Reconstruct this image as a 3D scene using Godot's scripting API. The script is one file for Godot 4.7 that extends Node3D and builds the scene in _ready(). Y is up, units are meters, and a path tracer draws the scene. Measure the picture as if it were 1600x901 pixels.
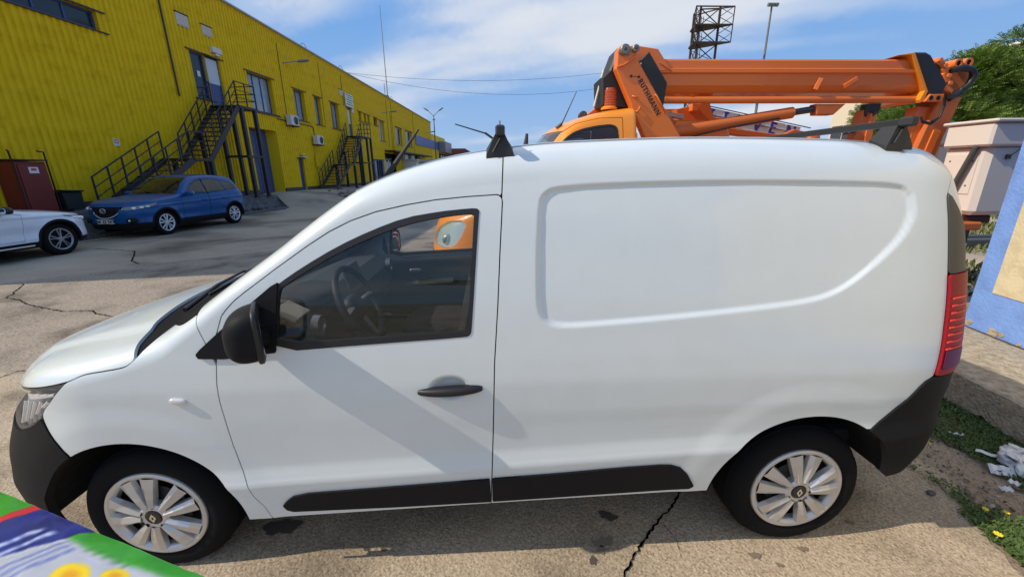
extends Node3D

# ------------------------------------------------------------------ mesh builder
class MB:
	var v := PackedVector3Array()
	var n := PackedVector3Array()
	var ix := PackedInt32Array()
	var uv := PackedVector2Array()
	var uv2 := PackedVector2Array()

	func vert(p: Vector3, nn: Vector3) -> int:
		v.append(p)
		n.append(nn)
		return v.size() - 1

	# three corners, counter-clockwise as seen from outside
	func tri(a: Vector3, b: Vector3, c: Vector3) -> void:
		var nn := (b - a).cross(c - a)
		if nn.length_squared() < 1e-16:
			return
		nn = nn.normalized()
		var k := v.size()
		v.append(a)
		v.append(b)
		v.append(c)
		n.append(nn)
		n.append(nn)
		n.append(nn)
		ix.append(k)
		ix.append(k + 2)
		ix.append(k + 1)

	func quad(a: Vector3, b: Vector3, c: Vector3, d: Vector3) -> void:
		var nn := (c - a).cross(d - b)
		if nn.length_squared() < 1e-16:
			return
		nn = nn.normalized()
		var k := v.size()
		for p in [a, b, c, d]:
			v.append(p)
			n.append(nn)
		for q in [0, 2, 1, 0, 3, 2]:
			ix.append(k + q)

	# a quad turned so that it looks away from a point
	func quad_out(a: Vector3, b: Vector3, c: Vector3, d: Vector3, from: Vector3) -> void:
		if (c - a).cross(d - b).dot((a + b + c + d) * 0.25 - from) < 0.0:
			quad(d, c, b, a)
		else:
			quad(a, b, c, d)

	func tri_out(a: Vector3, b: Vector3, c: Vector3, from: Vector3) -> void:
		if (b - a).cross(c - a).dot((a + b + c) / 3.0 - from) < 0.0:
			tri(c, b, a)
		else:
			tri(a, b, c)

	func smooth_tri(a: int, b: int, c: int) -> void:
		ix.append(a)
		ix.append(c)
		ix.append(b)

	# box with chamfered edges
	func box(at: Vector3, size: Vector3, bevel := 0.0, turn := Basis.IDENTITY) -> MB:
		var h := size * 0.5
		var b: float = minf(bevel, minf(h.x, minf(h.y, h.z)) * 0.9)
		var pt := func(s: Vector3, axis: int) -> Vector3:
			var p := h * s
			for k in 3:
				if k != axis:
					p[k] -= b * s[k]
			return at + turn * p
		for axis in 3:
			var u := (axis + 1) % 3
			var w := (axis + 2) % 3
			for s in [-1.0, 1.0]:
				var c: Array[Vector3] = []
				for q in [[-1.0, -1.0], [1.0, -1.0], [1.0, 1.0], [-1.0, 1.0]]:
					var sg := Vector3.ZERO
					sg[axis] = s
					sg[u] = q[0]
					sg[w] = q[1]
					c.append(pt.call(sg, axis))
				quad_out(c[0], c[1], c[2], c[3], at)
		if b > 0.0:
			for axis in 3:
				var u := (axis + 1) % 3
				var w := (axis + 2) % 3
				for q in [[-1.0, -1.0], [1.0, -1.0], [1.0, 1.0], [-1.0, 1.0]]:
					var lo := Vector3.ZERO
					lo[u] = q[0]
					lo[w] = q[1]
					var hi := lo
					lo[axis] = -1.0
					hi[axis] = 1.0
					quad_out(pt.call(lo, u), pt.call(hi, u), pt.call(hi, w), pt.call(lo, w), at)
			for sx in [-1.0, 1.0]:
				for sy in [-1.0, 1.0]:
					for sz in [-1.0, 1.0]:
						var s := Vector3(sx, sy, sz)
						tri_out(pt.call(s, 0), pt.call(s, 1), pt.call(s, 2), at)
		return self

	# box between two points (a bar): width across, height up
	func bar(a: Vector3, b: Vector3, wide: float, high: float, bevel := 0.0, up := Vector3.UP) -> MB:
		var d := b - a
		var z := d.normalized()
		var x := up.cross(z)
		if x.length() < 0.01:
			x = Vector3.RIGHT.cross(z)
		x = x.normalized()
		var y := z.cross(x)
		return box((a + b) * 0.5, Vector3(wide, high, d.length()), bevel, Basis(x, y, z))

	# round tube along points; radii may differ at each point
	func tube(pts: Array, radius, sides := 10, caps := true) -> MB:
		var m := pts.size()
		var rows: Array[int] = []
		var side := Vector3.ZERO
		for i in m:
			var p: Vector3 = pts[i]
			var t: Vector3
			if i == 0:
				t = (pts[1] - pts[0]).normalized()
			elif i == m - 1:
				t = (pts[m - 1] - pts[m - 2]).normalized()
			else:
				t = ((pts[i + 1] - p).normalized() + (p - pts[i - 1]).normalized()).normalized()
			if i == 0:
				side = t.cross(Vector3.UP if absf(t.y) < 0.9 else Vector3.RIGHT).normalized()
			else:
				side = (side - t * side.dot(t)).normalized()
			var up := side.cross(t)
			var r: float = radius[i] if radius is Array else radius
			rows.append(v.size())
			for k in sides:
				var a := TAU * k / sides
				var d := side * cos(a) + up * sin(a)
				vert(p + d * r, d)
		for i in m - 1:
			for k in sides:
				var a: int = rows[i] + k
				var b: int = rows[i] + (k + 1) % sides
				var c: int = rows[i + 1] + (k + 1) % sides
				var d: int = rows[i + 1] + k
				var nn := (v[b] - v[a]).cross(v[c] - v[a])
				if nn.dot(n[a]) >= 0.0:
					smooth_tri(a, b, c)
					smooth_tri(a, c, d)
				else:
					smooth_tri(a, c, b)
					smooth_tri(a, d, c)
		if caps:
			for e in [0, m - 1]:
				var r: int = rows[e]
				var inner: Vector3 = pts[1] if e == 0 else pts[m - 2]
				for k in range(1, sides - 1):
					tri_out(v[r], v[r + k], v[r + k + 1], inner)
		return self

	# profile of (radius, height) turned round an axis; edges between profile pieces stay crisp unless soft
	func lathe(profile: Array, at: Vector3, turn := Basis.IDENTITY, segs := 24, soft := false) -> MB:
		var m := profile.size()
		for i in m - 1:
			var p: Vector2 = profile[i]
			var q: Vector2 = profile[i + 1]
			var d0 := q - p
			if d0.length() < 1e-6:
				continue
			var nrm := Vector2(d0.y, -d0.x).normalized()
			var n0 := nrm
			var n1 := nrm
			if soft:
				if i > 0:
					var e: Vector2 = p - profile[i - 1]
					n0 = (nrm + Vector2(e.y, -e.x).normalized()).normalized()
				if i < m - 2:
					var e: Vector2 = profile[i + 2] - q
					n1 = (nrm + Vector2(e.y, -e.x).normalized()).normalized()
			var k0 := v.size()
			for s in segs + 1:
				var a := TAU * s / segs
				var c := Vector3(cos(a), 0, sin(a))
				vert(at + turn * (c * p.x + Vector3(0, p.y, 0)), turn * (c * n0.x + Vector3(0, n0.y, 0)))
				vert(at + turn * (c * q.x + Vector3(0, q.y, 0)), turn * (c * n1.x + Vector3(0, n1.y, 0)))
			for s in segs:
				var a := k0 + s * 2
				var nn := (v[a + 2] - v[a]).cross(v[a + 3] - v[a])
				if nn.length_squared() < 1e-18:
					nn = (v[a + 3] - v[a]).cross(v[a + 1] - v[a])
				if nn.dot(n[a]) >= 0.0:
					smooth_tri(a, a + 2, a + 3)
					smooth_tri(a, a + 3, a + 1)
				else:
					smooth_tri(a, a + 3, a + 2)
					smooth_tri(a, a + 1, a + 3)
		return self

	# flat outline (x right, y up, seen from +z) thickened from z=0 to depth, edges chamfered
	func prism(outline: PackedVector2Array, xf: Transform3D, depth: float, bevel := 0.0) -> MB:
		var poly := outline.duplicate()
		if Geometry2D.is_polygon_clockwise(poly):
			poly.reverse()
		var m := poly.size()
		var inner := PackedVector2Array()
		for i in m:
			var a := poly[(i + m - 1) % m]
			var b := poly[i]
			var c := poly[(i + 1) % m]
			var e0 := (b - a).normalized()
			var e1 := (c - b).normalized()
			var n0 := Vector2(-e0.y, e0.x)
			var n1 := Vector2(-e1.y, e1.x)
			var mid := (n0 + n1)
			inner.append(b + mid * (bevel / maxf(0.35, 1.0 + n0.dot(n1))))
		var tris := Geometry2D.triangulate_polygon(inner)
		for t in range(0, tris.size(), 3):
			var a := inner[tris[t]]
			var b := inner[tris[t + 1]]
			var c := inner[tris[t + 2]]
			if (b - a).cross(c - a) < 0.0:
				var k := b
				b = c
				c = k
			tri(xf * Vector3(a.x, a.y, depth), xf * Vector3(b.x, b.y, depth), xf * Vector3(c.x, c.y, depth))
			tri(xf * Vector3(c.x, c.y, 0), xf * Vector3(b.x, b.y, 0), xf * Vector3(a.x, a.y, 0))
		for i in m:
			var a := poly[i]
			var b := poly[(i + 1) % m]
			var ai := inner[i]
			var bi := inner[(i + 1) % m]
			quad(xf * Vector3(a.x, a.y, bevel), xf * Vector3(b.x, b.y, bevel), xf * Vector3(b.x, b.y, depth - bevel), xf * Vector3(a.x, a.y, depth - bevel))
			if bevel > 0.0:
				quad(xf * Vector3(a.x, a.y, depth - bevel), xf * Vector3(b.x, b.y, depth - bevel), xf * Vector3(bi.x, bi.y, depth), xf * Vector3(ai.x, ai.y, depth))
				quad(xf * Vector3(ai.x, ai.y, 0), xf * Vector3(bi.x, bi.y, 0), xf * Vector3(b.x, b.y, bevel), xf * Vector3(a.x, a.y, bevel))
		return self

	# rounded block: a superellipsoid (power 2 is an ellipsoid, more is boxier)
	func blob(at: Vector3, half: Vector3, power := 2.0, turn := Basis.IDENTITY, nu := 28, nv := 16) -> MB:
		var k0 := v.size()
		var e := 2.0 / power
		for j in nv + 1:
			var b := PI * (float(j) / nv - 0.5)
			for i in nu + 1:
				var a := TAU * i / nu
				var d := Vector3(cos(b) * cos(a), sin(b), cos(b) * sin(a))
				var q := Vector3(sg(cos(b), e) * sg(cos(a), e), sg(sin(b), e), sg(cos(b), e) * sg(sin(a), e))
				var g := Vector3(sg(d.x, 2.0 - e), sg(d.y, 2.0 - e), sg(d.z, 2.0 - e))
				g = Vector3(g.x / half.x, g.y / half.y, g.z / half.z)
				vert(at + turn * (q * half), (turn * g).normalized())
		for j in nv:
			for i in nu:
				var a := k0 + j * (nu + 1) + i
				var b := a + 1
				var c := a + nu + 1
				var d := c + 1
				smooth_tri(a, d, b)
				smooth_tri(a, c, d)
		return self

	func sg(x: float, p: float) -> float:
		return signf(x) * pow(absf(x), p)

	func mesh() -> ArrayMesh:
		var arr := []
		arr.resize(Mesh.ARRAY_MAX)
		arr[Mesh.ARRAY_VERTEX] = v
		arr[Mesh.ARRAY_NORMAL] = n
		if uv.size() == v.size():
			arr[Mesh.ARRAY_TEX_UV] = uv
		if uv2.size() == v.size():
			arr[Mesh.ARRAY_TEX_UV2] = uv2
		arr[Mesh.ARRAY_INDEX] = ix
		var m := ArrayMesh.new()
		m.add_surface_from_arrays(Mesh.PRIMITIVE_TRIANGLES, arr)
		return m


# ------------------------------------------------------------------ smooth tables and outlines
static func tab(t: PackedVector2Array, x: float) -> float:
	var m := t.size()
	if x <= t[0].x:
		return t[0].y
	if x >= t[m - 1].x:
		return t[m - 1].y
	var i := 0
	while i < m - 2 and x > t[i + 1].x:
		i += 1
	var a := t[i]
	var b := t[i + 1]
	var h := b.x - a.x
	var k := (x - a.x) / h
	var s := (b.y - a.y) / h
	var m0 := s
	var m1 := s
	if i > 0:
		var sp := (a.y - t[i - 1].y) / (a.x - t[i - 1].x)
		m0 = 0.0 if sp * s <= 0.0 else 2.0 * sp * s / (sp + s)
	if i < m - 2:
		var sn := (t[i + 2].y - b.y) / (t[i + 2].x - b.x)
		m1 = 0.0 if sn * s <= 0.0 else 2.0 * sn * s / (sn + s)
	var k2 := k * k
	var k3 := k2 * k
	return (2 * k3 - 3 * k2 + 1) * a.y + (k3 - 2 * k2 + k) * h * m0 + (3 * k2 - 2 * k3) * b.y + (k3 - k2) * h * m1


static func pv(a: Array) -> PackedVector2Array:
	var r := PackedVector2Array()
	for i in range(0, a.size(), 2):
		r.append(Vector2(a[i], a[i + 1]))
	return r


# signed distance to a closed outline, negative inside
static func sd_poly(p: Vector2, q: PackedVector2Array) -> float:
	var m := q.size()
	var d := (p - q[0]).length_squared()
	var s := 1.0
	var j := m - 1
	for i in m:
		var e := q[j] - q[i]
		var w := p - q[i]
		var b := w - e * clampf(w.dot(e) / e.length_squared(), 0.0, 1.0)
		d = minf(d, b.length_squared())
		var c1 := p.y >= q[i].y
		var c2 := p.y < q[j].y
		var c3 := e.x * w.y > e.y * w.x
		if (c1 and c2 and c3) or (not c1 and not c2 and not c3):
			s = -s
		j = i
	return s * sqrt(d)


# a rounder copy of an outline (corner cutting)
static func rounded(q: PackedVector2Array, times := 2) -> PackedVector2Array:
	for t in times:
		var r := PackedVector2Array()
		for i in q.size():
			var a := q[i]
			var b := q[(i + 1) % q.size()]
			r.append(a.lerp(b, 0.25))
			r.append(a.lerp(b, 0.75))
		q = r
	return q


# ------------------------------------------------------------------ a vehicle's skin: outline in plan swept over a height profile, then cut into panels
class Shell:
	var width: PackedVector2Array      # y -> half width
	var nose: PackedVector2Array       # y -> foremost x
	var nose_pow: PackedVector2Array   # y -> plan roundness at the nose
	var tail: PackedVector2Array       # y -> rearmost x
	var top: PackedVector2Array        # x -> height along the middle
	var sweep: PackedVector2Array      # x -> how far the side lags behind the middle
	var crown: PackedVector2Array      # x -> how far the side lies below the middle
	var ra: PackedVector2Array         # x -> rounding of the shoulder, downwards
	var rb: PackedVector2Array         # x -> rounding of the shoulder, inwards
	var bottom: PackedVector2Array     # x -> lower edge
	var shear := 0.0
	var shear_at := 0.0
	var x_nose := 0.0
	var x_tail := 2.9
	var tail_pow := 4.0
	var ref := 0.85
	var push: Callable                 # (x, y) -> extra width
	var lift: Callable                 # (x, z) -> extra height of bonnet and roof
	var P := PackedVector3Array()
	var N := PackedVector3Array()
	var NU := 0
	var NS := 0
	var ja := 0
	var jb := 0

	func half(x: float, y: float) -> float:
		var yy := y
		if shear != 0.0 and y < 0.8:
			yy = y - shear * (x - shear_at) * clampf((0.8 - y) / 0.12, 0.0, 1.0)
		return curve_at(width, yy)

	static func curve_at(t: PackedVector2Array, x: float) -> float:
		var m := t.size()
		if x <= t[0].x:
			return t[0].y
		if x >= t[m - 1].x:
			return t[m - 1].y
		var i := 0
		while i < m - 2 and x > t[i + 1].x:
			i += 1
		var a := t[i]
		var b := t[i + 1]
		var h := b.x - a.x
		var k := (x - a.x) / h
		var s := (b.y - a.y) / h
		var m0 := s
		var m1 := s
		if i > 0:
			var sp := (a.y - t[i - 1].y) / (a.x - t[i - 1].x)
			m0 = 0.0 if sp * s <= 0.0 else 2.0 * sp * s / (sp + s)
		if i < m - 2:
			var sn := (t[i + 2].y - b.y) / (t[i + 2].x - b.x)
			m1 = 0.0 if sn * s <= 0.0 else 2.0 * sn * s / (sn + s)
		var k2 := k * k
		var k3 := k2 * k
		return (2 * k3 - 3 * k2 + 1) * a.y + (k3 - 2 * k2 + k) * h * m0 + (3 * k2 - 2 * k3) * b.y + (k3 - k2) * h * m1

	func height(x: float, z: float) -> float:
		var q := (z / ref) * (z / ref)
		var lag := curve_at(sweep, x)
		var y := curve_at(top, x - lag * q) - curve_at(crown, x) * q
		if lift.is_valid():
			y += lift.call(x, z)
		return y

	# kind 0: round the nose (value is an angle), 1: along the side (value is x), 2: round the tail
	func side(kind: int, value: float, y: float) -> Vector3:
		if kind == 1:
			var w := half(value, y)
			if push.is_valid():
				w += push.call(value, y)
			return Vector3(value, y, w)
		if kind == 0:
			var e := 2.0 / curve_at(nose_pow, y)
			var a := x_nose - curve_at(nose, y)
			var x := x_nose - a * pow(sin(value), e)
			var w := half(x, y)
			if push.is_valid():
				w += push.call(x, y)
			return Vector3(x, y, w * pow(maxf(cos(value), 0.0), e))
		var e2 := 2.0 / tail_pow
		var a2 := curve_at(tail, y) - x_tail
		var x2 := x_tail + a2 * pow(sin(value), e2)
		var w2 := half(x2, y)
		if push.is_valid():
			w2 += push.call(x2, y)
		return Vector3(x2, y, w2 * pow(maxf(cos(value), 0.0), e2))

	func build(n_nose: int, dx: float, n_tail: int, n_side: int, n_corner: int, n_top: int) -> void:
		var us: Array[Vector2] = []
		for i in n_nose:
			var k := 1.0 - float(i) / n_nose
			us.append(Vector2(0, PI / 2 * k * k / (k * k + (1 - k) * (1 - k))))
		var m := int(ceil((x_tail - x_nose) / dx))
		for i in m + 1:
			us.append(Vector2(1, lerpf(x_nose, x_tail, float(i) / m)))
		for i in range(1, n_tail + 1):
			var k := float(i) / n_tail
			us.append(Vector2(2, PI / 2 * k * k / (k * k + (1 - k) * (1 - k))))
		NU = us.size()
		ja = n_side
		jb = n_side + n_corner
		NS = n_side + n_corner + n_top + 1
		P.resize(NU * NS)
		N.resize(NU * NS)
		for i in NU:
			var kind := int(us[i].x)
			var val := us[i].y
			var y := 1.0
			var E := Vector3.ZERO
			for t in 5:
				E = side(kind, val, y)
				y = height(E.x, E.z)
			var xc := E.x
			if kind == 0:
				xc = x_nose - (x_nose - curve_at(nose, y)) * val / (PI / 2)
			elif kind == 2:
				xc = x_tail + (curve_at(tail, y) - x_tail) * val / (PI / 2)
			var r1 := curve_at(ra, E.x)
			var r2 := curve_at(rb, E.x)
			var A := side(kind, val, y - r1)
			var A2 := side(kind, val, y - r1 - 0.012)
			var tang := (A - A2) / 0.012
			var C := A + tang * (r1 * 0.96)
			C.y = y - r1 * 0.04
			var far := Vector2(E.x - xc, E.z).length()
			var kb := clampf(r2 / maxf(far, 0.001), 0.0, 0.8)
			var B := Vector3(lerpf(C.x, xc, kb), 0, C.z * (1 - kb))
			B.y = height(B.x, B.z)
			var y0 := curve_at(bottom, E.x)
			var base := i * NS
			for j in n_side:
				var q := float(j) / n_side
				P[base + j] = side(kind, val, lerpf(y0, A.y, q))
			for j in n_corner:
				var q := float(j) / n_corner
				P[base + n_side + j] = A * (1 - q) * (1 - q) + C * (2 * q * (1 - q)) + B * (q * q)
			for j in n_top + 1:
				var q := float(j) / n_top
				var x := lerpf(B.x, xc, q)
				var z := B.z * (1 - q)
				P[base + jb + j] = Vector3(x, height(x, z), z)
		for i in NU:
			for j in NS:
				var a := P[mini(i + 1, NU - 1) * NS + j] - P[maxi(i - 1, 0) * NS + j]
				var b := P[i * NS + mini(j + 1, NS - 1)] - P[i * NS + maxi(j - 1, 0)]
				if j == NS - 1:
					b.y = 0.0
				var c := a.cross(b)
				if i == 0 or i == NU - 1:
					c.z = 0.0
				N[i * NS + j] = c.normalized() if c.length_squared() > 1e-18 else Vector3.UP

	func values(f: Callable) -> PackedFloat32Array:
		var r := PackedFloat32Array()
		r.resize(P.size())
		for k in P.size():
			r[k] = f.call(P[k])
		return r

	# the panel where f is negative, raised by lift, its cut edge turned inwards by lip; sides: 1 near, -1 far, 0 both in one mesh
	func cut(f: PackedFloat32Array, lift := 0.0, lip := 0.014, sides := 1) -> MB:
		var out := MB.new()
		var edges: Array[int] = []
		for i in NU - 1:
			for j in NS - 1:
				var c := [i * NS + j, (i + 1) * NS + j, (i + 1) * NS + j + 1, i * NS + j + 1]
				var inside := 0
				for k in 4:
					if f[c[k]] < 0.0:
						inside += 1
				if inside == 0:
					continue
				var ring: Array[int] = []
				if inside == 4:
					for k in 4:
						ring.append(at(out, c[k], lift))
				else:
					var cuts: Array[int] = []
					for k in 4:
						var a: int = c[k]
						var b: int = c[(k + 1) % 4]
						var ia := f[a] < 0.0
						var ib := f[b] < 0.0
						if ia:
							ring.append(at(out, a, lift))
						if ia != ib:
							var q := f[a] / (f[a] - f[b])
							var nn := N[a].lerp(N[b], q).normalized()
							var id := out.vert(P[a].lerp(P[b], q) + nn * lift, nn)
							ring.append(id)
							cuts.append(id)
							cuts.append(1 if ia else 0)
					for k in range(0, cuts.size(), 4):
						if cuts[k + 1] == 1:
							edges.append(cuts[k])
							edges.append(cuts[k + 2])
						else:
							edges.append(cuts[k + 2])
							edges.append(cuts[k])
				for k in range(1, ring.size() - 1):
					out.smooth_tri(ring[0], ring[k], ring[k + 1])
		if lip > 0.0:
			for e in range(0, edges.size(), 2):
				var a := out.v[edges[e]]
				var b := out.v[edges[e + 1]]
				out.quad(b, a, a - out.n[edges[e]] * lip, b - out.n[edges[e + 1]] * lip)
		if sides != 1:
			var m := out.v.size()
			var mi := out.ix.size()
			var flip := MB.new() if sides == -1 else out
			var o := 0 if sides == -1 else m
			for k in m:
				flip.v.append(Vector3(out.v[k].x, out.v[k].y, -out.v[k].z))
				flip.n.append(Vector3(out.n[k].x, out.n[k].y, -out.n[k].z))
			for k in range(0, mi, 3):
				flip.ix.append(o + out.ix[k])
				flip.ix.append(o + out.ix[k + 2])
				flip.ix.append(o + out.ix[k + 1])
			return flip
		return out

	func at(out: MB, k: int, lift: float) -> int:
		return out.vert(P[k] + N[k] * lift, N[k])


# ------------------------------------------------------------------ scene bookkeeping
var taken := {}
var mats := {}
var rng := RandomNumberGenerator.new()


func numbered(called: String, parent: Node = self) -> String:
	var key := str(parent.get_instance_id()) + called
	var k: int = taken.get(key, 0)
	taken[key] = k + 1
	return called if k == 0 else "%s_%03d" % [called, k]


func tag(o: Node, label: String, category := "", group := "", kind := "") -> Node:
	if label:
		o.set_meta("label", label)
	if category:
		o.set_meta("category", category)
	if group:
		o.set_meta("group", group)
	if kind:
		o.set_meta("kind", kind)
	return o


func thing(called: String, label: String, category: String, at := Vector3.ZERO, turn := 0.0, group := "") -> Node3D:
	var o := Node3D.new()
	o.name = numbered(called)
	add_child(o)
	o.position = at
	o.rotation.y = turn
	tag(o, label, category, group)
	return o


func part(called: String, shape, material: Material, parent: Node = self) -> MeshInstance3D:
	var o := MeshInstance3D.new()
	o.mesh = shape.mesh() if shape is MB else shape
	o.material_override = material
	o.name = numbered(called, parent)
	parent.add_child(o)
	return o


func copy(o: Node3D, label: String) -> Node3D:
	var c: Node3D = o.duplicate()
	var stem := String(o.name).rstrip("0123456789").trim_suffix("_")
	c.name = numbered(stem)
	add_child(c)
	if label:
		c.set_meta("label", label)
	return c


func structure(called: String, shape, material: Material, label := "") -> MeshInstance3D:
	var o := part(called, shape, material)
	o.set_meta("kind", "structure")
	if label:
		o.set_meta("label", label)
	return o


func lettering(called: String, words: String, size: float, depth: float, material: Material, parent: Node, xf: Transform3D, bold := true, face := "Droid Sans") -> MeshInstance3D:
	var t := TextMesh.new()
	var f := SystemFont.new()
	f.font_names = PackedStringArray([face])
	f.font_weight = 700 if bold else 400
	t.font = f
	t.text = words
	t.font_size = 64
	t.pixel_size = size / 64.0
	t.depth = depth
	t.curve_step = 1.0
	var o := part(called, t, material, parent)
	o.transform = xf
	return o


# colours are real-world base colours (linear)
func lin(r: float, g: float, b: float, a := 1.0) -> Color:
	var c := Color(r, g, b).linear_to_srgb()
	c.a = a
	return c


func mat(called: String, color := Color(0.5, 0.5, 0.5), rough := 0.6, metal := 0.0) -> StandardMaterial3D:
	if mats.has(called):
		return mats[called]
	var m := StandardMaterial3D.new()
	m.resource_name = called
	m.albedo_color = color
	m.roughness = rough
	m.metallic = metal
	mats[called] = m
	return m


func noise(freq: float, seed_: int, octaves := 4, type := FastNoiseLite.TYPE_SIMPLEX_SMOOTH) -> FastNoiseLite:
	var f := FastNoiseLite.new()
	f.noise_type = type
	f.frequency = freq
	f.seed = seed_
	f.fractal_octaves = octaves
	return f


# stops: [offset, value, ...] of grey, or [offset, Color, ...]
func noise_tex(f: FastNoiseLite, size: int, stops: Array, normal := 0.0) -> NoiseTexture2D:
	var t := NoiseTexture2D.new()
	t.width = size
	t.height = size
	t.seamless = true
	t.noise = f
	if normal > 0.0:
		t.as_normal_map = true
		t.bump_strength = normal
	elif stops:
		var g := Gradient.new()
		var off := PackedFloat32Array()
		var col := PackedColorArray()
		for i in range(0, stops.size(), 2):
			off.append(stops[i])
			col.append(stops[i + 1] if stops[i + 1] is Color else Color(stops[i + 1], stops[i + 1], stops[i + 1]))
		g.offsets = off
		g.colors = col
		t.color_ramp = g
	return t


# gives a material mottled tone and fine relief through world-space triplanar noise
func weather(m: StandardMaterial3D, tone: Texture2D, scale: float, bump: Texture2D = null, bump_depth := 0.5) -> StandardMaterial3D:
	m.uv1_triplanar = true
	m.uv1_world_triplanar = true
	m.uv1_scale = Vector3.ONE * scale
	if tone:
		m.albedo_texture = tone
	if bump:
		m.normal_enabled = true
		m.normal_texture = bump
		m.normal_scale = bump_depth
	return m


# ------------------------------------------------------------------ the scene
func _ready() -> void:
	rng.seed = 7
	setup_camera_and_light()
	make_materials()
	build_ground()
	build_hall()
	build_cars()
	build_truck()
	build_far()
	build_van()
	build_pack()


func setup_camera_and_light() -> void:
	var cam := Camera3D.new()
	cam.name = "camera"
	add_child(cam)
	cam.position = Vector3(1.474, 1.694, 2.2485)
	cam.basis = Basis.from_euler(Vector3(deg_to_rad(-16.338), deg_to_rad(-2.211), deg_to_rad(-0.5)), EULER_ORDER_YXZ)
	cam.fov = 71.8
	cam.near = 0.05
	cam.far = 3000.0
	cam.current = true

	var sun := DirectionalLight3D.new()
	sun.name = "sun"
	add_child(sun)
	var el := deg_to_rad(40.6)
	var az := deg_to_rad(8.0)
	sun.look_at_from_position(Vector3.ZERO, Vector3(cos(el) * cos(az), -sin(el), -cos(el) * sin(az)))
	sun.light_energy = 1.45
	sun.light_color = Color(1.0, 0.955, 0.89)
	sun.light_angular_distance = 0.5
	sun.shadow_enabled = true

	var we := WorldEnvironment.new()
	we.name = "world"
	add_child(we)
	var env := Environment.new()
	we.environment = env
	env.background_mode = Environment.BG_SKY
	env.tonemap_mode = Environment.TONE_MAPPER_LINEAR
	env.tonemap_exposure = 0.9
	env.sdfgi_enabled = true
	env.ssao_enabled = true
	env.ssil_enabled = true
	var sky := Sky.new()
	var pan := PanoramaSkyMaterial.new()
	pan.panorama = sky_picture()
	pan.energy_multiplier = 1.08
	sky.sky_material = pan
	env.sky = sky


# blue sky with thin wind-drawn cloud, computed direction by direction
func sky_picture() -> ImageTexture:
	var w := 1280
	var h := 640
	var im := Image.create_empty(w, h, false, Image.FORMAT_RGBF)
	var wisp := noise(0.55, 11, 6)
	wisp.domain_warp_enabled = true
	wisp.domain_warp_amplitude = 0.5
	wisp.domain_warp_frequency = 0.7
	var bank := noise(0.30, 5, 3)
	var puff := noise(1.6, 21, 5)
	for j in h:
		var el := PI * (0.5 - (j + 0.5) / h)
		var y := sin(el)
		var ch := cos(el)
		for i in w:
			var a := TAU * ((i + 0.5) / w)
			# the panorama's middle looks along -z
			var d := Vector3(-sin(a) * ch, y, cos(a) * ch)
			var k := clampf(y, 0.0, 1.0)
			var c := Color(0.46, 0.63, 0.83).lerp(Color(0.085, 0.32, 0.80), pow(clampf(k * 1.9, 0, 1), 0.60))
			if y > 0.0:
				var s := 1.0 / (y + 0.16)
				# stretched along one wind direction
				var u := d.x * s
				var v := d.z * s
				var p := u * 0.92 + v * 0.38
				var q := -u * 0.38 + v * 0.92
				var n1 := wisp.get_noise_2d(p * 0.42 + 3.1, q * 1.35) * 0.5 + 0.5
				var n2 := bank.get_noise_2d(p * 0.75 + 9.0, q * 0.95 + 4.0) * 0.5 + 0.5
				var n3 := puff.get_noise_2d(p * 0.8, q * 1.9) * 0.5 + 0.5
				var t := smoothstep(0.555, 0.82, n1 * 0.62 + n2 * 0.50 + n3 * 0.12)
				t = t * 0.92 * smoothstep(0.0, 0.10, y)
				c = c.lerp(Color(0.80, 0.83, 0.88), t)
			else:
				c = c.lerp(Color(0.22, 0.21, 0.19), smoothstep(0.0, -0.06, y))
			im.set_pixel(i, j, c)
	return ImageTexture.create_from_image(im)


func glass(called: String, tint: Color, alpha: float, rough := 0.02) -> StandardMaterial3D:
	var m := mat(called, tint, rough)
	m.transparency = BaseMaterial3D.TRANSPARENCY_ALPHA
	m.albedo_color.a = alpha
	m.metallic_specular = 0.5
	return m


func paint(called: String, c: Color, rough := 0.35) -> StandardMaterial3D:
	var m := mat(called, c, rough)
	m.clearcoat_enabled = true
	m.clearcoat = 0.8
	m.clearcoat_roughness = 0.06
	return m


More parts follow.
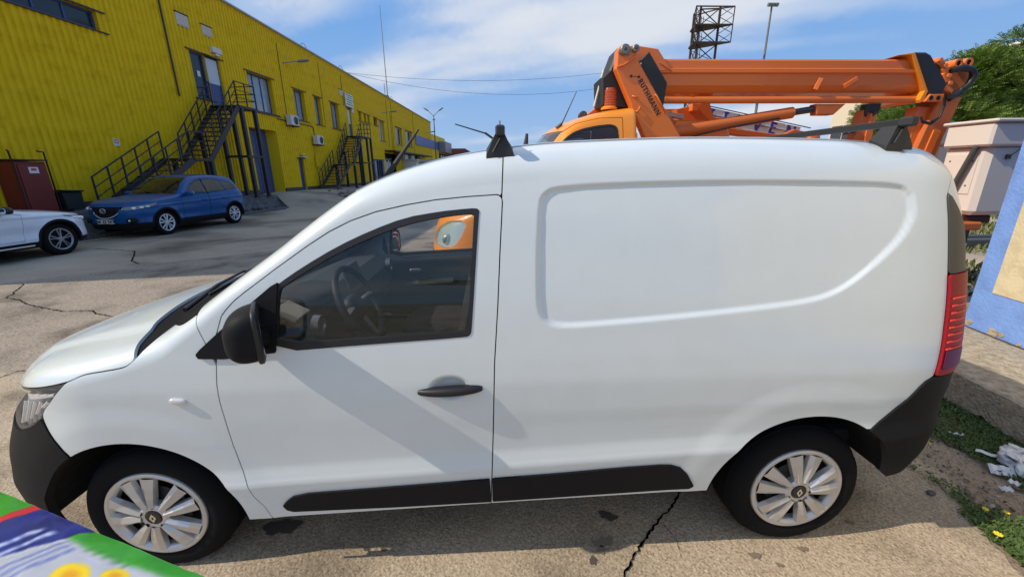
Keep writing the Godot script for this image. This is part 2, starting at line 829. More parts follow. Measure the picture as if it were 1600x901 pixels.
func make_materials() -> void:
	var vw := paint("van_white", lin(0.675, 0.725, 0.72), 0.34)
	weather(vw, noise_tex(noise(0.012, 301, 5), 512, [0.0, Color(0.985, 0.985, 0.98), 0.5, Color(0.995, 0.995, 0.995), 1.0, Color(1, 1, 1)]), 0.9)
	var grain := noise_tex(noise(0.09, 3, 3), 256, [], 3.0)
	var bp := mat("bumper_black", lin(0.014, 0.014, 0.015), 0.6)
	bp.metallic_specular = 0.22
	weather(bp, null, 14.0, grain, 0.25)
	mat("rubber", lin(0.0085, 0.0085, 0.009), 0.85).metallic_specular = 0.25
	mat("dark_steel", lin(0.03, 0.028, 0.027), 0.6, 0.4)
	mat("wheel_silver", lin(0.60, 0.585, 0.555), 0.33, 0.55)
	mat("black_gloss", lin(0.012, 0.012, 0.013), 0.25)
	mat("cowl_black", lin(0.009, 0.009, 0.010), 0.85).metallic_specular = 0.2
	mat("chrome", lin(0.75, 0.75, 0.75), 0.12, 1.0)
	mat("chrome_dull", lin(0.30, 0.30, 0.31), 0.35, 0.7)
	mat("seal_black", lin(0.012, 0.012, 0.013), 0.5)
	glass("car_glass", lin(0.02, 0.03, 0.03), 0.42)
	glass("side_glass", lin(0.05, 0.075, 0.065), 0.16)
	mat("trim_grey", lin(0.055, 0.055, 0.05), 0.55)
	mat("tail_red", lin(0.30, 0.012, 0.020), 0.42).metallic_specular = 0.25
	mat("tail_bar", lin(0.75, 0.06, 0.05), 0.35).metallic_specular = 0.25
	mat("tail_purple", lin(0.12, 0.018, 0.07), 0.4).metallic_specular = 0.25
	mat("lamp_dark", lin(0.22, 0.22, 0.23), 0.35, 0.3)
	mat("lamp_bright", lin(0.82, 0.82, 0.83), 0.22, 0.5)
	mat("lamp_amber", lin(0.30, 0.31, 0.20), 0.35)
	glass("lamp_clear", lin(0.8, 0.8, 0.8), 0.04).metallic_specular = 0.3
	mat("lamp_clear_solid", lin(0.72, 0.70, 0.68), 0.12, 0.2)
	mat("handle_black", lin(0.011, 0.011, 0.012), 0.5)
	mat("well_black", lin(0.008, 0.008, 0.009), 0.9)
	mat("mirror", lin(0.8, 0.82, 0.83), 0.03, 1.0)
	mat("dash_grey", lin(0.05, 0.053, 0.055), 0.7)
	mat("cabin_black", lin(0.018, 0.018, 0.02), 0.6)
	mat("screen_grey", lin(0.08, 0.09, 0.10), 0.6)
	mat("trim_cabin", lin(0.035, 0.037, 0.04), 0.65)
	mat("seat_cloth", lin(0.02, 0.021, 0.023), 0.9)
	mat("lining_grey", lin(0.06, 0.062, 0.064), 0.85)
	mat("paper_cream", lin(0.45, 0.42, 0.33), 0.7)
	mat("bar_black", lin(0.018, 0.018, 0.02), 0.5)
	mat("notice_red", lin(0.45, 0.06, 0.05), 0.6)
	mat("lamp_yellow", lin(0.62, 0.50, 0.05), 0.4)
	mat("lamp_grey", lin(0.20, 0.20, 0.20), 0.5)
	mat("cabinet_red", lin(0.17, 0.017, 0.011), 0.55)
	mat("cabinet_dark", lin(0.05, 0.012, 0.010), 0.6)
	mat("bin_dark", lin(0.016, 0.017, 0.016), 0.6)
	mat("kiosk_green", lin(0.012, 0.035, 0.028), 0.3)
	glass("lamp_green", lin(0.35, 0.60, 0.50), 0.28)
	glass("beacon_lens", lin(0.62, 0.10, 0.02), 0.62)
	mat("beacon_rib", lin(0.55, 0.10, 0.03), 0.3)
	mat("beacon_core", lin(0.45, 0.06, 0.02), 0.4)
	mat("print_black", lin(0.012, 0.012, 0.014), 0.5)
	mat("print_blue", lin(0.03, 0.04, 0.30), 0.5)
	mat("carrier_brown", lin(0.09, 0.035, 0.015), 0.7)
	mat("roof_red", lin(0.12, 0.035, 0.03), 0.8)
	mat("bar_cap_grey", lin(0.045, 0.044, 0.046), 0.7)
	mat("bar_cap", lin(0.022, 0.023, 0.025), 0.6)

# ------------------------------------------------------------------ ground, walls beside the van, plants and litter
const FACADE_AT := Vector3(-12.481, 0, 1.126)
const FACADE_TURN := 85.4


func facade_point(s: float, y: float, f: float) -> Vector3:
	return FACADE_AT + Vector3(0.0802, 0, -0.9968) * s + Vector3(0.9968, 0, 0.0802) * f + Vector3(0, y, 0)


# the yard rises to the level of the hall's doors beyond the loading step
func ground_height(x: float, z: float) -> float:
	var d := Vector3(x, 0, z) - FACADE_AT
	var f := d.x * 0.9968 + d.z * 0.0802
	var s := d.x * 0.0802 - d.z * 0.9968
	return 0.70 * smoothstep(5.0, 0.6, f) * smoothstep(19.5, 22.0, s)


func build_ground() -> void:
	# tones are painted by noise at several scales
	var asphalt := mat("asphalt", lin(0.9, 0.9, 0.9), 0.92)
	asphalt.albedo_texture = noise_tex(noise(0.11, 41, 4), 1024, [0.0, lin(0.21, 0.175, 0.14), 0.45, lin(0.55, 0.425, 0.295), 0.62, lin(0.58, 0.45, 0.32), 1.0, lin(0.72, 0.58, 0.44)])
	asphalt.normal_enabled = true
	asphalt.normal_texture = noise_tex(noise(0.11, 41, 4), 1024, [], 4.0)
	asphalt.normal_scale = 0.5
	var big := noise_tex(noise(0.006, 17, 5), 1024, [0.15, Color(0.62, 0.61, 0.60), 0.45, Color(0.9, 0.9, 0.9), 0.8, Color(1, 1, 1)])
	asphalt.detail_enabled = true
	asphalt.detail_blend_mode = BaseMaterial3D.BLEND_MODE_MUL
	asphalt.detail_albedo = big
	asphalt.detail_uv_layer = BaseMaterial3D.DETAIL_UV_2
	# exposed aggregate: each cell of the noise is one small stone
	var stones := noise(0.17, 8, 2, FastNoiseLite.TYPE_CELLULAR)
	stones.cellular_return_type = FastNoiseLite.RETURN_CELL_VALUE
	stones.cellular_jitter = 1.0
	stones.domain_warp_enabled = true
	stones.domain_warp_amplitude = 5.0
	stones.domain_warp_frequency = 0.12
	var relief := noise_tex(noise(0.12, 9, 4), 1024, [], 4.0)
	var patches := noise_tex(noise(0.008, 29, 6), 1024, [0.12, Color(0.66, 0.65, 0.64), 0.34, Color(0.87, 0.865, 0.86), 0.55, Color(0.97, 0.965, 0.96), 1.0, Color(1, 1, 1)])
	for tone in [["concrete", 1.0, 0.97, 0.90], ["concrete_far", 0.74, 0.73, 0.74]]:
		var k: float = tone[1]
		var kg: float = tone[2]
		var kb: float = tone[3]
		var conc := mat(tone[0], lin(0.95, 0.95, 0.95), 0.93)
		conc.albedo_texture = noise_tex(stones, 2048 if k == 1.0 else 1024, [0.0, lin(0.20 * k, 0.155 * kg, 0.11 * kb), 0.2, lin(0.34 * k, 0.272 * kg, 0.20 * kb), 0.45, lin(0.45 * k, 0.365 * kg, 0.265 * kb), 0.7, lin(0.52 * k, 0.43 * kg, 0.315 * kb), 0.9, lin(0.58 * k, 0.49 * kg, 0.37 * kb), 1.0, lin(0.74 * k, 0.65 * kg, 0.53 * kb)])
		conc.normal_enabled = true
		conc.normal_texture = relief
		conc.normal_scale = 0.35
		conc.detail_enabled = true
		conc.detail_blend_mode = BaseMaterial3D.BLEND_MODE_MUL
		conc.detail_albedo = patches
		conc.detail_uv_layer = BaseMaterial3D.DETAIL_UV_2
	var dirt := mat("dirt", lin(0.9, 0.9, 0.9), 0.97)
	dirt.albedo_texture = noise_tex(noise(0.05, 77, 5), 1024, [0.0, lin(0.05, 0.038, 0.026), 0.4, lin(0.13, 0.10, 0.07), 0.65, lin(0.20, 0.16, 0.115), 1.0, lin(0.36, 0.31, 0.24)])
	dirt.normal_enabled = true
	dirt.normal_texture = noise_tex(noise(0.05, 77, 5), 1024, [], 8.0)

	# one sheet to the horizon, finer where it rises
	var xs: Array[float] = [-1500.0, -400.0, -120.0, -60.0, -30.0, -20.0]
	var x := -14.0
	while x < -5.9:
		xs.append(x)
		x += 0.5
	xs.append_array([-4.0, 0.0, 4.0, 10.0, 20.0, 60.0, 200.0, 1500.0])
	var zs: Array[float] = [1500.0, 200.0, 40.0, 10.0, 4.0, 0.0, -5.0, -10.0]
	var z := -17.0
	while z > -26.0:
		zs.append(z)
		z -= 0.6
	zs.append_array([-30.0, -40.0, -60.0, -90.0, -200.0, -1500.0])
	var g := MB.new()
	for i in xs.size():
		for j in zs.size():
			var p := Vector3(xs[i], ground_height(xs[i], zs[j]), zs[j])
			g.vert(p, Vector3(ground_height(p.x - 0.2, p.z) - ground_height(p.x + 0.2, p.z), 0.4, ground_height(p.x, p.z - 0.2) - ground_height(p.x, p.z + 0.2)).normalized())
			g.uv.append(Vector2(p.x, p.z) / 2.6)
			g.uv2.append(Vector2(p.x, p.z) / 23.0)
	var nz := zs.size()
	for i in xs.size() - 1:
		for j in nz - 1:
			var a := i * nz + j
			g.smooth_tri(a, a + nz, a + nz + 1)
			g.smooth_tri(a, a + nz + 1, a + 1)
	structure("ground", g, asphalt, "grey cracked asphalt yard between the white van and the yellow building")

	# the tan concrete slab under the van, its outer edge broken
	var edge := PackedVector2Array([Vector2(-14, 14), Vector2(3.62, 14), Vector2(3.66, 3.0), Vector2(3.70, 1.6), Vector2(3.72, 1.02), Vector2(3.75, 0.89), Vector2(3.83, 0.81), Vector2(3.93, 0.70), Vector2(3.97, 0.58), Vector2(4.02, 0.44), Vector2(3.99, 0.30), Vector2(3.90, 0.12), Vector2(3.94, -0.4), Vector2(4.02, -1.0), Vector2(3.9, -1.8), Vector2(4.1, -3.0), Vector2(9.5, -3.2), Vector2(9.0, -9.5), Vector2(-0.8, -9.3), Vector2(-3.58, -6.94), Vector2(-5.19, -5.58), Vector2(-5.93, -4.75), Vector2(-6.59, -4.31), Vector2(-14, 1.6)])
	var fine := PackedVector2Array()
	for i in edge.size():
		var a := edge[i]
		var b := edge[(i + 1) % edge.size()]
		var m := clampi(int(a.distance_to(b) / 0.05), 1, 120) if a.x > 3.0 and a.x < 4.2 else 1
		for k in m:
			var q := a.lerp(b, k / float(m))
			if m > 1:
				q += Vector2(rng.randf_range(-0.018, 0.018), rng.randf_range(-0.018, 0.018))
			fine.append(q)
	var half_near := PackedVector2Array([Vector2(-30, 30), Vector2(30, 30), Vector2(30, -1.30), Vector2(2.0, -1.22), Vector2(-2.84, -1.10), Vector2(-4.5, -1.55), Vector2(-30, -3.0)])
	var yard: MeshInstance3D
	for w in 2:
		var pieces := Geometry2D.intersect_polygons(fine, half_near) if w == 0 else Geometry2D.clip_polygons(fine, half_near)
		var slab := MB.new()
		for pc in pieces:
			slab_sheet(slab, pc)
		var o := structure("concrete_yard" if w == 0 else "concrete_apron", slab, mats.concrete if w == 0 else mats.concrete_far, "tan sunlit concrete slab under the white van" if w == 0 else "greyer concrete apron in front of the white van's nose and beyond it")
		if w == 0:
			yard = o

	# bare soil between slab and wall
	var soil := MB.new()
	var nx := 40
	var nzz := 70
	var bumps := noise(1.6, 90, 4)
	for i in nx + 1:
		for j in nzz + 1:
			var p := Vector3(lerpf(3.5, 6.4, i / float(nx)), 0, lerpf(-3.2, 6.0, j / float(nzz)))
			p.y = -0.012 + 0.035 * smoothstep(0.05, 0.5, p.x - 4.0) * (bumps.get_noise_2d(p.x * 2.0, p.z * 2.0) + 0.55)
			soil.vert(p, Vector3.UP)
			soil.uv.append(Vector2(p.x, p.z) / 0.9)
	for k in soil.v.size():
		var p := soil.v[k]
		var e := 0.03
		var hx := bumps.get_noise_2d((p.x + e) * 2.0, p.z * 2.0) - bumps.get_noise_2d((p.x - e) * 2.0, p.z * 2.0)
		var hz := bumps.get_noise_2d(p.x * 2.0, (p.z + e) * 2.0) - bumps.get_noise_2d(p.x * 2.0, (p.z - e) * 2.0)
		soil.n[k] = Vector3(-hx * 0.035, 2 * e, -hz * 0.035).normalized()
	for i in nx:
		for j in nzz:
			var a := i * (nzz + 1) + j
			soil.smooth_tri(a, a + 1, a + nzz + 2)
			soil.smooth_tri(a, a + nzz + 2, a + nzz + 1)
	structure("soil", soil, dirt, "bare brown soil strip between the concrete slab and the painted wall")

	# cracks and stains lie in the slab and the asphalt
	var crack_mat := mat("crack", lin(0.075, 0.058, 0.043), 1.0)
	var seam_mat := mat("tar", lin(0.022, 0.021, 0.020), 0.9)
	crack("crack", yard, crack_mat, [2.50, 0.47, 2.42, 0.55, 2.337, 0.634, 2.26, 0.69, 2.214, 0.735, 2.14, 0.809, 2.048, 0.901, 2.0, 0.961, 1.9, 1.15, 1.86, 1.4], 0.013, 0.018)
	crack("crack", yard, crack_mat, [2.26, 0.69, 2.30, 0.80, 2.28, 0.90], 0.003, 0.017)
	crack("crack", yard, crack_mat, [-6.228, -4.32, -5.964, -4.007, -5.80, -3.78, -5.723, -3.72, -5.6, -3.50, -5.281, -3.384, -4.99, -3.195, -4.585, -3.009, -4.144, -2.83, -3.974, -2.843, -3.762, -2.83, -3.6, -2.70, -3.432, -2.642, -3.261, -2.563], 0.018, 0.018)
	crack("crack", yard, crack_mat, [-4.2, -1.5, -3.4, -1.16, -2.866, -1.036, -2.841, -1.15, -2.2, -1.2, -1.6, -1.35], 0.014, 0.018)
	crack("crack", yard, seam_mat, [-9.0, -2.4, -6.592, -4.307, -5.90, -4.93, -5.188, -5.578, -3.582, -6.944, -2.0, -8.2], 0.018, 0.018)
	crack("crack", yard, crack_mat, [0.9, 1.2, 1.3, 1.12, 1.7, 1.2], 0.002, 0.017)
	var ground: Node = get_node("ground")
	for c in [[-8.2, -7.6, -6.9, -7.2, -6.0, -6.05, -5.6, -5.75], [-10.0, -8.2, -9.443, -8.488, -9.338, -8.985, -9.2, -9.4], [-7.4, -13.6, -6.586, -14.191, -6.165, -14.376, -5.6, -14.4], [-9.4, -15.2, -7.0, -17.0, -5.2, -18.4], [-6.5, -7.4, -4.4, -9.2, -2.6, -10.8]]:
		crack("crack", ground, seam_mat, c, 0.028, 0.006)
	var damp := mat("stain", lin(0.085, 0.066, 0.048), 0.85)
	var faint := mat("stain_faint", lin(0.20, 0.155, 0.105), 0.9)
	for s in [[0.384, 0.64, 0.055, 0], [2.013, 0.655, 0.030, 0], [1.955, 0.80, 0.030, 1], [1.93, 0.84, 0.018, 1], [0.923, 0.79, 0.010, 0], [0.84, 0.785, 0.009, 0], [1.88, 0.89, 0.016, 0], [2.62, 0.90, 0.018, 1], [2.70, 0.95, 0.011, 1], [1.2, 1.05, 0.012, 1], [0.35, 0.95, 0.012, 1], [3.2, 0.75, 0.012, 1], [2.86, 0.88, 0.015, 1], [1.62, 1.02, 0.013, 0], [0.6, 1.1, 0.012, 1]]:
		stain(yard, damp if s[3] == 0 else faint, Vector3(s[0], 0.0165, s[1]), s[2])
	build_step()
	build_wall()
	build_plants()


func slab_sheet(slab: MB, fine: PackedVector2Array) -> void:
	var tris := Geometry2D.triangulate_polygon(fine)
	var k0 := slab.v.size()
	for q in fine:
		slab.vert(Vector3(q.x, 0.012, q.y), Vector3.UP)
	for t in range(0, tris.size(), 3):
		var a := fine[tris[t]]
		var b := fine[tris[t + 1]]
		var c := fine[tris[t + 2]]
		if (b - a).cross(c - a) < 0.0:
			slab.smooth_tri(k0 + tris[t], k0 + tris[t + 1], k0 + tris[t + 2])
		else:
			slab.smooth_tri(k0 + tris[t], k0 + tris[t + 2], k0 + tris[t + 1])
	for i in fine.size():
		var a := fine[i]
		var b := fine[(i + 1) % fine.size()]
		slab.quad_out(Vector3(a.x, 0.012, a.y), Vector3(b.x, 0.012, b.y), Vector3(b.x, -0.02, b.y), Vector3(a.x, -0.02, a.y), Vector3(0, 0, 2))
	for k in range(k0, slab.v.size()):
		slab.uv.append(Vector2(slab.v[k].x, slab.v[k].z) / 2.6)
		slab.uv2.append(Vector2(slab.v[k].x, slab.v[k].z) / 9.0)


func crack(called: String, parent: Node, m: Material, pts: Array, wide: float, y: float) -> void:
	var path: Array[Vector2] = []
	var n := pts.size() / 2
	for i in n - 1:
		var a := Vector2(pts[i * 2], pts[i * 2 + 1])
		var b := Vector2(pts[i * 2 + 2], pts[i * 2 + 3])
		var steps := maxi(2, int(a.distance_to(b) / maxf(wide * 1.1, 0.012)))
		var side := (b - a).normalized().orthogonal()
		for k in steps:
			var q := k / float(steps)
			path.append(a.lerp(b, q) + side * rng.randf_range(-1.0, 1.0) * wide * (0.55 if k > 0 else 0.0))
	path.append(Vector2(pts[n * 2 - 2], pts[n * 2 - 1]))
	var mb := MB.new()
	for i in path.size():
		var t := (path[mini(i + 1, path.size() - 1)] - path[maxi(i - 1, 0)]).normalized().orthogonal()
		var w := wide * 0.5 * rng.randf_range(0.25, 1.15) * minf(1.0, 0.25 + minf(i, path.size() - 1 - i) * 0.2)
		var p := path[i]
		for s in [-1.0, 1.0]:
			var q: Vector2 = p + t * w * s
			mb.vert(Vector3(q.x, y + ground_height(q.x, q.y), q.y), Vector3.UP)
		if i > 0:
			var k := i * 2
			mb.smooth_tri(k - 2, k - 1, k + 1)
			mb.smooth_tri(k - 2, k + 1, k)
	part(called, mb, m, parent)


func stain(parent: Node, m: Material, at: Vector3, r: float) -> void:
	var mb := MB.new()
	var k0 := mb.vert(at, Vector3.UP)
	var n := 26
	var ph := rng.randf() * TAU
	for i in n:
		var a := TAU * i / n
		var q := r * (1.0 + 0.28 * sin(a * 2 + ph) + 0.16 * sin(a * 5 + ph * 2) + rng.randf_range(-0.12, 0.12))
		mb.vert(at + Vector3(cos(a) * q * 1.25, 0, sin(a) * q), Vector3.UP)
	for i in n:
		mb.smooth_tri(k0, k0 + 1 + (i + 1) % n, k0 + 1 + i)
	part("stain", mb, m, parent)


# the raised loading step along the hall's wall, its edge crumbling
func build_step() -> void:
	var rough := mat("old_concrete", lin(0.9, 0.9, 0.9), 0.95)
	weather(rough, noise_tex(noise(0.03, 61, 5), 512, [0.0, lin(0.045, 0.042, 0.04), 0.5, lin(0.11, 0.105, 0.10), 1.0, lin(0.24, 0.23, 0.21)]), 0.7, noise_tex(noise(0.06, 62, 4), 512, [], 6.0), 0.8)
	var step := MB.new()
	var jag := noise(0.9, 3, 4)
	var n := 90
	var prev: Array = []
	for i in n + 1:
		var s := lerpf(5.0, 19.95, i / float(n))
		var o := jag.get_noise_1d(s * 3.0) * 0.14
		var o2 := jag.get_noise_1d(s * 3.0 + 50.0) * 0.12
		var row := [facade_point(s, 0.70, -0.02), facade_point(s, 0.69, 1.35 + o), facade_point(s, 0.52 + o2 * 0.4, 1.42 + o), facade_point(s, 0.30, 1.50 + o2), facade_point(s, 0.14, 1.62 + o * 0.5), facade_point(s, 0.12, 1.95), facade_point(s, 0.0, 1.98)]
		if prev:
			for k in 6:
				step.quad(prev[k], prev[k + 1], row[k + 1], row[k])
		prev = row
	for k in range(1, 5):
		step.tri_out(facade_point(19.95, 0.0, 0.0), prev[k], prev[k + 1], facade_point(10, 0.3, 0.5))
	step.quad_out(facade_point(19.95, 0.0, 0.0), facade_point(19.95, 0.70, 0.0), prev[1], prev[6], facade_point(10, 0.3, 0.5))
	var st := structure("loading_step", step, rough, "raised crumbling concrete step along the foot of the yellow building")
	for i in 34:
		var s := rng.randf_range(14.0, 19.8)
		var r := rng.randf_range(0.04, 0.13)
		var b := MB.new().blob(facade_point(s, 0.16 + r * 0.4, 1.62 + rng.randf() * 0.25), Vector3(r, r * 0.6, r * 0.8), rng.randf_range(2.2, 4.0), Basis(Vector3(0, 1, 0), rng.randf() * TAU), 8, 5)
		part("rubble_stone", b, rough, st)
	# heaps of broken asphalt further along the wall
	for i in 30:
		var s := rng.randf_range(24.5, 34.0)
		var f := rng.randf_range(1.3, 3.6)
		var r := rng.randf_range(0.06, 0.2)
		var q := facade_point(s, 0, f)
		q.y = ground_height(q.x, q.z) + r * 0.2
		part("rubble_stone", MB.new().blob(q, Vector3(r * 1.3, r * 0.45, r), 3.0, Basis(Vector3(0, 1, 0), rng.randf() * TAU), 8, 5), rough, st)


# painted wall with its concrete footing, on the right
func build_wall() -> void:
	var dirn := Vector3(0.2, 0, -0.98)
	var nn := Vector3(-0.98, 0, -0.2)
	var c0 := Vector3(5.92, 0.0, -1.14)
	var blue := mat("wall_blue", lin(0.9, 0.9, 0.9), 0.85)
	weather(blue, noise_tex(noise(0.012, 33, 5), 512, [0.0, lin(0.155, 0.275, 0.60), 0.5, lin(0.195, 0.355, 0.78), 1.0, lin(0.23, 0.40, 0.84)]), 0.6, noise_tex(noise(0.08, 34, 3), 512, [], 3.0), 0.35)
	var cream := mat("wall_cream", lin(0.9, 0.9, 0.9), 0.85)
	weather(cream, noise_tex(noise(0.012, 35, 5), 512, [0.0, lin(0.50, 0.42, 0.27), 0.5, lin(0.72, 0.62, 0.39), 1.0, lin(0.78, 0.68, 0.46)]), 0.6, noise_tex(noise(0.08, 34, 3), 512, [], 3.0), 0.35)
	var foot := mat("footing", lin(0.9, 0.9, 0.9), 0.95)
	weather(foot, noise_tex(noise(0.03, 36, 5), 512, [0.0, lin(0.24, 0.205, 0.155), 0.5, lin(0.44, 0.37, 0.265), 1.0, lin(0.58, 0.50, 0.38)]), 0.8, noise_tex(noise(0.09, 37, 4), 512, [], 6.0), 0.7)
	var wall := thing("painted_wall", "light blue wall with a cream panel on a broken concrete footing behind the van's tail light", "wall", c0)
	var t := MB.new()
	var B := Basis(-dirn, Vector3.UP, nn)
	t.box(B * Vector3(3.0, 1.85, -2.0), Vector3(6.0, 3.2, 4.0), 0.01, B)
	part("wall_body", t, blue, wall)
	var pnl := MB.new().box(B * Vector3(3.15, 2.02, 0.004), Vector3(5.94, 2.80, 0.008), 0.003, B)
	part("cream_panel", pnl, cream, wall)
	# plaster patches where the paint has flaked
	for q in [[0.06, 0.30, 0.035], [0.30, 0.285, 0.05], [0.36, 0.30, 0.03], [0.52, 0.275, 0.02]]:
		var o := PackedVector2Array()
		for k in 14:
			var a := TAU * k / 14.0
			o.append(Vector2(cos(a) * q[2] * rng.randf_range(0.6, 1.3), sin(a) * q[2] * rng.randf_range(0.5, 1.0)))
		part("bare_plaster", MB.new().prism(o, Transform3D(B, B * Vector3(q[0], q[1], 0.001)), 0.004), foot, wall)
	part("wall_joint", MB.new().bar(B * Vector3(0.0, 0.254, 0.004), B * Vector3(6.0, 0.254, 0.004), 0.012, 0.012), mats.crack, wall)
	# footing: a thick slab whose underside has broken away
	var ft := MB.new()
	var jag := noise(2.2, 14, 4)
	var n := 80
	var prev: Array = []
	for i in n + 1:
		var q := lerpf(-0.55, 6.0, i / float(n))
		var w := 0.93 - 0.06 * q + jag.get_noise_1d(q * 2.0) * 0.025
		var low := 0.045 + jag.get_noise_1d(q * 3.0 + 20.0) * 0.05 - 0.02 * q
		var row := [B * Vector3(q, 0.25, -0.3), B * Vector3(q, 0.25, w - 0.02), B * Vector3(q, 0.238, w), B * Vector3(q, low, w + 0.02 + jag.get_noise_1d(q * 4.0 + 90.0) * 0.02), B * Vector3(q, low - 0.01, w - 0.22), B * Vector3(q, -0.05, w - 0.30)]
		if prev:
			for k in 5:
				ft.quad(prev[k + 1], row[k + 1], row[k], prev[k])
		prev = row
	for e in [-0.55]:
		ft.quad_out(B * Vector3(e, 0.25, -0.3), B * Vector3(e, 0.25, 0.95), B * Vector3(e, 0.05, 0.95), B * Vector3(e, 0.05, -0.3), B * Vector3(3, 0.1, 0.3))
	part("footing", ft, foot, wall)


func build_plants() -> void:
	# low weeds on the soil, one mass of small leaves
	var leafm := mat("weed_leaf", lin(0.9, 0.9, 0.9), 0.8)
	leafm.vertex_color_use_as_albedo = true
	leafm.backlight_enabled = true
	leafm.backlight = Color(0.25, 0.3, 0.1)
	var mm := MultiMesh.new()
	mm.transform_format = MultiMesh.TRANSFORM_3D
	mm.use_colors = true
	var leaf := MB.new()
	leaf.tri(Vector3(-0.004, 0, 0), Vector3(0.004, 0, 0), Vector3(0.007, 0.018, 0.004))
	leaf.tri(Vector3(-0.004, 0, 0), Vector3(0.007, 0.018, 0.004), Vector3(-0.007, 0.018, 0.004))
	leaf.tri(Vector3(-0.007, 0.018, 0.004), Vector3(0.007, 0.018, 0.004), Vector3(0, 0.034, 0.014))
	mm.mesh = leaf.mesh()
	var clump := noise(1.1, 101, 4)
	var spots: Array[Transform3D] = []
	var cols: Array[Color] = []
	for i in 210000:
		var x := rng.randf_range(3.68, 6.2)
		var z := rng.randf_range(-1.5, 1.7)
		var edge := x - (3.86 if z < 0.7 else 3.80 - (z - 0.7) * 0.12)
		if edge < 0.0:
			continue
		var d := clump.get_noise_2d(x * 1.6, z * 1.6) + 0.12
		d += 0.5 * smoothstep(0.62, 0.85, z) + 0.75 * smoothstep(0.34, 0.55, edge) - 0.35 * smoothstep(0.55, 0.25, edge) * smoothstep(0.7, 0.5, z)
		if x > 5.0 - 0.1 * z and z > -1.0:
			d -= 0.5
		if rng.randf() > d * 2.6:
			continue
		var s := rng.randf_range(0.32, 0.85) * (0.8 + 0.45 * smoothstep(0.7, 0.95, z))
		var b := Basis(Vector3(0, 1, 0), rng.randf() * TAU) * Basis(Vector3(1, 0, 0), rng.randf_range(0.1, 1.35))
		spots.append(Transform3D(b.scaled(Vector3.ONE * s), Vector3(x, rng.randf_range(0.0, 0.022) + 0.008, z)))
		var k := rng.randf()
		cols.append(Color(0.055 + 0.05 * k, 0.105 + 0.06 * k, 0.022 + 0.012 * k))
	for i in 26000:   # rougher grass beyond the van's tail, under the lift basket
		var x := rng.randf_range(6.5, 24.0)
		var z := rng.randf_range(-14.0, -2.6)
		if clump.get_noise_2d(x * 0.4, z * 0.4) < -0.1:
			continue
		var b := Basis(Vector3(0, 1, 0), rng.randf() * TAU) * Basis(Vector3(1, 0, 0), rng.randf_range(0.0, 0.8))
		spots.append(Transform3D(b.scaled(Vector3(2.6, 4.2, 2.6) * rng.randf_range(0.7, 1.3)), Vector3(x, 0.0, z)))
		var k := rng.randf()
		cols.append(Color(0.085 + 0.07 * k, 0.115 + 0.05 * k, 0.03 + 0.015 * k))
	mm.instance_count = spots.size()
	for i in spots.size():
		mm.set_instance_transform(i, spots[i])
		mm.set_instance_color(i, cols[i])
	var g := MultiMeshInstance3D.new()
	g.name = "weeds"
	g.multimesh = mm
	g.material_override = leafm
	add_child(g)
	tag(g, "low green weeds growing on the soil beside the concrete and the wall", "weeds", "", "stuff")
	# small yellow flowers
	var petal := mat("petal_yellow", lin(0.75, 0.62, 0.02), 0.7)
	for q in [[3.91, 0.735, 0.024, "yellow flower at the weeds' upper left tip, beside the concrete corner"], [3.99, 0.76, 0.022, "yellow flower just right of the weeds' upper left tip"], [3.80, 0.875, 0.030, "large yellow flower at the left edge of the sunlit weeds"], [3.76, 1.03, 0.026, "lowest yellow flower, nearest the bottom right corner of the photo"], [4.02, 0.86, 0.022, "yellow flower in the middle of the sunlit weeds by the litter"], [4.16, 0.24, 0.014, "tiny yellow flower alone in the shaded weeds behind the bumper"]]:
		var fl := MB.new()
		for k in 8:
			var a := TAU * k / 8.0
			fl.blob(Vector3(cos(a) * q[2] * 0.32, 0.045, sin(a) * q[2] * 0.32), Vector3(q[2] * 0.3, 0.004, q[2] * 0.17), 2.0, Basis(Vector3(0, 1, 0), -a) * Basis(Vector3(0, 0, 1), 0.3), 8, 4)
		fl.blob(Vector3(0, 0.047, 0), Vector3(q[2] * 0.16, 0.005, q[2] * 0.16), 2.0, Basis.IDENTITY, 8, 4)
		var f := part("yellow_flower", fl, petal)
		f.position = Vector3(q[0], 0, q[1])
		tag(f, q[3], "flower", "yellow weed flowers")
		part("stem", MB.new().tube([Vector3(0, 0.0, 0), Vector3(0.003, 0.045, 0)], 0.0016, 5), leafm, f)
	# gravel and chips on the soil
	var chips := MultiMesh.new()
	chips.transform_format = MultiMesh.TRANSFORM_3D
	chips.use_colors = true
	chips.mesh = MB.new().blob(Vector3.ZERO, Vector3(0.5, 0.28, 0.36), 3.0, Basis.IDENTITY, 7, 4).mesh()
	var n := 1900
	chips.instance_count = n
	for i in n:
		var x := 3.93 + pow(rng.randf(), 1.7) * 1.15
		var z := rng.randf_range(-1.2, 0.75)
		var s := rng.randf_range(0.002, 0.0095) * (2.2 if rng.randf() < 0.05 else 1.0)
		chips.set_instance_transform(i, Transform3D(Basis(Vector3(rng.randf(), rng.randf(), rng.randf()).normalized(), rng.randf() * TAU).scaled(Vector3.ONE * s * 2.0), Vector3(x, 0.012, z)))
		var k := rng.randf()
		chips.set_instance_color(i, Color(0.16, 0.12, 0.085).lerp(Color(0.50, 0.44, 0.36), k * k))
	var cm := mat("chip", lin(0.9, 0.9, 0.9), 0.9)
	cm.vertex_color_use_as_albedo = true
	var ci := MultiMeshInstance3D.new()
	ci.name = "gravel"
	ci.multimesh = chips
	ci.material_override = cm
	add_child(ci)
	tag(ci, "loose brown gravel and chips on the soil behind the van's rear bumper", "gravel", "", "stuff")
	# litter
	var white := mat("litter_white", lin(0.72, 0.72, 0.72), 0.6)
	var bag := MB.new()
	var crump := noise(9.0, 55, 3)
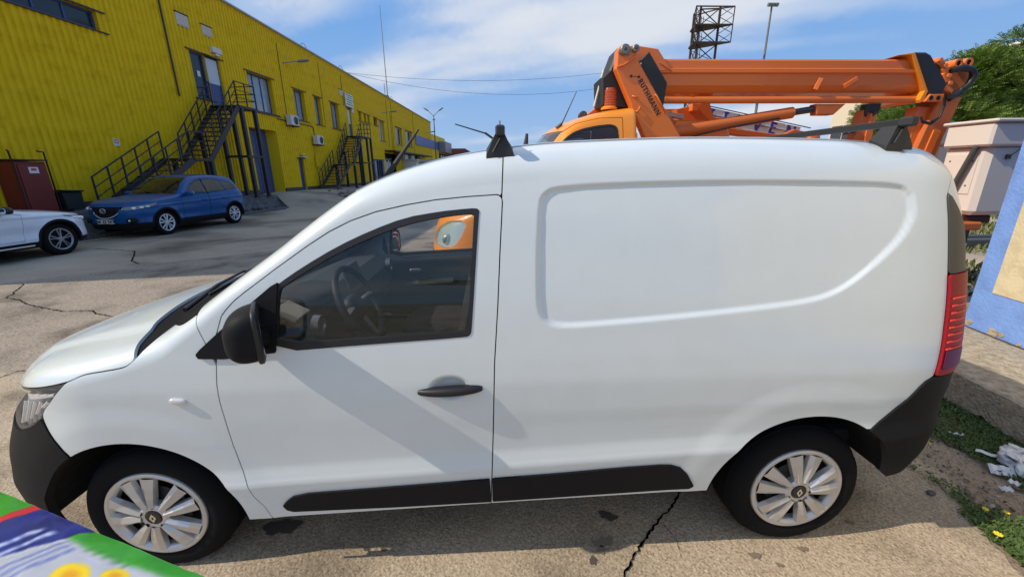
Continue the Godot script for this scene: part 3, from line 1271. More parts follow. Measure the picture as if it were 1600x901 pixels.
	bag.blob(Vector3.ZERO, Vector3(0.15, 0.055, 0.10), 2.2, Basis.IDENTITY, 44, 24)
	for k in bag.v.size():
		bag.v[k] *= 1.0 + 0.55 * crump.get_noise_3dv(bag.v[k] * 1.3) + 0.25 * crump.get_noise_3dv(bag.v[k] * 3.1)
	for k in bag.n.size():
		var p := bag.v[k]
		bag.n[k] = (bag.n[k] + Vector3(crump.get_noise_3dv(p * 3.0), crump.get_noise_3dv(p * 3.0 + Vector3(9, 0, 0)), crump.get_noise_3dv(p * 3.0 + Vector3(0, 9, 0))) * 1.6).normalized()
	var bg := part("plastic_bag", bag, white)
	bg.position = Vector3(4.52, 0.05, 0.44)
	bg.rotation.y = 0.5
	tag(bg, "crumpled white plastic bag lying in the weeds near the wall footing", "bag")
	for q in [["paper_strip", 4.415, 0.055, 0.385, 0.17, 0.022, 0.9, 0.35, "long thin white strip leaning beside the crumpled bag"], ["paper_scrap", 4.335, 0.035, 0.475, 0.10, 0.06, 0.5, 0.5, "folded white scrap of paper left of the crumpled bag"], ["paper_scrap", 4.20, 0.03, 0.60, 0.05, 0.03, 0.2, 0.2, "small white and blue scrap of paper nearest the sunlit weeds"], ["paper_scrap", 4.45, 0.03, 0.14, 0.07, 0.016, 0.5, 0.1, "narrow pale scrap lying on the soil near the van's bumper"], ["paper_scrap", 4.30, 0.03, 0.56, 0.045, 0.03, 1.2, 0.3, "tiny white scrap between the bag and the sunlit weeds"]]:
		var b := MB.new()
		var m := 8
		for k in m:
			var a0: float = (k / float(m) - 0.5) * q[4]
			var a1: float = ((k + 1) / float(m) - 0.5) * q[4]
			var h0: float = 0.006 * sin(k * 1.7)
			var h1: float = 0.006 * sin((k + 1) * 1.7)
			b.quad(Vector3(a0, h0, q[5] * 0.5), Vector3(a1, h1, q[5] * 0.5), Vector3(a1, h1, -q[5] * 0.5), Vector3(a0, h0, -q[5] * 0.5))
			b.quad(Vector3(a0, h0 - 0.0015, -q[5] * 0.5), Vector3(a1, h1 - 0.0015, -q[5] * 0.5), Vector3(a1, h1 - 0.0015, q[5] * 0.5), Vector3(a0, h0 - 0.0015, q[5] * 0.5))
		var o := part(q[0], b, white)
		o.position = Vector3(q[1], q[2], q[3])
		o.rotation = Vector3(q[7], -q[6], 0.1)
		tag(o, q[8], "litter")
	var stone := part("stone", MB.new().blob(Vector3(0, 0.012, 0), Vector3(0.022, 0.012, 0.016), 2.4, Basis.IDENTITY, 12, 7), mats.old_concrete)
	stone.position = Vector3(3.78, 0.012, 0.60)
	tag(stone, "single dark pebble on the shaded concrete behind the rear wheel", "stone")

# ------------------------------------------------------------------ the yellow hall; its own axes: x along the wall, y up, z out from the wall
func facade_thing(called: String, label: String, category: String, group := "") -> Node3D:
	return thing(called, label, category, FACADE_AT, deg_to_rad(FACADE_TURN), group)


func parapet(s: float) -> float:
	return 9.24 - 0.0185 * (s - 20.5)


func ribs(t: float) -> float:
	var q := fposmod(t, 0.2) / 0.2
	if q < 0.30:
		return 0.0
	if q < 0.42:
		return 0.038 * (q - 0.30) / 0.12
	if q < 0.84:
		return 0.038
	return 0.038 * (1.0 - q) / 0.16


# ribbed sheet from s0 to s1 with the openings left out
func cladding(m: MB, s0: float, s1: float, holes: Array, top_gap := 0.02) -> void:
	var cuts: Array[float] = []
	var k := floorf(s0 / 0.2)
	while k * 0.2 < s1:
		for o in [0.0, 0.06, 0.084, 0.168]:
			var s: float = k * 0.2 + o
			if s > s0 and s < s1:
				cuts.append(s)
		k += 1.0
	cuts.append(s0)
	cuts.append(s1)
	for h in holes:
		for e in [h[0], h[1]]:
			if e > s0 and e < s1:
				cuts.append(e)
	cuts.sort()
	for i in cuts.size() - 1:
		var a := cuts[i]
		var b := cuts[i + 1]
		if b - a < 1e-4:
			continue
		var mid := (a + b) * 0.5
		var spans: Array = [[0.90, parapet(mid) - top_gap]]
		for h in holes:
			if mid > h[0] and mid < h[1]:
				var nxt := []
				for sp in spans:
					if h[2] > sp[0] and h[2] < sp[1]:
						nxt.append([sp[0], h[2]])
					if h[3] < sp[1] and h[3] > sp[0]:
						nxt.append([h[3], sp[1]])
					if h[2] >= sp[1] or h[3] <= sp[0]:
						nxt.append(sp)
				spans = nxt
		var za := ribs(a + 1e-5)
		var zb := ribs(b - 1e-5)
		for sp in spans:
			m.quad(Vector3(a, sp[0], za), Vector3(b, sp[0], zb), Vector3(b, sp[1], zb), Vector3(a, sp[1], za))


func window_in(b: Node3D, h: Array, panes: int, frame: Material, pane_mat: Material, depth := 0.16, blinds := false) -> MeshInstance3D:
	var w: float = h[1] - h[0]
	var t: float = h[3] - h[2]
	var cx: float = (h[0] + h[1]) * 0.5
	var cy: float = (h[2] + h[3]) * 0.5
	# folded yellow reveal round the opening
	var rv := MB.new()
	rv.quad(Vector3(h[0], h[2], 0.04), Vector3(h[0], h[3], 0.04), Vector3(h[0], h[3], -depth - 0.05), Vector3(h[0], h[2], -depth - 0.05))
	rv.quad(Vector3(h[1], h[3], 0.04), Vector3(h[1], h[2], 0.04), Vector3(h[1], h[2], -depth - 0.05), Vector3(h[1], h[3], -depth - 0.05))
	rv.quad(Vector3(h[0], h[3], 0.04), Vector3(h[1], h[3], 0.04), Vector3(h[1], h[3], -depth - 0.05), Vector3(h[0], h[3], -depth - 0.05))
	rv.quad(Vector3(h[1], h[2], 0.04), Vector3(h[0], h[2], 0.04), Vector3(h[0], h[2], -depth - 0.05), Vector3(h[1], h[2], -depth - 0.05))
	part("window_reveal", rv, mats.hall_trim, b)
	part("lintel_flashing", MB.new().box(Vector3(cx + 0.04, h[3] + 0.03, 0.055), Vector3(w + 0.46, 0.05, 0.06), 0.006), mats.flashing, b)
	part("sill_flashing", MB.new().box(Vector3(cx + 0.04, h[2] - 0.03, 0.055), Vector3(w + 0.40, 0.045, 0.07), 0.006), mats.flashing, b)
	var f := MB.new()
	var e := 0.07
	f.box(Vector3(h[0] + e * 0.5, cy, -depth), Vector3(e, t, 0.06), 0.008)
	f.box(Vector3(h[1] - e * 0.5, cy, -depth), Vector3(e, t, 0.06), 0.008)
	f.box(Vector3(cx, h[2] + e * 0.5, -depth), Vector3(w - 2 * e, e, 0.06), 0.008)
	f.box(Vector3(cx, h[3] - e * 0.5, -depth), Vector3(w - 2 * e, e, 0.06), 0.008)
	var win := part("window", f, frame, b)
	for k in panes:
		var x0: float = h[0] + e + (w - 2 * e) * k / panes
		var x1: float = h[0] + e + (w - 2 * e) * (k + 1) / panes
		if k > 0:
			part("mullion", MB.new().box(Vector3(x0, cy, -depth), Vector3(0.06, t - 2 * e, 0.055), 0.006), frame, win)
		part("pane", MB.new().box(Vector3((x0 + x1) * 0.5, cy, -depth - 0.01), Vector3(x1 - x0 - 0.02, t - 2 * e + 0.02, 0.012)), pane_mat, win)
		if blinds:
			part("blind", MB.new().box(Vector3((x0 + x1) * 0.5, cy + t * 0.04, -depth - 0.09), Vector3(x1 - x0 - 0.05, t * 0.9, 0.01)), mats.blind, win)
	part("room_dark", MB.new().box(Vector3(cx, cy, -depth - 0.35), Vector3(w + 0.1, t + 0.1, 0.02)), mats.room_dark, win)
	return win


func build_hall() -> void:
	var yellow := mat("hall_yellow", lin(0.9, 0.9, 0.9), 0.5)
	weather(yellow, noise_tex(noise(0.010, 201, 5), 512, [0.0, lin(0.68, 0.435, 0.010), 0.35, lin(0.82, 0.54, 0.014), 0.6, lin(0.86, 0.57, 0.016), 1.0, lin(0.88, 0.60, 0.024)]), 0.35)
	yellow.metallic_specular = 0.15
	mat("hall_trim", lin(0.66, 0.43, 0.012), 0.6).metallic_specular = 0.2
	mat("flashing", lin(0.055, 0.045, 0.025), 0.6)
	mat("coping", lin(0.33, 0.32, 0.28), 0.5, 0.2)
	mat("frame_blue", lin(0.014, 0.05, 0.20), 0.4)
	mat("gate_blue", lin(0.012, 0.040, 0.135), 0.5)
	mat("frame_white", lin(0.62, 0.62, 0.60), 0.5)
	mat("blind", lin(0.55, 0.60, 0.65), 0.8)
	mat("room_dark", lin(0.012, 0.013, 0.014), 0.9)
	glass("hall_glass", lin(0.40, 0.46, 0.50), 0.55, 0.03)
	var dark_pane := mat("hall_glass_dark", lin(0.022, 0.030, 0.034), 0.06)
	mat("plinth_grey", lin(0.055, 0.058, 0.066), 0.9)
	mat("vent_white", lin(0.62, 0.60, 0.57), 0.6)
	mat("stair_steel", lin(0.020, 0.021, 0.030), 0.55)
	mat("sign_white", lin(0.70, 0.70, 0.66), 0.5)
	mat("sign_green", lin(0.03, 0.20, 0.07), 0.5)
	mat("band_blue", lin(0.022, 0.075, 0.27), 0.45)
	mat("fascia_grey", lin(0.22, 0.22, 0.24), 0.5)
	mat("ac_white", lin(0.58, 0.57, 0.54), 0.5)

	var b := facade_thing("yellow_hall", "long two-storey hall clad in yellow ribbed metal, blue doors, blue band at its far end", "building")
	var strip := [9.2, 14.28, 6.2, 6.75]
	var upwin := [17.9, 18.72, 4.82, 6.62]
	var updoor := [18.72, 19.58, 4.62, 6.62]
	var w1 := [21.40, 23.35, 4.82, 6.60]
	var w2 := [25.45, 26.58, 4.83, 6.54]
	var w3 := [27.80, 28.62, 4.81, 6.53]
	var w4 := [30.06, 31.22, 4.80, 6.52]
	var d3 := [32.75, 33.42, 4.42, 6.50]
	var gate := [20.80, 23.05, 0.60, 3.95]
	var d2 := [24.88, 25.42, 0.60, 2.57]
	var sm := [[34.9, 35.40, 5.87, 6.54], [36.0, 36.44, 5.87, 6.52], [36.76, 37.22, 5.88, 6.50], [38.22, 39.08, 5.86, 6.50]]
	var w5 := [39.52, 40.82, 4.64, 6.42]
	var w6 := [44.25, 46.40, 4.60, 6.32]
	var w7 := [47.70, 50.35, 4.60, 6.30]
	var shop := [40.3, 43.6, 0.60, 3.55]
	var shop2 := [36.9, 39.9, 0.60, 2.9]
	var side_door := [53.2, 55.8, 0.60, 3.3]
	var holes := [strip, upwin, updoor, w1, w2, w3, w4, d3, gate, d2, w5, w6, w7, shop, shop2, side_door]
	holes.append_array(sm)
	# sheets near enough to tell apart are parts of their own, their laps a little uneven
	var s := 4.6
	while s < 31.99:
		var e := minf(s + 1.0, 32.0)
		var m := MB.new()
		cladding(m, s, e - 0.006, holes)
		var p := part("cladding_panel", m, yellow, b)
		p.position.z = 0.004 * (int(s * 7.0) % 3)
		s = e
	var rest := MB.new()
	cladding(rest, 32.0, 60.5, holes)
	part("cladding", rest, yellow, b)
	# the body behind the sheets, with the return walls and roof
	var body := MB.new()
	body.quad(Vector3(4.6, 0.0, -28), Vector3(4.6, 0.0, 0.0), Vector3(4.6, 9.5, 0.0), Vector3(4.6, 9.5, -28))
	body.quad(Vector3(60.5, 0.0, 0.0), Vector3(60.5, 0.0, -28), Vector3(60.5, 8.5, -28), Vector3(60.5, 8.5, 0.0))
	body.quad(Vector3(60.5, 0.0, -28), Vector3(4.6, 0.0, -28), Vector3(4.6, 9.5, -28), Vector3(60.5, 8.5, -28))
	body.quad(Vector3(4.6, 9.3, 0), Vector3(60.5, 8.3, 0), Vector3(60.5, 8.3, -28), Vector3(4.6, 9.3, -28))
	part("wall", body, yellow, b)
	var cap := MB.new()
	cap.bar(Vector3(4.5, parapet(4.5) + 0.03, 0.03), Vector3(60.6, parapet(60.6) + 0.03, 0.03), 0.22, 0.09, 0.01)
	part("coping", cap, mats.coping, b)
	for q in [[4.6, 20.70], [23.15, 24.82], [25.50, 36.8], [43.7, 53.1]]:
		part("plinth", MB.new().box(Vector3((q[0] + q[1]) * 0.5, 0.62, 0.0), Vector3(q[1] - q[0], 0.52, 0.09), 0.01), mats.plinth_grey, b)
	# windows and doors
	window_in(b, strip, 6, mats.frame_blue, dark_pane, 0.12)
	var uw := window_in(b, upwin, 1, mats.frame_blue, dark_pane, 0.10)
	part("notice", MB.new().box(Vector3(18.36, 5.82, -0.085), Vector3(0.16, 0.22, 0.006)), mats.sign_white, uw)
	window_in(b, w1, 3, mats.frame_blue, mats.hall_glass, 0.2, true)
	window_in(b, w2, 2, mats.frame_blue, mats.hall_glass, 0.2, true)
	window_in(b, w3, 1, mats.frame_blue, mats.hall_glass, 0.2, true)
	window_in(b, w4, 2, mats.frame_blue, mats.hall_glass, 0.2, true)
	for q in sm:
		window_in(b, q, 1, mats.flashing, dark_pane, 0.2)
	window_in(b, w5, 2, mats.frame_white, mats.hall_glass, 0.2, true)
	window_in(b, w6, 3, mats.frame_white, dark_pane, 0.2, true)
	window_in(b, w7, 3, mats.frame_white, dark_pane, 0.2, true)
	for q in [[updoor, true], [d2, false], [d3, true]]:
		var h: Array = q[0]
		var cx: float = (h[0] + h[1]) * 0.5
		var w: float = h[1] - h[0]
		var leaf := MB.new().box(Vector3(cx, (h[2] + h[3]) * 0.5, -0.10), Vector3(w, h[3] - h[2], 0.06), 0.008)
		var d := part("door", leaf, mats.gate_blue if not q[1] else mats.frame_blue, b)
		if q[1]:
			part("door_pane", MB.new().box(Vector3(cx, h[2] + (h[3] - h[2]) * 0.72, -0.064), Vector3(w - 0.14, (h[3] - h[2]) * 0.50, 0.012), 0.003), mats.blind, d)
		part("handle", MB.new().box(Vector3(h[0] + 0.09, h[2] + 1.0, -0.05), Vector3(0.03, 0.14, 0.03), 0.006), mats.chrome_dull, d)
		part("lintel_flashing", MB.new().box(Vector3(cx + 0.05, h[3] + 0.03, 0.055), Vector3(w + 0.4, 0.05, 0.06), 0.006), mats.flashing, b)
		part("door_reveal", MB.new().box(Vector3(h[1] + 0.012, (h[2] + h[3]) * 0.5, -0.04), Vector3(0.024, h[3] - h[2], 0.15), 0.003), mats.hall_trim, b)
	# the tall blue gate in a deep yellow opening
	var gt := MB.new().box(Vector3(21.75, 2.30, -0.42), Vector3(2.0, 3.3, 0.06), 0.01)
	var gate_part := part("gate", gt, mats.gate_blue, b)
	for k in 4:
		part("gate_panel", MB.new().box(Vector3(21.0 + k * 0.5, 2.30, -0.383), Vector3(0.46, 3.2, 0.02), 0.008), mats.gate_blue, gate_part)
	part("gate_notice", MB.new().box(Vector3(21.62, 2.45, -0.368), Vector3(0.2, 0.28, 0.008)), mats.flashing, gate_part)
	var gr := MB.new()
	gr.quad(Vector3(20.8, 0.6, 0.04), Vector3(20.8, 3.95, 0.04), Vector3(20.8, 3.95, -0.5), Vector3(20.8, 0.6, -0.5))
	gr.quad(Vector3(23.05, 3.95, 0.04), Vector3(23.05, 0.6, 0.04), Vector3(22.78, 0.6, -0.5), Vector3(22.78, 3.95, -0.5))
	gr.quad(Vector3(20.8, 3.95, 0.04), Vector3(23.05, 3.95, 0.04), Vector3(23.05, 3.95, -0.5), Vector3(20.8, 3.95, -0.5))
	part("gate_reveal", gr, mats.hall_trim, b)
	# shop openings at the far end
	for h in [shop, shop2, side_door]:
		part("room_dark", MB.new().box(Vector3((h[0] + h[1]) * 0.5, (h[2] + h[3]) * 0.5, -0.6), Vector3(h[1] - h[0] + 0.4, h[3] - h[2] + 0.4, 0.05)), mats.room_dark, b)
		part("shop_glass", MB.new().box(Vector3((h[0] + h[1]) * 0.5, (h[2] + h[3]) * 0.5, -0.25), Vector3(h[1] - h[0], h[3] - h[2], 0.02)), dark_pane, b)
	for k in 5:
		part("poster", MB.new().box(Vector3(40.7 + k * 0.42, 1.9 + 0.15 * (k % 2), -0.22), Vector3(0.32, 1.7, 0.02)), [mats.sign_white, mats.vent_white, mats.sign_white, mats.blind, mats.sign_white][k], b)
	for k in 4:
		part("shop_post", MB.new().box(Vector3(36.95 + k * 0.98, 1.75, -0.2), Vector3(0.10, 2.3, 0.08), 0.01), mats.frame_blue, b)
	part("shop_rail", MB.new().box(Vector3(38.4, 2.86, -0.2), Vector3(3.1, 0.14, 0.09), 0.01), mats.frame_blue, b)
	part("shop_rail", MB.new().box(Vector3(38.4, 1.35, -0.2), Vector3(3.1, 0.08, 0.09), 0.01), mats.frame_blue, b)
	var awn := MB.new()
	awn.box(Vector3(48.2, 3.74, 0.55), Vector3(15.6, 0.14, 1.1), 0.02)
	part("awning", awn, mats.flashing, b)
	for k in 4:
		part("awning_box", MB.new().box(Vector3(43.6 + k * 2.6, 3.35, 0.3), Vector3(1.2, 0.5, 0.3), 0.02), [mats.flashing, mats.ac_white, mats.ac_white, mats.flashing][k], b)
	part("sign_band", MB.new().box(Vector3(58.5, 5.58, 0.09), Vector3(13.4, 1.12, 0.08), 0.01), mats.band_blue, b)
	# a lower wing continues past the tall part
	var low := MB.new()
	low.box(Vector3(65.5, 3.5, -8.0), Vector3(10.0, 7.1, 16.0), 0.02)
	part("lower_wing", low, yellow, b)
	part("fascia", MB.new().box(Vector3(67.9, 5.5, 0.5), Vector3(5.2, 1.6, 1.2), 0.03), mats.fascia_grey, b)
	part("shop_front", MB.new().box(Vector3(67.9, 2.6, 0.03), Vector3(5.2, 3.9, 0.12), 0.02), mats.room_dark, b)
	for k in 3:
		part("shop_bill", MB.new().box(Vector3(66.4 + k * 1.5, 3.7, 0.12), Vector3(0.8, 1.2, 0.05), 0.01), mats.sign_white, b)
	# louvred vents
	for q in [[17.58, 18.15, 7.42, 7.86], [18.90, 19.42, 7.44, 7.82], [31.72, 32.2, 7.22, 7.62], [32.95, 33.4, 7.2, 7.54]]:
		var v := part("vent", MB.new().box(Vector3((q[0] + q[1]) * 0.5, (q[2] + q[3]) * 0.5, 0.05), Vector3(q[1] - q[0], q[3] - q[2], 0.05), 0.006), mats.vent_white, b)
		for k in 5:
			part("louvre", MB.new().box(Vector3((q[0] + q[1]) * 0.5, lerpf(q[2], q[3], (k + 0.6) / 5.4), 0.085), Vector3(q[1] - q[0] - 0.07, 0.05, 0.014), 0.003, Basis(Vector3(1, 0, 0), 0.6)), mats.vent_white, v)
		part("lintel_flashing", MB.new().box(Vector3((q[0] + q[1]) * 0.5, q[3] + 0.03, 0.06), Vector3(q[1] - q[0] + 0.12, 0.025, 0.08), 0.004), mats.flashing, b)
	# the lit-box sign and notices
	part("door_sign", MB.new().box(Vector3(19.42, 6.95, 0.10), Vector3(0.56, 0.22, 0.14), 0.01), mats.vent_white, b)
	part("door_lamp", MB.new().box(Vector3(19.45, 6.79, 0.09), Vector3(0.22, 0.09, 0.10), 0.01), mats.sign_white, b)
	var nt := part("wall_notice", MB.new().box(Vector3(13.8, 2.76, 0.05), Vector3(0.20, 0.24, 0.012), 0.002), mats.vent_white, b)
	part("notice_mark", MB.new().lathe([Vector2(0.07, 0.0), Vector2(0.07, 0.004), Vector2(0.045, 0.004)], Vector3(13.8, 2.79, 0.056), Basis(Vector3(1, 0, 0), PI / 2), 16), mats.notice_red, nt)
	var sg := part("shop_sign", MB.new().box(Vector3(33.05, 7.06, 0.14), Vector3(1.32, 0.92, 0.08), 0.01), mats.sign_white, b)
	for k in 5:
		part("sign_line", MB.new().box(Vector3(33.05, 7.40 - k * 0.16, 0.183), Vector3(1.12 if k % 2 == 0 else 0.9, 0.07, 0.008)), mats.sign_green, sg)
	part("small_notice", MB.new().box(Vector3(33.7, 6.42, 0.07), Vector3(0.4, 0.28, 0.03), 0.004), mats.vent_white, b)
	# cables, joints and downpipes
	part("downpipe", MB.new().tube([Vector3(16.88, 4.7, 0.07), Vector3(16.90, 9.1, 0.07)], 0.035, 8), mats.flashing, b)
	for q in [[24.35, 4.9, 8.6], [28.9, 4.9, 8.7], [32.2, 6.6, 8.7], [43.3, 4.0, 8.6], [41.9, 4.2, 8.5], [51.2, 3.9, 8.5], [42.9, 3.9, 7.6]]:
		part("cable", MB.new().tube([Vector3(q[0], q[1], 0.05), Vector3(q[0] + 0.02, q[2], 0.05)], 0.018, 6), mats.flashing, b)
	part("cable", MB.new().tube([Vector3(23.3, 4.62, 0.06), Vector3(27.0, 4.60, 0.06), Vector3(27.15, 4.55, 0.06), Vector3(27.2, 4.02, 0.06)], 0.03, 6), mats.flashing, b)
	part("cable_tray", MB.new().box(Vector3(22.2, 4.74, 0.07), Vector3(3.0, 0.05, 0.06), 0.01), mats.flashing, b)
	part("gas_fitting", MB.new().box(Vector3(26.95, 2.45, 0.10), Vector3(0.32, 0.7, 0.12), 0.02), mats.hall_trim, b)
	part("gas_pipe", MB.new().tube([Vector3(26.95, 3.5, 0.08), Vector3(27.0, 0.9, 0.08)], 0.03, 6), mats.hall_trim, b)
	var lamp := part("door_lamp", MB.new().blob(Vector3(25.2, 2.80, 0.16), Vector3(0.16, 0.09, 0.13), 3.0), mats.lamp_yellow, b)
	part("lamp_shelf", MB.new().box(Vector3(25.2, 2.66, 0.15), Vector3(0.62, 0.04, 0.3), 0.005), mats.frame_white, lamp)
	# loops of wire on the coping
	for q in [27.5, 32.6, 44.0]:
		var arc := []
		for k in 9:
			var a := PI * k / 8.0
			arc.append(Vector3(q + 0.35 * cos(a), parapet(q) + 0.06 + 0.28 * sin(a), -0.02))
		part("roof_hoop", MB.new().tube(arc, 0.015, 6), mats.flashing, b)

	# wall lamps on arms
	for q in [[24.75, 7.72, "street-type lamp on the yellow wall above the first air conditioner"], [40.6, 7.15, "street-type lamp on the yellow wall far above the second stair"], [57.0, 6.8, "small wall lamp at the far end above the blue band"]]:
		var l := facade_thing("wall_lamp", q[2], "lamp", "lamps on the hall's wall")
		var o := Vector3(q[0], q[1], 0.04)
		part("lamp_arm", MB.new().tube([o, o + Vector3(0.1, 0.06, 0.3), o + Vector3(0.3, 0.15, 0.75)], 0.03, 8), mats.chrome_dull, l)
		part("lamp_head", MB.new().blob(o + Vector3(0.42, 0.19, 1.0), Vector3(0.12, 0.075, 0.34), 2.6, Basis(Vector3(0, 1, 0), 0.35) * Basis(Vector3(1, 0, 0), -0.16)), mats.lamp_grey, l)
	# air conditioners
	for q in [[24.0, 4.38, "white outdoor air conditioner by the three-pane window"], [26.72, 3.50, "white outdoor air conditioner lower down, under a cable"]]:
		var a := facade_thing("air_conditioner", q[2], "air conditioner", "air conditioners on the hall's wall")
		var c := Vector3(q[0] + 0.43, q[1] + 0.27, 0.30)
		part("casing", MB.new().box(c, Vector3(0.82, 0.55, 0.30), 0.02), mats.ac_white, a)
		part("fan_recess", MB.new().lathe([Vector2(0.22, 0.0), Vector2(0.215, 0.012), Vector2(0.19, 0.006), Vector2(0.0, 0.006)], c + Vector3(0.10, 0, 0.151), Basis(Vector3(1, 0, 0), PI / 2), 24), mats.room_dark, a)
		for k in 4:
			var ring := []
			for i in 21:
				ring.append(c + Vector3(0.10, 0, 0.165) + Vector3(cos(TAU * i / 20.0), sin(TAU * i / 20.0), 0) * (0.05 + k * 0.05))
			part("fan_guard", MB.new().tube(ring, 0.006, 5, false), mats.chrome_dull, a)
		for k in 2:
			part("bracket", MB.new().box(c + Vector3(-0.3 + 0.6 * k, -0.31, -0.06), Vector3(0.05, 0.06, 0.5), 0.005), mats.flashing, a)
	stair("outside_stair", "long dark steel stair up to the blue and white upper door", [12.45, 0.70, 15.25, 2.28, 16.10, 18.30, 4.56, 19.55], [[19.35, 1.42], [18.45, 1.42], [19.35, 0.35], [18.5, 0.35], [16.1, 1.42], [15.6, 0.35], [17.2, 0.35]])
	stair("outside_stair", "second dark steel stair further along the yellow wall, below the green-lettered sign", [26.6, 0.76, 28.9, 2.30, 29.6, 31.6, 4.38, 33.45], [[33.3, 1.42], [32.5, 1.42], [33.3, 0.4], [29.7, 1.42], [31.2, 1.42], [29.0, 0.4], [30.6, 0.4]])
	# red cabinet, bin and white kiosk stand at the wall's foot
	var cab := facade_thing("cabinet", "dark red steel cabinet against the yellow wall behind the white hatchback", "cabinet")
	part("casing", MB.new().box(Vector3(10.66, 1.38, 0.36), Vector3(0.70, 1.36, 0.60), 0.012), mats.cabinet_red, cab)
	part("door", MB.new().box(Vector3(10.66, 1.36, 0.68), Vector3(0.63, 1.27, 0.025), 0.006), mats.cabinet_red, cab)
	part("lid", MB.new().box(Vector3(10.66, 2.10, 0.38), Vector3(0.77, 0.04, 0.68), 0.006), mats.cabinet_dark, cab)
	var cn := part("warning_notice", MB.new().box(Vector3(10.66, 1.84, 0.697), Vector3(0.22, 0.16, 0.008)), mats.sign_white, cab)
	part("notice_mark", MB.new().box(Vector3(10.66, 1.86, 0.703), Vector3(0.12, 0.06, 0.006)), mats.notice_red, cn)
	for k in 2:
		part("pipe", MB.new().tube([Vector3(10.30 + k * 0.78, 0.7, 0.62), Vector3(10.30 + k * 0.78, 2.32, 0.62), Vector3(10.30 + k * 0.78 - 0.03 - 0.12 * k, 2.34, 0.62)], 0.022, 8), mats.cabinet_dark, cab)
	var bin := facade_thing("waste_bin", "dark wheeled waste bin next to the red cabinet", "bin")
	var bb := MB.new()
	bb.prism(pv([-0.22, 0.06, 0.22, 0.06, 0.26, 0.56, -0.26, 0.56]), Transform3D(Basis.IDENTITY, Vector3(11.40, 0.68, 0.30)), 0.44, 0.02)
	part("tub", bb, mats.bin_dark, bin)
	part("lid", MB.new().box(Vector3(11.40, 1.27, 0.53), Vector3(0.58, 0.05, 0.54), 0.02, Basis(Vector3(0, 0, 1), -0.05)), mats.bin_dark, bin)
	for k in 2:
		part("wheel", MB.new().lathe([Vector2(0.0, 0.03), Vector2(0.10, 0.03), Vector2(0.10, -0.03), Vector2(0.0, -0.03)], Vector3(11.22 + 0.36 * k, 0.78, 0.30), Basis(Vector3(0, 0, 1), PI / 2), 16), mats.rubber, bin)
	var kiosk := facade_thing("kiosk", "white kiosk with a dark green window under the awning", "kiosk")
	part("walls", MB.new().box(Vector3(48.6, 1.85, 0.8), Vector3(5.4, 2.3, 1.5), 0.03), mats.vent_white, kiosk)
	part("window", MB.new().box(Vector3(47.9, 1.85, 1.56), Vector3(2.6, 1.2, 0.04), 0.01), mats.kiosk_green, kiosk)
	part("roof", MB.new().box(Vector3(48.6, 3.05, 0.85), Vector3(5.7, 0.12, 1.8), 0.03), mats.ac_white, kiosk)
	part("door", MB.new().box(Vector3(50.5, 1.65, 1.56), Vector3(0.8, 1.9, 0.04), 0.01), mats.blind, kiosk)
	# mast on the roof
	var mast := facade_thing("roof_mast", "thin tall lightning mast rising from the hall's roof", "mast")
	part("pole", MB.new().tube([Vector3(52.0, 8.3, -3.0), Vector3(52.0, 20.0, -3.0)], [0.07, 0.03], 6), mats.lamp_grey, mast)
	part("foot", MB.new().box(Vector3(52.0, 8.6, -3.0), Vector3(0.4, 0.6, 0.4), 0.02), mats.lamp_grey, mast)
	var whip := facade_thing("roof_aerial", "short aerial with a box on the parapet in mid-distance", "aerial")
	part("pole", MB.new().tube([Vector3(43.0, 8.7, -0.3), Vector3(43.0, 10.2, -0.3)], 0.025, 6), mats.flashing, whip)
	part("box", MB.new().box(Vector3(43.5, 9.0, -0.3), Vector3(0.6, 0.35, 0.3), 0.02), mats.flashing, whip)


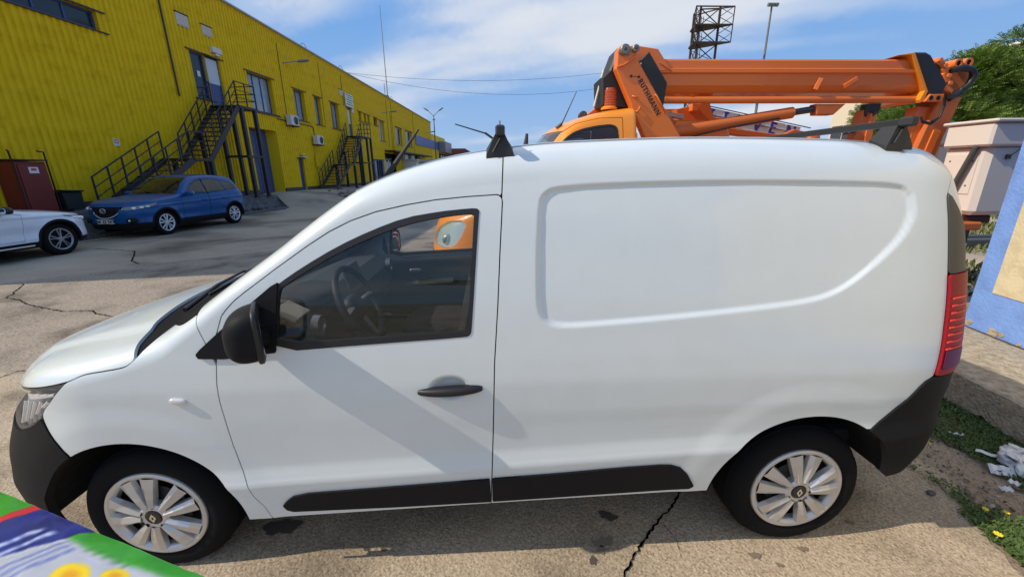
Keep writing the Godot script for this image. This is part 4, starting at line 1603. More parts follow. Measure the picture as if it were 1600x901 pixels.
# straight steel stair with one landing: q = [s0, y0, s1, y1, s2, s3, y3, s4]; columns = [[s, z] ...]
func stair(called: String, label: String, q: Array, cols: Array) -> void:
	var st := facade_thing(called, label, "stair", "steel stairs on the hall's wall")
	var m: Material = mats.stair_steel
	var z0 := 0.30
	var z1 := 1.42
	for f in [[q[0], q[1], q[2], q[3]], [q[4], q[3], q[5], q[6]]]:
		var a := Vector3(f[0], f[1], 0)
		var b := Vector3(f[2], f[3], 0)
		for z in [z0, z1]:
			part("stringer", MB.new().bar(a + Vector3(0, -0.06, z), b + Vector3(0, -0.06, z), 0.05, 0.22, 0.006), m, st)
		var n := int(round((f[3] - f[1]) / 0.19))
		for k in n:
			var c := a.lerp(b, (k + 0.6) / n)
			part("step", MB.new().box(c + Vector3(0, 0.03, (z0 + z1) * 0.5), Vector3(0.27, 0.035, z1 - z0 - 0.04), 0.004), m, st)
		for z in [z0, z1]:
			for h in [0.95, 0.62, 0.32]:
				part("handrail", MB.new().tube([a + Vector3(0, h, z), b + Vector3(0, h, z)], 0.024 if h > 0.9 else 0.016, 6), m, st)
			var np := 6
			for k in np:
				var c := a.lerp(b, k / (np - 1.0))
				part("rail_post", MB.new().box(c + Vector3(0, 0.45, z), Vector3(0.045, 1.02, 0.045), 0.004), m, st)
	for l in [[q[2], q[4], q[3]], [q[5], q[7], q[6]]]:
		part("landing", MB.new().box(Vector3((l[0] + l[1]) * 0.5, l[2] - 0.04, (z0 + z1) * 0.5), Vector3(l[1] - l[0], 0.10, z1 - z0 + 0.1), 0.006), m, st)
		for h in [0.95, 0.62, 0.32]:
			part("handrail", MB.new().tube([Vector3(l[0], l[2] + h, z1), Vector3(l[1], l[2] + h, z1)], 0.024 if h > 0.9 else 0.016, 6), m, st)
		var np := maxi(2, int((l[1] - l[0]) / 0.6) + 1)
		for k in np:
			part("rail_post", MB.new().box(Vector3(lerpf(l[0], l[1], k / (np - 1.0)), l[2] + 0.47, z1), Vector3(0.045, 0.98, 0.045), 0.004), m, st)
	for h in [0.95, 0.62, 0.32]:
		part("handrail", MB.new().tube([Vector3(q[7], q[6] + h, z1), Vector3(q[7], q[6] + h, z0)], 0.02, 6), m, st)
	for c in cols:
		var low: float = q[3] if c[0] < q[4] + 0.2 else q[6]
		if c[0] > q[4] + 0.2 and c[0] < q[5]:
			low = lerpf(q[3], q[6], (c[0] - q[4]) / (q[5] - q[4]))
		var w := facade_point(c[0], 0, c[1])
		var y0 := maxf(ground_height(w.x, w.z), 0.66 if c[0] < 19.9 else 0.0)
		part("column", MB.new().box(Vector3(c[0], (y0 + low - 0.1) * 0.5, c[1]), Vector3(0.15, low - 0.1 - y0, 0.15), 0.01), m, st)
	part("tie_beam", MB.new().box(Vector3((q[5] + q[7]) * 0.5, 2.45, 1.45), Vector3(q[7] - q[5], 0.10, 0.08), 0.008), m, st)
	part("tie_beam", MB.new().box(Vector3(q[5] + 0.1, 2.45, 0.9), Vector3(0.08, 0.10, 1.1), 0.008), m, st)

# ------------------------------------------------------------------ parked cars; own axes: nose towards -x, front axle at the origin, left side towards +z
func car_wheel(car: Node3D, hub: Vector3, face: float, r: float, rim: float, spokes: int, w0: float, w1: float, alloy: Material, pair := 0.0) -> void:
	var turn := Basis(Vector3(0, 1, 0), 0.0 if face > 0 else PI)
	var axle := Basis(Vector3(1, 0, 0), PI / 2)
	var t := MB.new().lathe([Vector2(rim - 0.03, -0.2), Vector2(r - 0.02, -0.2), Vector2(r, -0.16), Vector2(r, -0.03), Vector2(r - 0.02, -0.005), Vector2(rim + 0.02, 0.005), Vector2(rim, -0.01), Vector2(rim - 0.01, -0.05)], Vector3.ZERO, axle, 40, true)
	var w := part("wheel", t, mats.rubber, car)
	w.transform = Transform3D(turn, hub)
	part("brake_disc", MB.new().lathe([Vector2(rim, -0.07), Vector2(0, -0.07)], Vector3.ZERO, axle, 32), mats.well_black, w)
	part("rim", MB.new().lathe([Vector2(rim + 0.003, -0.02), Vector2(rim, 0.004), Vector2(rim - 0.015, 0.006), Vector2(rim - 0.03, -0.02)], Vector3.ZERO, axle, 40, true), alloy, w)
	part("hub", MB.new().lathe([Vector2(0.06, -0.03), Vector2(0.05, 0.0), Vector2(0.0, 0.004)], Vector3.ZERO, axle, 20), alloy, w)
	for k in spokes:
		var a := TAU * k / spokes + (pair if k % 2 == 0 else -pair)
		part("spoke", alloy_spoke(a, 0.04, rim - 0.012, w0, w1, -0.012, 0.016), alloy, w)


func make_car(q: Dictionary) -> Node3D:
	var car := thing(q.called, q.label, "car", q.at, q.turn)
	var s := Shell.new()
	s.width = pv(q.width)
	s.nose = pv(q.nose)
	s.nose_pow = pv(q.nose_pow)
	s.tail = pv(q.tail)
	s.top = pv(q.top)
	s.sweep = pv([-0.8, 0.16, 0.0, 0.16, 0.5, 0.22, 1.1, 0.20, 1.6, 0.06, 2.4, 0.0])
	s.crown = pv([-0.6, 0.04, 0.3, 0.035, 0.9, 0.02, 1.6, 0.05, 3.0, 0.06])
	s.ra = pv([-0.8, 0.07, 0.3, 0.07, 0.7, 0.05, 1.4, 0.07, 3.4, 0.07])
	s.rb = pv([-0.8, 0.10, 0.3, 0.12, 0.7, 0.08, 1.4, 0.11, 3.4, 0.10])
	s.bottom = pv([-1.0, 0.26, 0.5, 0.24, 2.5, 0.24, 4.0, 0.32])
	s.x_nose = -0.15
	s.x_tail = 2.95
	s.tail_pow = 2.6
	s.ref = 0.85
	var base: float = q.wheelbase
	var ar: float = q.arch
	s.push = func(x: float, y: float) -> float:
		var d := 0.0
		for cx in [0.0, base]:
			var r := Vector2(x - cx, y - 0.34).length()
			d += 0.022 * smoothstep(0.20, 0.02, r - ar)
		d += 0.014 * smoothstep(0.05, 0.0, absf(y - 0.86 - x * 0.03)) - 0.02 * smoothstep(0.16, 0.0, absf(y - 0.55))
		return d
	s.build(30, 0.028, 26, 64, 7, 16)
	var glassp: Array = []
	for g in q.panes:
		glassp.append(pv(g))
	var doors: Array = []
	for g in q.doors:
		doors.append(pv(g))
	var m := s.P.size()
	var make := func(f: Callable) -> PackedFloat32Array:
		var r := PackedFloat32Array()
		r.resize(m)
		for k in m:
			r[k] = f.call(s.P[k])
		return r
	var lag := func(p: Vector3) -> float: return p.x - Shell.curve_at(s.sweep, p.x) * (p.z / s.ref) * (p.z / s.ref)
	var wheel_gap := func(p: Vector3) -> float: return minf(Vector2(p.x, p.y - 0.34).length(), Vector2(p.x - base, p.y - 0.34).length()) - ar
	var screen := func(p: Vector3) -> float:
		if p.y < 0.95 or p.x > 1.8:
			return 1.0
		return maxf(maxf(q.screen[0] - lag.call(p), lag.call(p) - q.screen[1]), p.z - (s.half(p.x, p.y) - 0.075))
	var back := func(p: Vector3) -> float:
		if p.x < 2.8 or p.y < 1.05:
			return 1.0
		return maxf(maxf(q.rear[0] - p.x, p.y - 1.54), maxf(p.z - (s.half(p.x, p.y) - 0.12), 1.08 - p.y))
	var pane := func(p: Vector3, k: int) -> float:
		if p.y < 0.9 or p.z < 0.45 or p.x < 0.4:
			return 1.0
		return sd_poly(Vector2(p.x, p.y), glassp[k])
	var clad := func(p: Vector3) -> float:
		var f: float = p.y - q.clad_y
		f = minf(f, wheel_gap.call(p) - q.clad_w)
		return f
	var lamp_poly := pv(q.lamp)
	var lamp := func(p: Vector3) -> float:
		if p.x > 0.3 or p.z < q.lamp_in:
			return 1.0
		return maxf(sd_poly(Vector2(p.x, p.y), lamp_poly), q.lamp_in - p.z)
	var grille := func(p: Vector3) -> float:
		if p.x > -0.5:
			return 1.0
		return maxf(maxf(p.z - q.grille[0] + (p.y - 0.8) * -0.35, q.grille[1] + 0.28 * p.z * p.z - p.y), p.y - q.grille[2])
	var tail_lamp := func(p: Vector3) -> float:
		if p.x < 3.0:
			return 1.0
		return maxf(maxf(absf(p.y - 1.0) - 0.075, q.tail_lamp - p.x), 0.45 - p.z)
	var any_glass := func(p: Vector3) -> float:
		var f: float = minf(screen.call(p), back.call(p))
		for k in glassp.size():
			f = minf(f, pane.call(p, k))
		return f
	var body := func(p: Vector3) -> float:
		var f: float = maxf(-any_glass.call(p), -clad.call(p))
		f = maxf(f, -lamp.call(p))
		f = maxf(f, -grille.call(p))
		f = maxf(f, -tail_lamp.call(p))
		for d in doors:
			if p.z > 0.4 and p.y > 0.3:
				f = maxf(f, -(sd_poly(Vector2(p.x, p.y), d) - 0.004))
		return maxf(f, -wheel_gap.call(p))
	part("body", s.cut(make.call(body), 0.0, 0.03, 0), q.paint, car)
	for k in doors.size():
		var fd: PackedFloat32Array = make.call(func(p: Vector3) -> float:
			if p.z < 0.4 or p.y < 0.3:
				return 1.0
			var f := maxf(sd_poly(Vector2(p.x, p.y), doors[k]) + 0.004, -any_glass.call(p))
			return maxf(maxf(f, -clad.call(p)), -wheel_gap.call(p)))
		for sd in [1, -1]:
			var d := part("door", s.cut(fd, 0.0, 0.03, sd), q.paint, car)
			var hx: float = q.handles[k]
			part("door_handle", MB.new().blob(Vector3(hx, 0.93, (shell_z(s, hx, 0.93) + 0.018) * sd), Vector3(0.10, 0.016, 0.02), 3.0, Basis.IDENTITY, 14, 8), q.paint, d)
	part("sill_cladding", s.cut(make.call(func(p: Vector3) -> float: return maxf(maxf(clad.call(p), -wheel_gap.call(p)), -grille.call(p))), 0.003, 0.05, 0), mats.bumper_black, car)
	part("grille", s.cut(make.call(grille), -0.03, 0.0, 0), mats.well_black, car)
	part("windscreen", s.cut(make.call(screen), -0.004, 0.0, 0), mats.auto_glass, car)
	part("rear_window", s.cut(make.call(back), -0.004, 0.0, 0), mats.auto_glass, car)
	var fp: Array = []
	for k in glassp.size():
		fp.append(make.call(func(p: Vector3) -> float: return pane.call(p, k) + 0.012))
	var f_lamp: PackedFloat32Array = make.call(lamp)
	var f_tail: PackedFloat32Array = make.call(tail_lamp)
	for sd in [1, -1]:
		for k in glassp.size():
			part("side_window", s.cut(fp[k], -0.006, 0.0, sd), mats.auto_glass, car)
		var hl := part("headlight", s.cut(f_lamp, -0.03, 0.0, sd), mats.lamp_dark, car)
		for k in 3:
			var lx: float = q.lamp_at[0] + k * q.lamp_at[2]
			var ly: float = q.lamp_at[1] + k * 0.018
			part("reflector", MB.new().blob(Vector3(lx, ly, (shell_z(s, lx, ly) - 0.02) * sd), Vector3(0.06, 0.045 - k * 0.008, 0.05), 2.4, Basis.IDENTITY, 14, 8), mats.lamp_bright, hl)
		part("lamp_cover", s.cut(f_lamp, 0.002, 0.0, sd), mats.lamp_clear, hl)
		part("tail_light", s.cut(f_tail, 0.006, 0.02, sd), mats.tail_red, car)
		for wx in [0.0, base]:
			car_wheel(car, Vector3(wx, q.wheel_r, (s.half(wx, 0.5) - 0.03) * sd), sd, q.wheel_r, q.rim_r, q.spokes, q.spoke_w[0], q.spoke_w[1], q.alloy, q.pair)
			var well := MB.new()
			var prev := Vector2.ZERO
			for k in 17:
				var a := PI * k / 16.0
				var c := Vector2(wx + cos(a) * (ar + 0.02), 0.34 + sin(a) * (ar + 0.02))
				if k > 0:
					well.quad(Vector3(prev.x, prev.y, 0.84 * sd), Vector3(c.x, c.y, 0.84 * sd), Vector3(c.x, c.y, 0.4 * sd), Vector3(prev.x, prev.y, 0.4 * sd))
				prev = c
			well.box(Vector3(wx, 0.5, 0.5 * sd), Vector3(0.9, 0.5, 0.01))
			part("wheel_housing", well, mats.well_black, car)
		var mz: float = shell_z(s, q.mirror[0], q.mirror[1])
		var mir := part("wing_mirror", MB.new().blob(Vector3(q.mirror[0] + 0.03, q.mirror[1] + 0.06, (mz + 0.13) * sd), Vector3(0.07, 0.075, 0.12), 2.8), q.mirror_paint, car)
		part("mirror_stalk", MB.new().bar(Vector3(q.mirror[0], q.mirror[1] + 0.01, (mz - 0.04) * sd), Vector3(q.mirror[0] + 0.02, q.mirror[1] + 0.02, (mz + 0.1) * sd), 0.06, 0.03, 0.008), mats.seal_black, mir)
		part("mirror_glass", MB.new().blob(Vector3(q.mirror[0] + 0.10, q.mirror[1] + 0.06, (mz + 0.13) * sd), Vector3(0.006, 0.06, 0.10), 3.0, Basis.IDENTITY, 12, 8), mats.mirror, mir)
	var under := MB.new().box(Vector3(base * 0.5, 0.34, 0), Vector3(base + 1.3, 0.2, 1.1), 0.03)
	under.box(Vector3(base * 0.5, 0.34, 0), Vector3(base - 1.0, 0.16, 1.6), 0.03)
	part("underbody", under, mats.well_black, car)
	# cabin seen through the glass
	for z in [0.36, -0.36]:
		part("seat_back", MB.new().blob(Vector3(1.62, 1.05, z), Vector3(0.10, 0.34, 0.23), 3.0, Basis(Vector3(0, 0, 1), -0.2), 14, 9), mats.seat_cloth, car)
		part("headrest", MB.new().blob(Vector3(1.72, 1.40, z), Vector3(0.05, 0.08, 0.12), 3.0, Basis.IDENTITY, 12, 8), mats.seat_cloth, car)
	part("dashboard", MB.new().box(Vector3(0.82, 0.93, 0), Vector3(0.5, 0.26, 1.4), 0.08), mats.cabin_black, car)
	part("cabin_floor", MB.new().box(Vector3(1.8, 0.55, 0), Vector3(2.6, 0.1, 1.5), 0.03), mats.cabin_black, car)
	for z in [0.36, -0.02]:
		part("wiper", MB.new().bar(Vector3(0.43, s.height(0.43, z) + 0.02, z), Vector3(0.50, s.height(0.52, z - 0.5) + 0.02, z - 0.5), 0.02, 0.02, 0.004), mats.seal_black, car)
	car.set_meta("front_height", s.height(-0.7, 0.0))
	car.remove_meta("front_height")
	return car


func build_cars() -> void:
	var bm := paint("car_blue", lin(0.003, 0.075, 0.235), 0.35)
	bm.clearcoat = 0.35
	bm.metallic_specular = 0.3
	paint("car_white", lin(0.72, 0.75, 0.80), 0.3)
	mat("alloy_bright", lin(0.62, 0.63, 0.66), 0.3, 0.4)
	mat("alloy_grey", lin(0.30, 0.30, 0.31), 0.3, 0.5)
	glass("auto_glass", lin(0.012, 0.015, 0.016), 0.72, 0.03)
	var suv := make_car({
		"called": "parked_car", "label": "blue compact SUV parked nose towards the viewer in front of the outside stair", "at": Vector3(-9.03, 0, -10.02), "turn": deg_to_rad(83.7),
		"width": [0.2, 0.80, 0.35, 0.875, 0.55, 0.90, 0.75, 0.905, 0.95, 0.89, 1.08, 0.865, 1.3, 0.78, 1.5, 0.69, 1.7, 0.60],
		"nose": [0.2, -0.82, 0.4, -0.90, 0.65, -0.92, 0.85, -0.89, 0.98, -0.80], "nose_pow": [0.2, 2.8, 0.9, 2.3],
		"tail": [0.3, 3.52, 0.6, 3.62, 0.95, 3.60, 1.15, 3.52, 1.35, 3.36, 1.55, 3.18, 1.7, 3.05],
		"top": [-0.95, 0.78, -0.86, 0.93, -0.7, 1.00, -0.3, 1.07, 0.2, 1.125, 0.42, 1.15, 0.55, 1.24, 0.85, 1.44, 1.15, 1.595, 1.45, 1.675, 2.1, 1.705, 2.7, 1.67, 3.05, 1.60, 3.2, 1.48, 3.4, 1.22, 3.6, 0.96],
		"wheelbase": 2.70, "arch": 0.405, "wheel_r": 0.355, "rim_r": 0.245, "spokes": 10, "spoke_w": [0.012, 0.026], "pair": 0.07, "alloy": mats.alloy_bright,
		"panes": [[0.86, 1.115, 1.22, 1.40, 1.55, 1.525, 1.70, 1.545, 1.66, 1.10], [1.74, 1.55, 2.10, 1.55, 2.42, 1.52, 2.55, 1.15, 1.71, 1.105], [2.50, 1.51, 2.80, 1.45, 3.02, 1.34, 3.10, 1.22, 2.62, 1.155]],
		"doors": [[0.62, 0.42, 0.62, 1.06, 0.78, 1.10, 1.20, 1.42, 1.55, 1.565, 1.71, 1.59, 1.68, 1.09, 1.62, 0.42], [1.63, 0.42, 1.69, 1.09, 1.72, 1.59, 2.10, 1.59, 2.46, 1.55, 2.58, 1.14, 2.50, 0.80, 2.25, 0.55, 2.20, 0.42]],
		"handles": [1.45, 2.35], "screen": [0.42, 1.24], "rear": [3.17], "clad_y": 0.42, "clad_w": 0.055,
		"lamp": [-0.95, 0.76, -0.62, 0.79, -0.20, 0.90, -0.12, 0.96, -0.45, 0.93, -0.80, 0.87, -0.95, 0.83], "lamp_in": 0.46, "lamp_at": [-0.70, 0.81, 0.12],
		"grille": [0.40, 0.56, 0.86], "tail_lamp": 3.28, "mirror": [0.80, 1.08], "mirror_paint": bm, "paint": bm})
	# front: chrome wing under the grille, emblem, plate, fog lamps
	var sur := []
	for k in 21:
		var t := k / 20.0 * 2.0 - 1.0
		var z := t * 0.47
		var y := 0.565 + 0.26 * pow(absf(t), 2.4)
		sur.append(Vector3(-0.935 + 0.13 * t * t, y, z))
	part("grille_trim", MB.new().tube(sur, 0.016, 8), mats.alloy_bright, suv)
	for k in 4:
		part("grille_bar", MB.new().box(Vector3(-0.885, 0.62 + k * 0.055, 0), Vector3(0.02, 0.012, 0.62)), mats.bumper_black, suv)
	var ring := []
	for k in 25:
		var a := TAU * k / 24.0
		ring.append(Vector3(-0.935, 0.765 + 0.058 * sin(a), 0.078 * cos(a)))
	var em := part("emblem", MB.new().tube(ring, 0.009, 6, false), mats.alloy_bright, suv)
	part("emblem_wing", MB.new().tube([Vector3(-0.935, 0.775, -0.07), Vector3(-0.94, 0.785, -0.035), Vector3(-0.945, 0.745, 0.0), Vector3(-0.94, 0.785, 0.035), Vector3(-0.935, 0.775, 0.07)], 0.008, 6), mats.alloy_bright, em)
	var plate := part("number_plate", MB.new().box(Vector3(-0.955, 0.475, 0), Vector3(0.012, 0.115, 0.52), 0.003), mats.sign_white, suv)
	part("plate_band", MB.new().box(Vector3(-0.9625, 0.475, -0.24), Vector3(0.004, 0.11, 0.04)), mats.band_blue, plate)
	lettering("plate_number", "BR 23 SKY", 0.115, 0.004, mats.seal_black, plate, Transform3D(Basis(Vector3(0, 1, 0), -PI / 2), Vector3(-0.964, 0.475, 0.02)))
	for sd in [1, -1]:
		part("fog_recess", MB.new().blob(Vector3(-0.80, 0.50, 0.64 * sd), Vector3(0.07, 0.07, 0.13), 3.0, Basis(Vector3(0, 1, 0), 0.5 * sd), 14, 8), mats.well_black, suv)
		part("fog_lamp", MB.new().blob(Vector3(-0.865, 0.495, 0.63 * sd), Vector3(0.02, 0.035, 0.04), 2.0, Basis(Vector3(0, 1, 0), 0.5 * sd), 12, 8), mats.lamp_bright, suv)
	var hatch := make_car({
		"called": "parked_car", "label": "white hatchback with black wheel-arch trim, cut off by the photo's left edge", "at": Vector3(-9.03, 0, -7.03), "turn": deg_to_rad(-95.0),
		"width": [0.2, 0.79, 0.35, 0.86, 0.55, 0.885, 0.75, 0.89, 0.92, 0.875, 1.0, 0.85, 1.2, 0.76, 1.35, 0.68, 1.5, 0.58],
		"nose": [0.2, -0.82, 0.4, -0.89, 0.6, -0.90, 0.78, -0.86, 0.9, -0.78], "nose_pow": [0.2, 2.7, 0.9, 2.2],
		"tail": [0.3, 3.42, 0.6, 3.52, 0.9, 3.50, 1.1, 3.40, 1.3, 3.22, 1.5, 3.05],
		"top": [-0.93, 0.70, -0.84, 0.82, -0.6, 0.90, -0.2, 0.965, 0.2, 1.01, 0.42, 1.04, 0.6, 1.12, 1.0, 1.335, 1.3, 1.44, 1.7, 1.49, 2.2, 1.495, 2.7, 1.44, 3.0, 1.32, 3.3, 1.08, 3.5, 0.9],
		"wheelbase": 2.65, "arch": 0.395, "wheel_r": 0.345, "rim_r": 0.235, "spokes": 10, "spoke_w": [0.010, 0.010], "pair": 0.16, "alloy": mats.alloy_grey,
		"panes": [[0.92, 1.01, 1.25, 1.25, 1.55, 1.36, 1.74, 1.385, 1.72, 1.0], [1.80, 1.39, 2.2, 1.38, 2.5, 1.32, 2.75, 1.08, 1.78, 1.01], [2.58, 1.31, 2.8, 1.25, 2.95, 1.15, 2.82, 1.08]],
		"doors": [[0.66, 0.40, 0.60, 0.92, 0.80, 0.98, 1.22, 1.28, 1.55, 1.40, 1.76, 1.42, 1.74, 1.0, 1.68, 0.40], [1.69, 0.40, 1.75, 1.0, 1.78, 1.42, 2.2, 1.41, 2.54, 1.35, 2.80, 1.06, 2.5, 0.75, 2.25, 0.55, 2.2, 0.40]],
		"handles": [1.5, 2.42], "screen": [0.46, 1.18], "rear": [3.0], "clad_y": 0.36, "clad_w": 0.05,
		"lamp": [-0.95, 0.70, -0.6, 0.73, -0.15, 0.83, -0.10, 0.87, -0.5, 0.83, -0.95, 0.77], "lamp_in": 0.40, "lamp_at": [-0.62, 0.75, 0.12],
		"grille": [0.36, 0.55, 0.76], "tail_lamp": 3.2, "mirror": [0.86, 0.98], "mirror_paint": mats.black_gloss, "paint": mats.car_white})
	for sd in [1, -1]:
		part("sill_trim", MB.new().bar(Vector3(0.55, 0.295, 0.905 * sd), Vector3(2.1, 0.295, 0.905 * sd), 0.02, 0.025, 0.005), mats.alloy_bright, hatch)

# ------------------------------------------------------------------ orange aerial platform truck behind the van
func slab_xy(pts: Array, z0: float, z1: float, bevel := 0.008) -> MB:
	return MB.new().prism(pv(pts), Transform3D(Basis.IDENTITY, Vector3(0, 0, minf(z0, z1))), absf(z1 - z0), bevel)


func pipe(pts: Array, r, sides := 8) -> MB:
	return MB.new().tube(pts, r, sides)


func build_truck() -> void:
	var orange := paint("lift_orange", lin(0.74, 0.165, 0.018), 0.45)
	orange.clearcoat = 0.3
	var amber := paint("cab_orange", lin(0.86, 0.28, 0.010), 0.36)
	amber.clearcoat = 0.4
	var dull := mat("arm_orange", lin(0.58, 0.135, 0.022), 0.6)
	var black := mat("lift_black", lin(0.014, 0.014, 0.016), 0.55)
	mat("hose_black", lin(0.012, 0.012, 0.013), 0.5)
	mat("pin_steel", lin(0.22, 0.21, 0.19), 0.5, 0.6)
	mat("rod_steel", lin(0.10, 0.10, 0.10), 0.3, 0.7)
	var t := thing("lift_truck", "orange aerial platform truck with folded boom standing behind the white van", "truck", Vector3(3.0, 0, -3.2))
	t.position = Vector3.ZERO
	# cab: nose to the left, its left side towards the viewer
	var s := Shell.new()
	s.width = pv([0.3, 0.86, 0.5, 0.90, 0.8, 0.92, 1.2, 0.925, 1.5, 0.905, 1.8, 0.865, 2.1, 0.80, 2.35, 0.72])
	s.nose = pv([0.3, -0.60, 0.6, -0.66, 0.8, -0.65, 1.1, -0.58, 1.3, -0.46])
	s.nose_pow = pv([0.3, 3.2, 0.8, 2.9, 1.3, 2.5])
	s.tail = pv([0.3, 1.80, 2.4, 1.78])
	s.top = pv([-0.68, 0.98, -0.60, 1.12, -0.48, 1.22, -0.15, 1.36, 0.10, 1.48, 0.4, 1.76, 0.7, 2.04, 0.85, 2.18, 1.05, 2.275, 1.4, 2.36, 1.8, 2.405])
	s.sweep = pv([-0.4, 0.22, 0.2, 0.26, 0.8, 0.24, 1.3, 0.1, 1.7, 0.0])
	s.crown = pv([-0.5, 0.03, 0.6, 0.0, 1.2, 0.03, 1.8, 0.04])
	s.ra = pv([-0.5, 0.12, 0.3, 0.07, 0.9, 0.09, 1.6, 0.10])
	s.rb = pv([-0.5, 0.14, 0.3, 0.09, 0.9, 0.11, 1.6, 0.13])
	s.bottom = pv([-1, 0.35, 2, 0.45])
	s.x_nose = 0.15
	s.x_tail = 1.68
	s.tail_pow = 7.0
	s.build(36, 0.016, 14, 96, 8, 18)
	var win := rounded(pv([0.42, 1.42, 0.66, 1.72, 0.96, 2.06, 1.12, 2.14, 1.36, 2.185, 1.52, 2.19, 1.56, 2.10, 1.56, 1.42]), 2)
	var door := pv([0.30, 0.5, 0.30, 1.40, 0.60, 1.74, 0.92, 2.11, 1.08, 2.20, 1.34, 2.255, 1.60, 2.262, 1.62, 1.2, 1.60, 0.5])
	var lamp := rounded(pv([-0.66, 0.86, -0.40, 0.82, -0.26, 0.92, -0.14, 1.17, -0.46, 1.13]), 1)
	var q2 := func(p: Vector3) -> Vector2: return Vector2(p.x, p.y)
	var lag := func(p: Vector3) -> float: return p.x - Shell.curve_at(s.sweep, p.x) * (p.z / s.ref) * (p.z / s.ref)
	var f_win := s.values(func(p: Vector3) -> float: return sd_poly(q2.call(p), win) if p.z > 0.6 else 1.0)
	var f_screen := s.values(func(p: Vector3) -> float: return maxf(maxf(0.14 - lag.call(p), lag.call(p) - 0.80), p.z - (s.half(p.x, p.y) - 0.09)) if p.y > 1.2 else 1.0)
	var f_lamp := s.values(func(p: Vector3) -> float: return maxf(sd_poly(q2.call(p), lamp), 0.42 - p.z) if p.x < 0.2 else 1.0)
	var f_door := s.values(func(p: Vector3) -> float: return sd_poly(q2.call(p), door) if p.z > 0.6 else 1.0)
	var f_bump := s.values(func(p: Vector3) -> float: return p.y - 0.76 if p.x < 0.1 else p.y - 0.5)
	var f_body := PackedFloat32Array()
	var f_leaf := PackedFloat32Array()
	var f_seal := PackedFloat32Array()
	var f_glass := PackedFloat32Array()
	for k in s.P.size():
		f_body.append(maxf(maxf(-f_door[k] + 0.004, -f_screen[k]), maxf(-f_lamp[k] + 0.004, -f_bump[k] + 0.003)))
		f_leaf.append(maxf(maxf(f_door[k] + 0.004, -f_win[k]), -f_bump[k]))
		f_seal.append(maxf(f_win[k], -(f_win[k] + 0.022)))
		f_glass.append(f_win[k] + 0.020)
	var cab := Transform3D(Basis.IDENTITY, Vector3(1.30, 0, -3.22))
	var put := func(called: String, m: MB, material: Material, parent: Node3D = t) -> MeshInstance3D:
		var o := part(called, m, material, parent)
		if parent == t:
			o.transform = cab
		return o
	put.call("cab", s.cut(f_body, 0.0, 0.03, 0), amber)
	put.call("windscreen", s.cut(f_screen, -0.004, 0.0, 0), mats.car_glass)
	put.call("front_bumper", s.cut(f_bump, 0.004, 0.03, 0), mats.trim_grey)
	for sd in [1, -1]:
		var d: MeshInstance3D = put.call("cab_door", s.cut(f_leaf, 0.0, 0.02, sd), amber)
		part("window_seal", s.cut(f_seal, 0.003, 0.01, sd), mats.seal_black, d)
		part("window_pane", s.cut(f_glass, -0.005, 0.0, sd), mats.auto_glass, d)
		part("door_handle", MB.new().blob(Vector3(1.48, 1.22, 0.94 * sd), Vector3(0.08, 0.025, 0.02), 3.0, Basis.IDENTITY, 12, 8), mats.seal_black, d)
		var hl: MeshInstance3D = put.call("headlight", s.cut(f_lamp, -0.03, 0.02, sd), mats.lamp_bright)
		part("reflector", MB.new().blob(Vector3(-0.40, 0.93, (shell_z(s, -0.40, 0.93) - 0.04) * sd), Vector3(0.07, 0.06, 0.03), 2.0, Basis(Vector3(0, 0, 1), 0.7), 16, 10), mats.chrome_dull, hl)
		part("lamp_cover", s.cut(f_lamp, 0.001, 0.0, sd), mats.lamp_green, hl)
		var mir: MeshInstance3D = put.call("door_mirror", MB.new().blob(Vector3(0.42, 1.62, 1.10 * sd), Vector3(0.06, 0.17, 0.10), 3.2), mats.seal_black)
		part("mirror_stalk", pipe([Vector3(0.46, 1.48, 0.90 * sd), Vector3(0.43, 1.50, 1.08 * sd)], 0.02), mats.seal_black, mir)
	put.call("dashboard", MB.new().box(Vector3(0.35, 1.15, 0), Vector3(0.5, 0.4, 1.6), 0.06), mats.cabin_black)
	for z in [0.45, -0.4]:
		put.call("seat_back", MB.new().blob(Vector3(1.45, 1.45, z), Vector3(0.10, 0.40, 0.24), 3.2), mats.seat_cloth)
	put.call("cab_floor", MB.new().box(Vector3(0.8, 0.7, 0), Vector3(1.6, 0.1, 1.6), 0.02), mats.cabin_black)
	put.call("cab_back", MB.new().box(Vector3(1.76, 1.35, 0), Vector3(0.04, 1.5, 1.55), 0.01), amber)
	# beacon and aerial
	var bc := MB.new().lathe([Vector2(0.095, 0.0), Vector2(0.098, 0.02), Vector2(0.085, 0.035)], Vector3(2.86, 2.395, -2.9), Basis.IDENTITY, 24)
	var beacon := part("beacon", bc, amber, t)
	part("lens", MB.new().lathe([Vector2(0.080, 0.035), Vector2(0.078, 0.21), Vector2(0.070, 0.235), Vector2(0.0, 0.24)], Vector3(2.86, 2.395, -2.9), Basis.IDENTITY, 24), mats.beacon_lens, beacon)
	for k in 6:
		part("lens_rib", MB.new().lathe([Vector2(0.0805, 0.0), Vector2(0.083, 0.004), Vector2(0.0805, 0.008)], Vector3(2.86, 2.45 + k * 0.027, -2.9), Basis.IDENTITY, 24), mats.beacon_rib, beacon)
	part("lamp_core", MB.new().lathe([Vector2(0.04, 0.04), Vector2(0.04, 0.15), Vector2(0.0, 0.16)], Vector3(2.86, 2.395, -2.9), Basis.IDENTITY, 16), mats.beacon_core, beacon)
	part("cab_aerial", pipe([Vector3(2.22, 2.17, -2.75), Vector3(2.28, 2.25, -2.75), Vector3(2.43, 2.57, -2.75)], [0.035, 0.007, 0.004]), mats.seal_black, t)
	# chassis, bed and wheels
	part("chassis", MB.new().box(Vector3(4.9, 0.72, -3.2), Vector3(4.4, 0.22, 0.9), 0.02), mats.trim_grey, t)
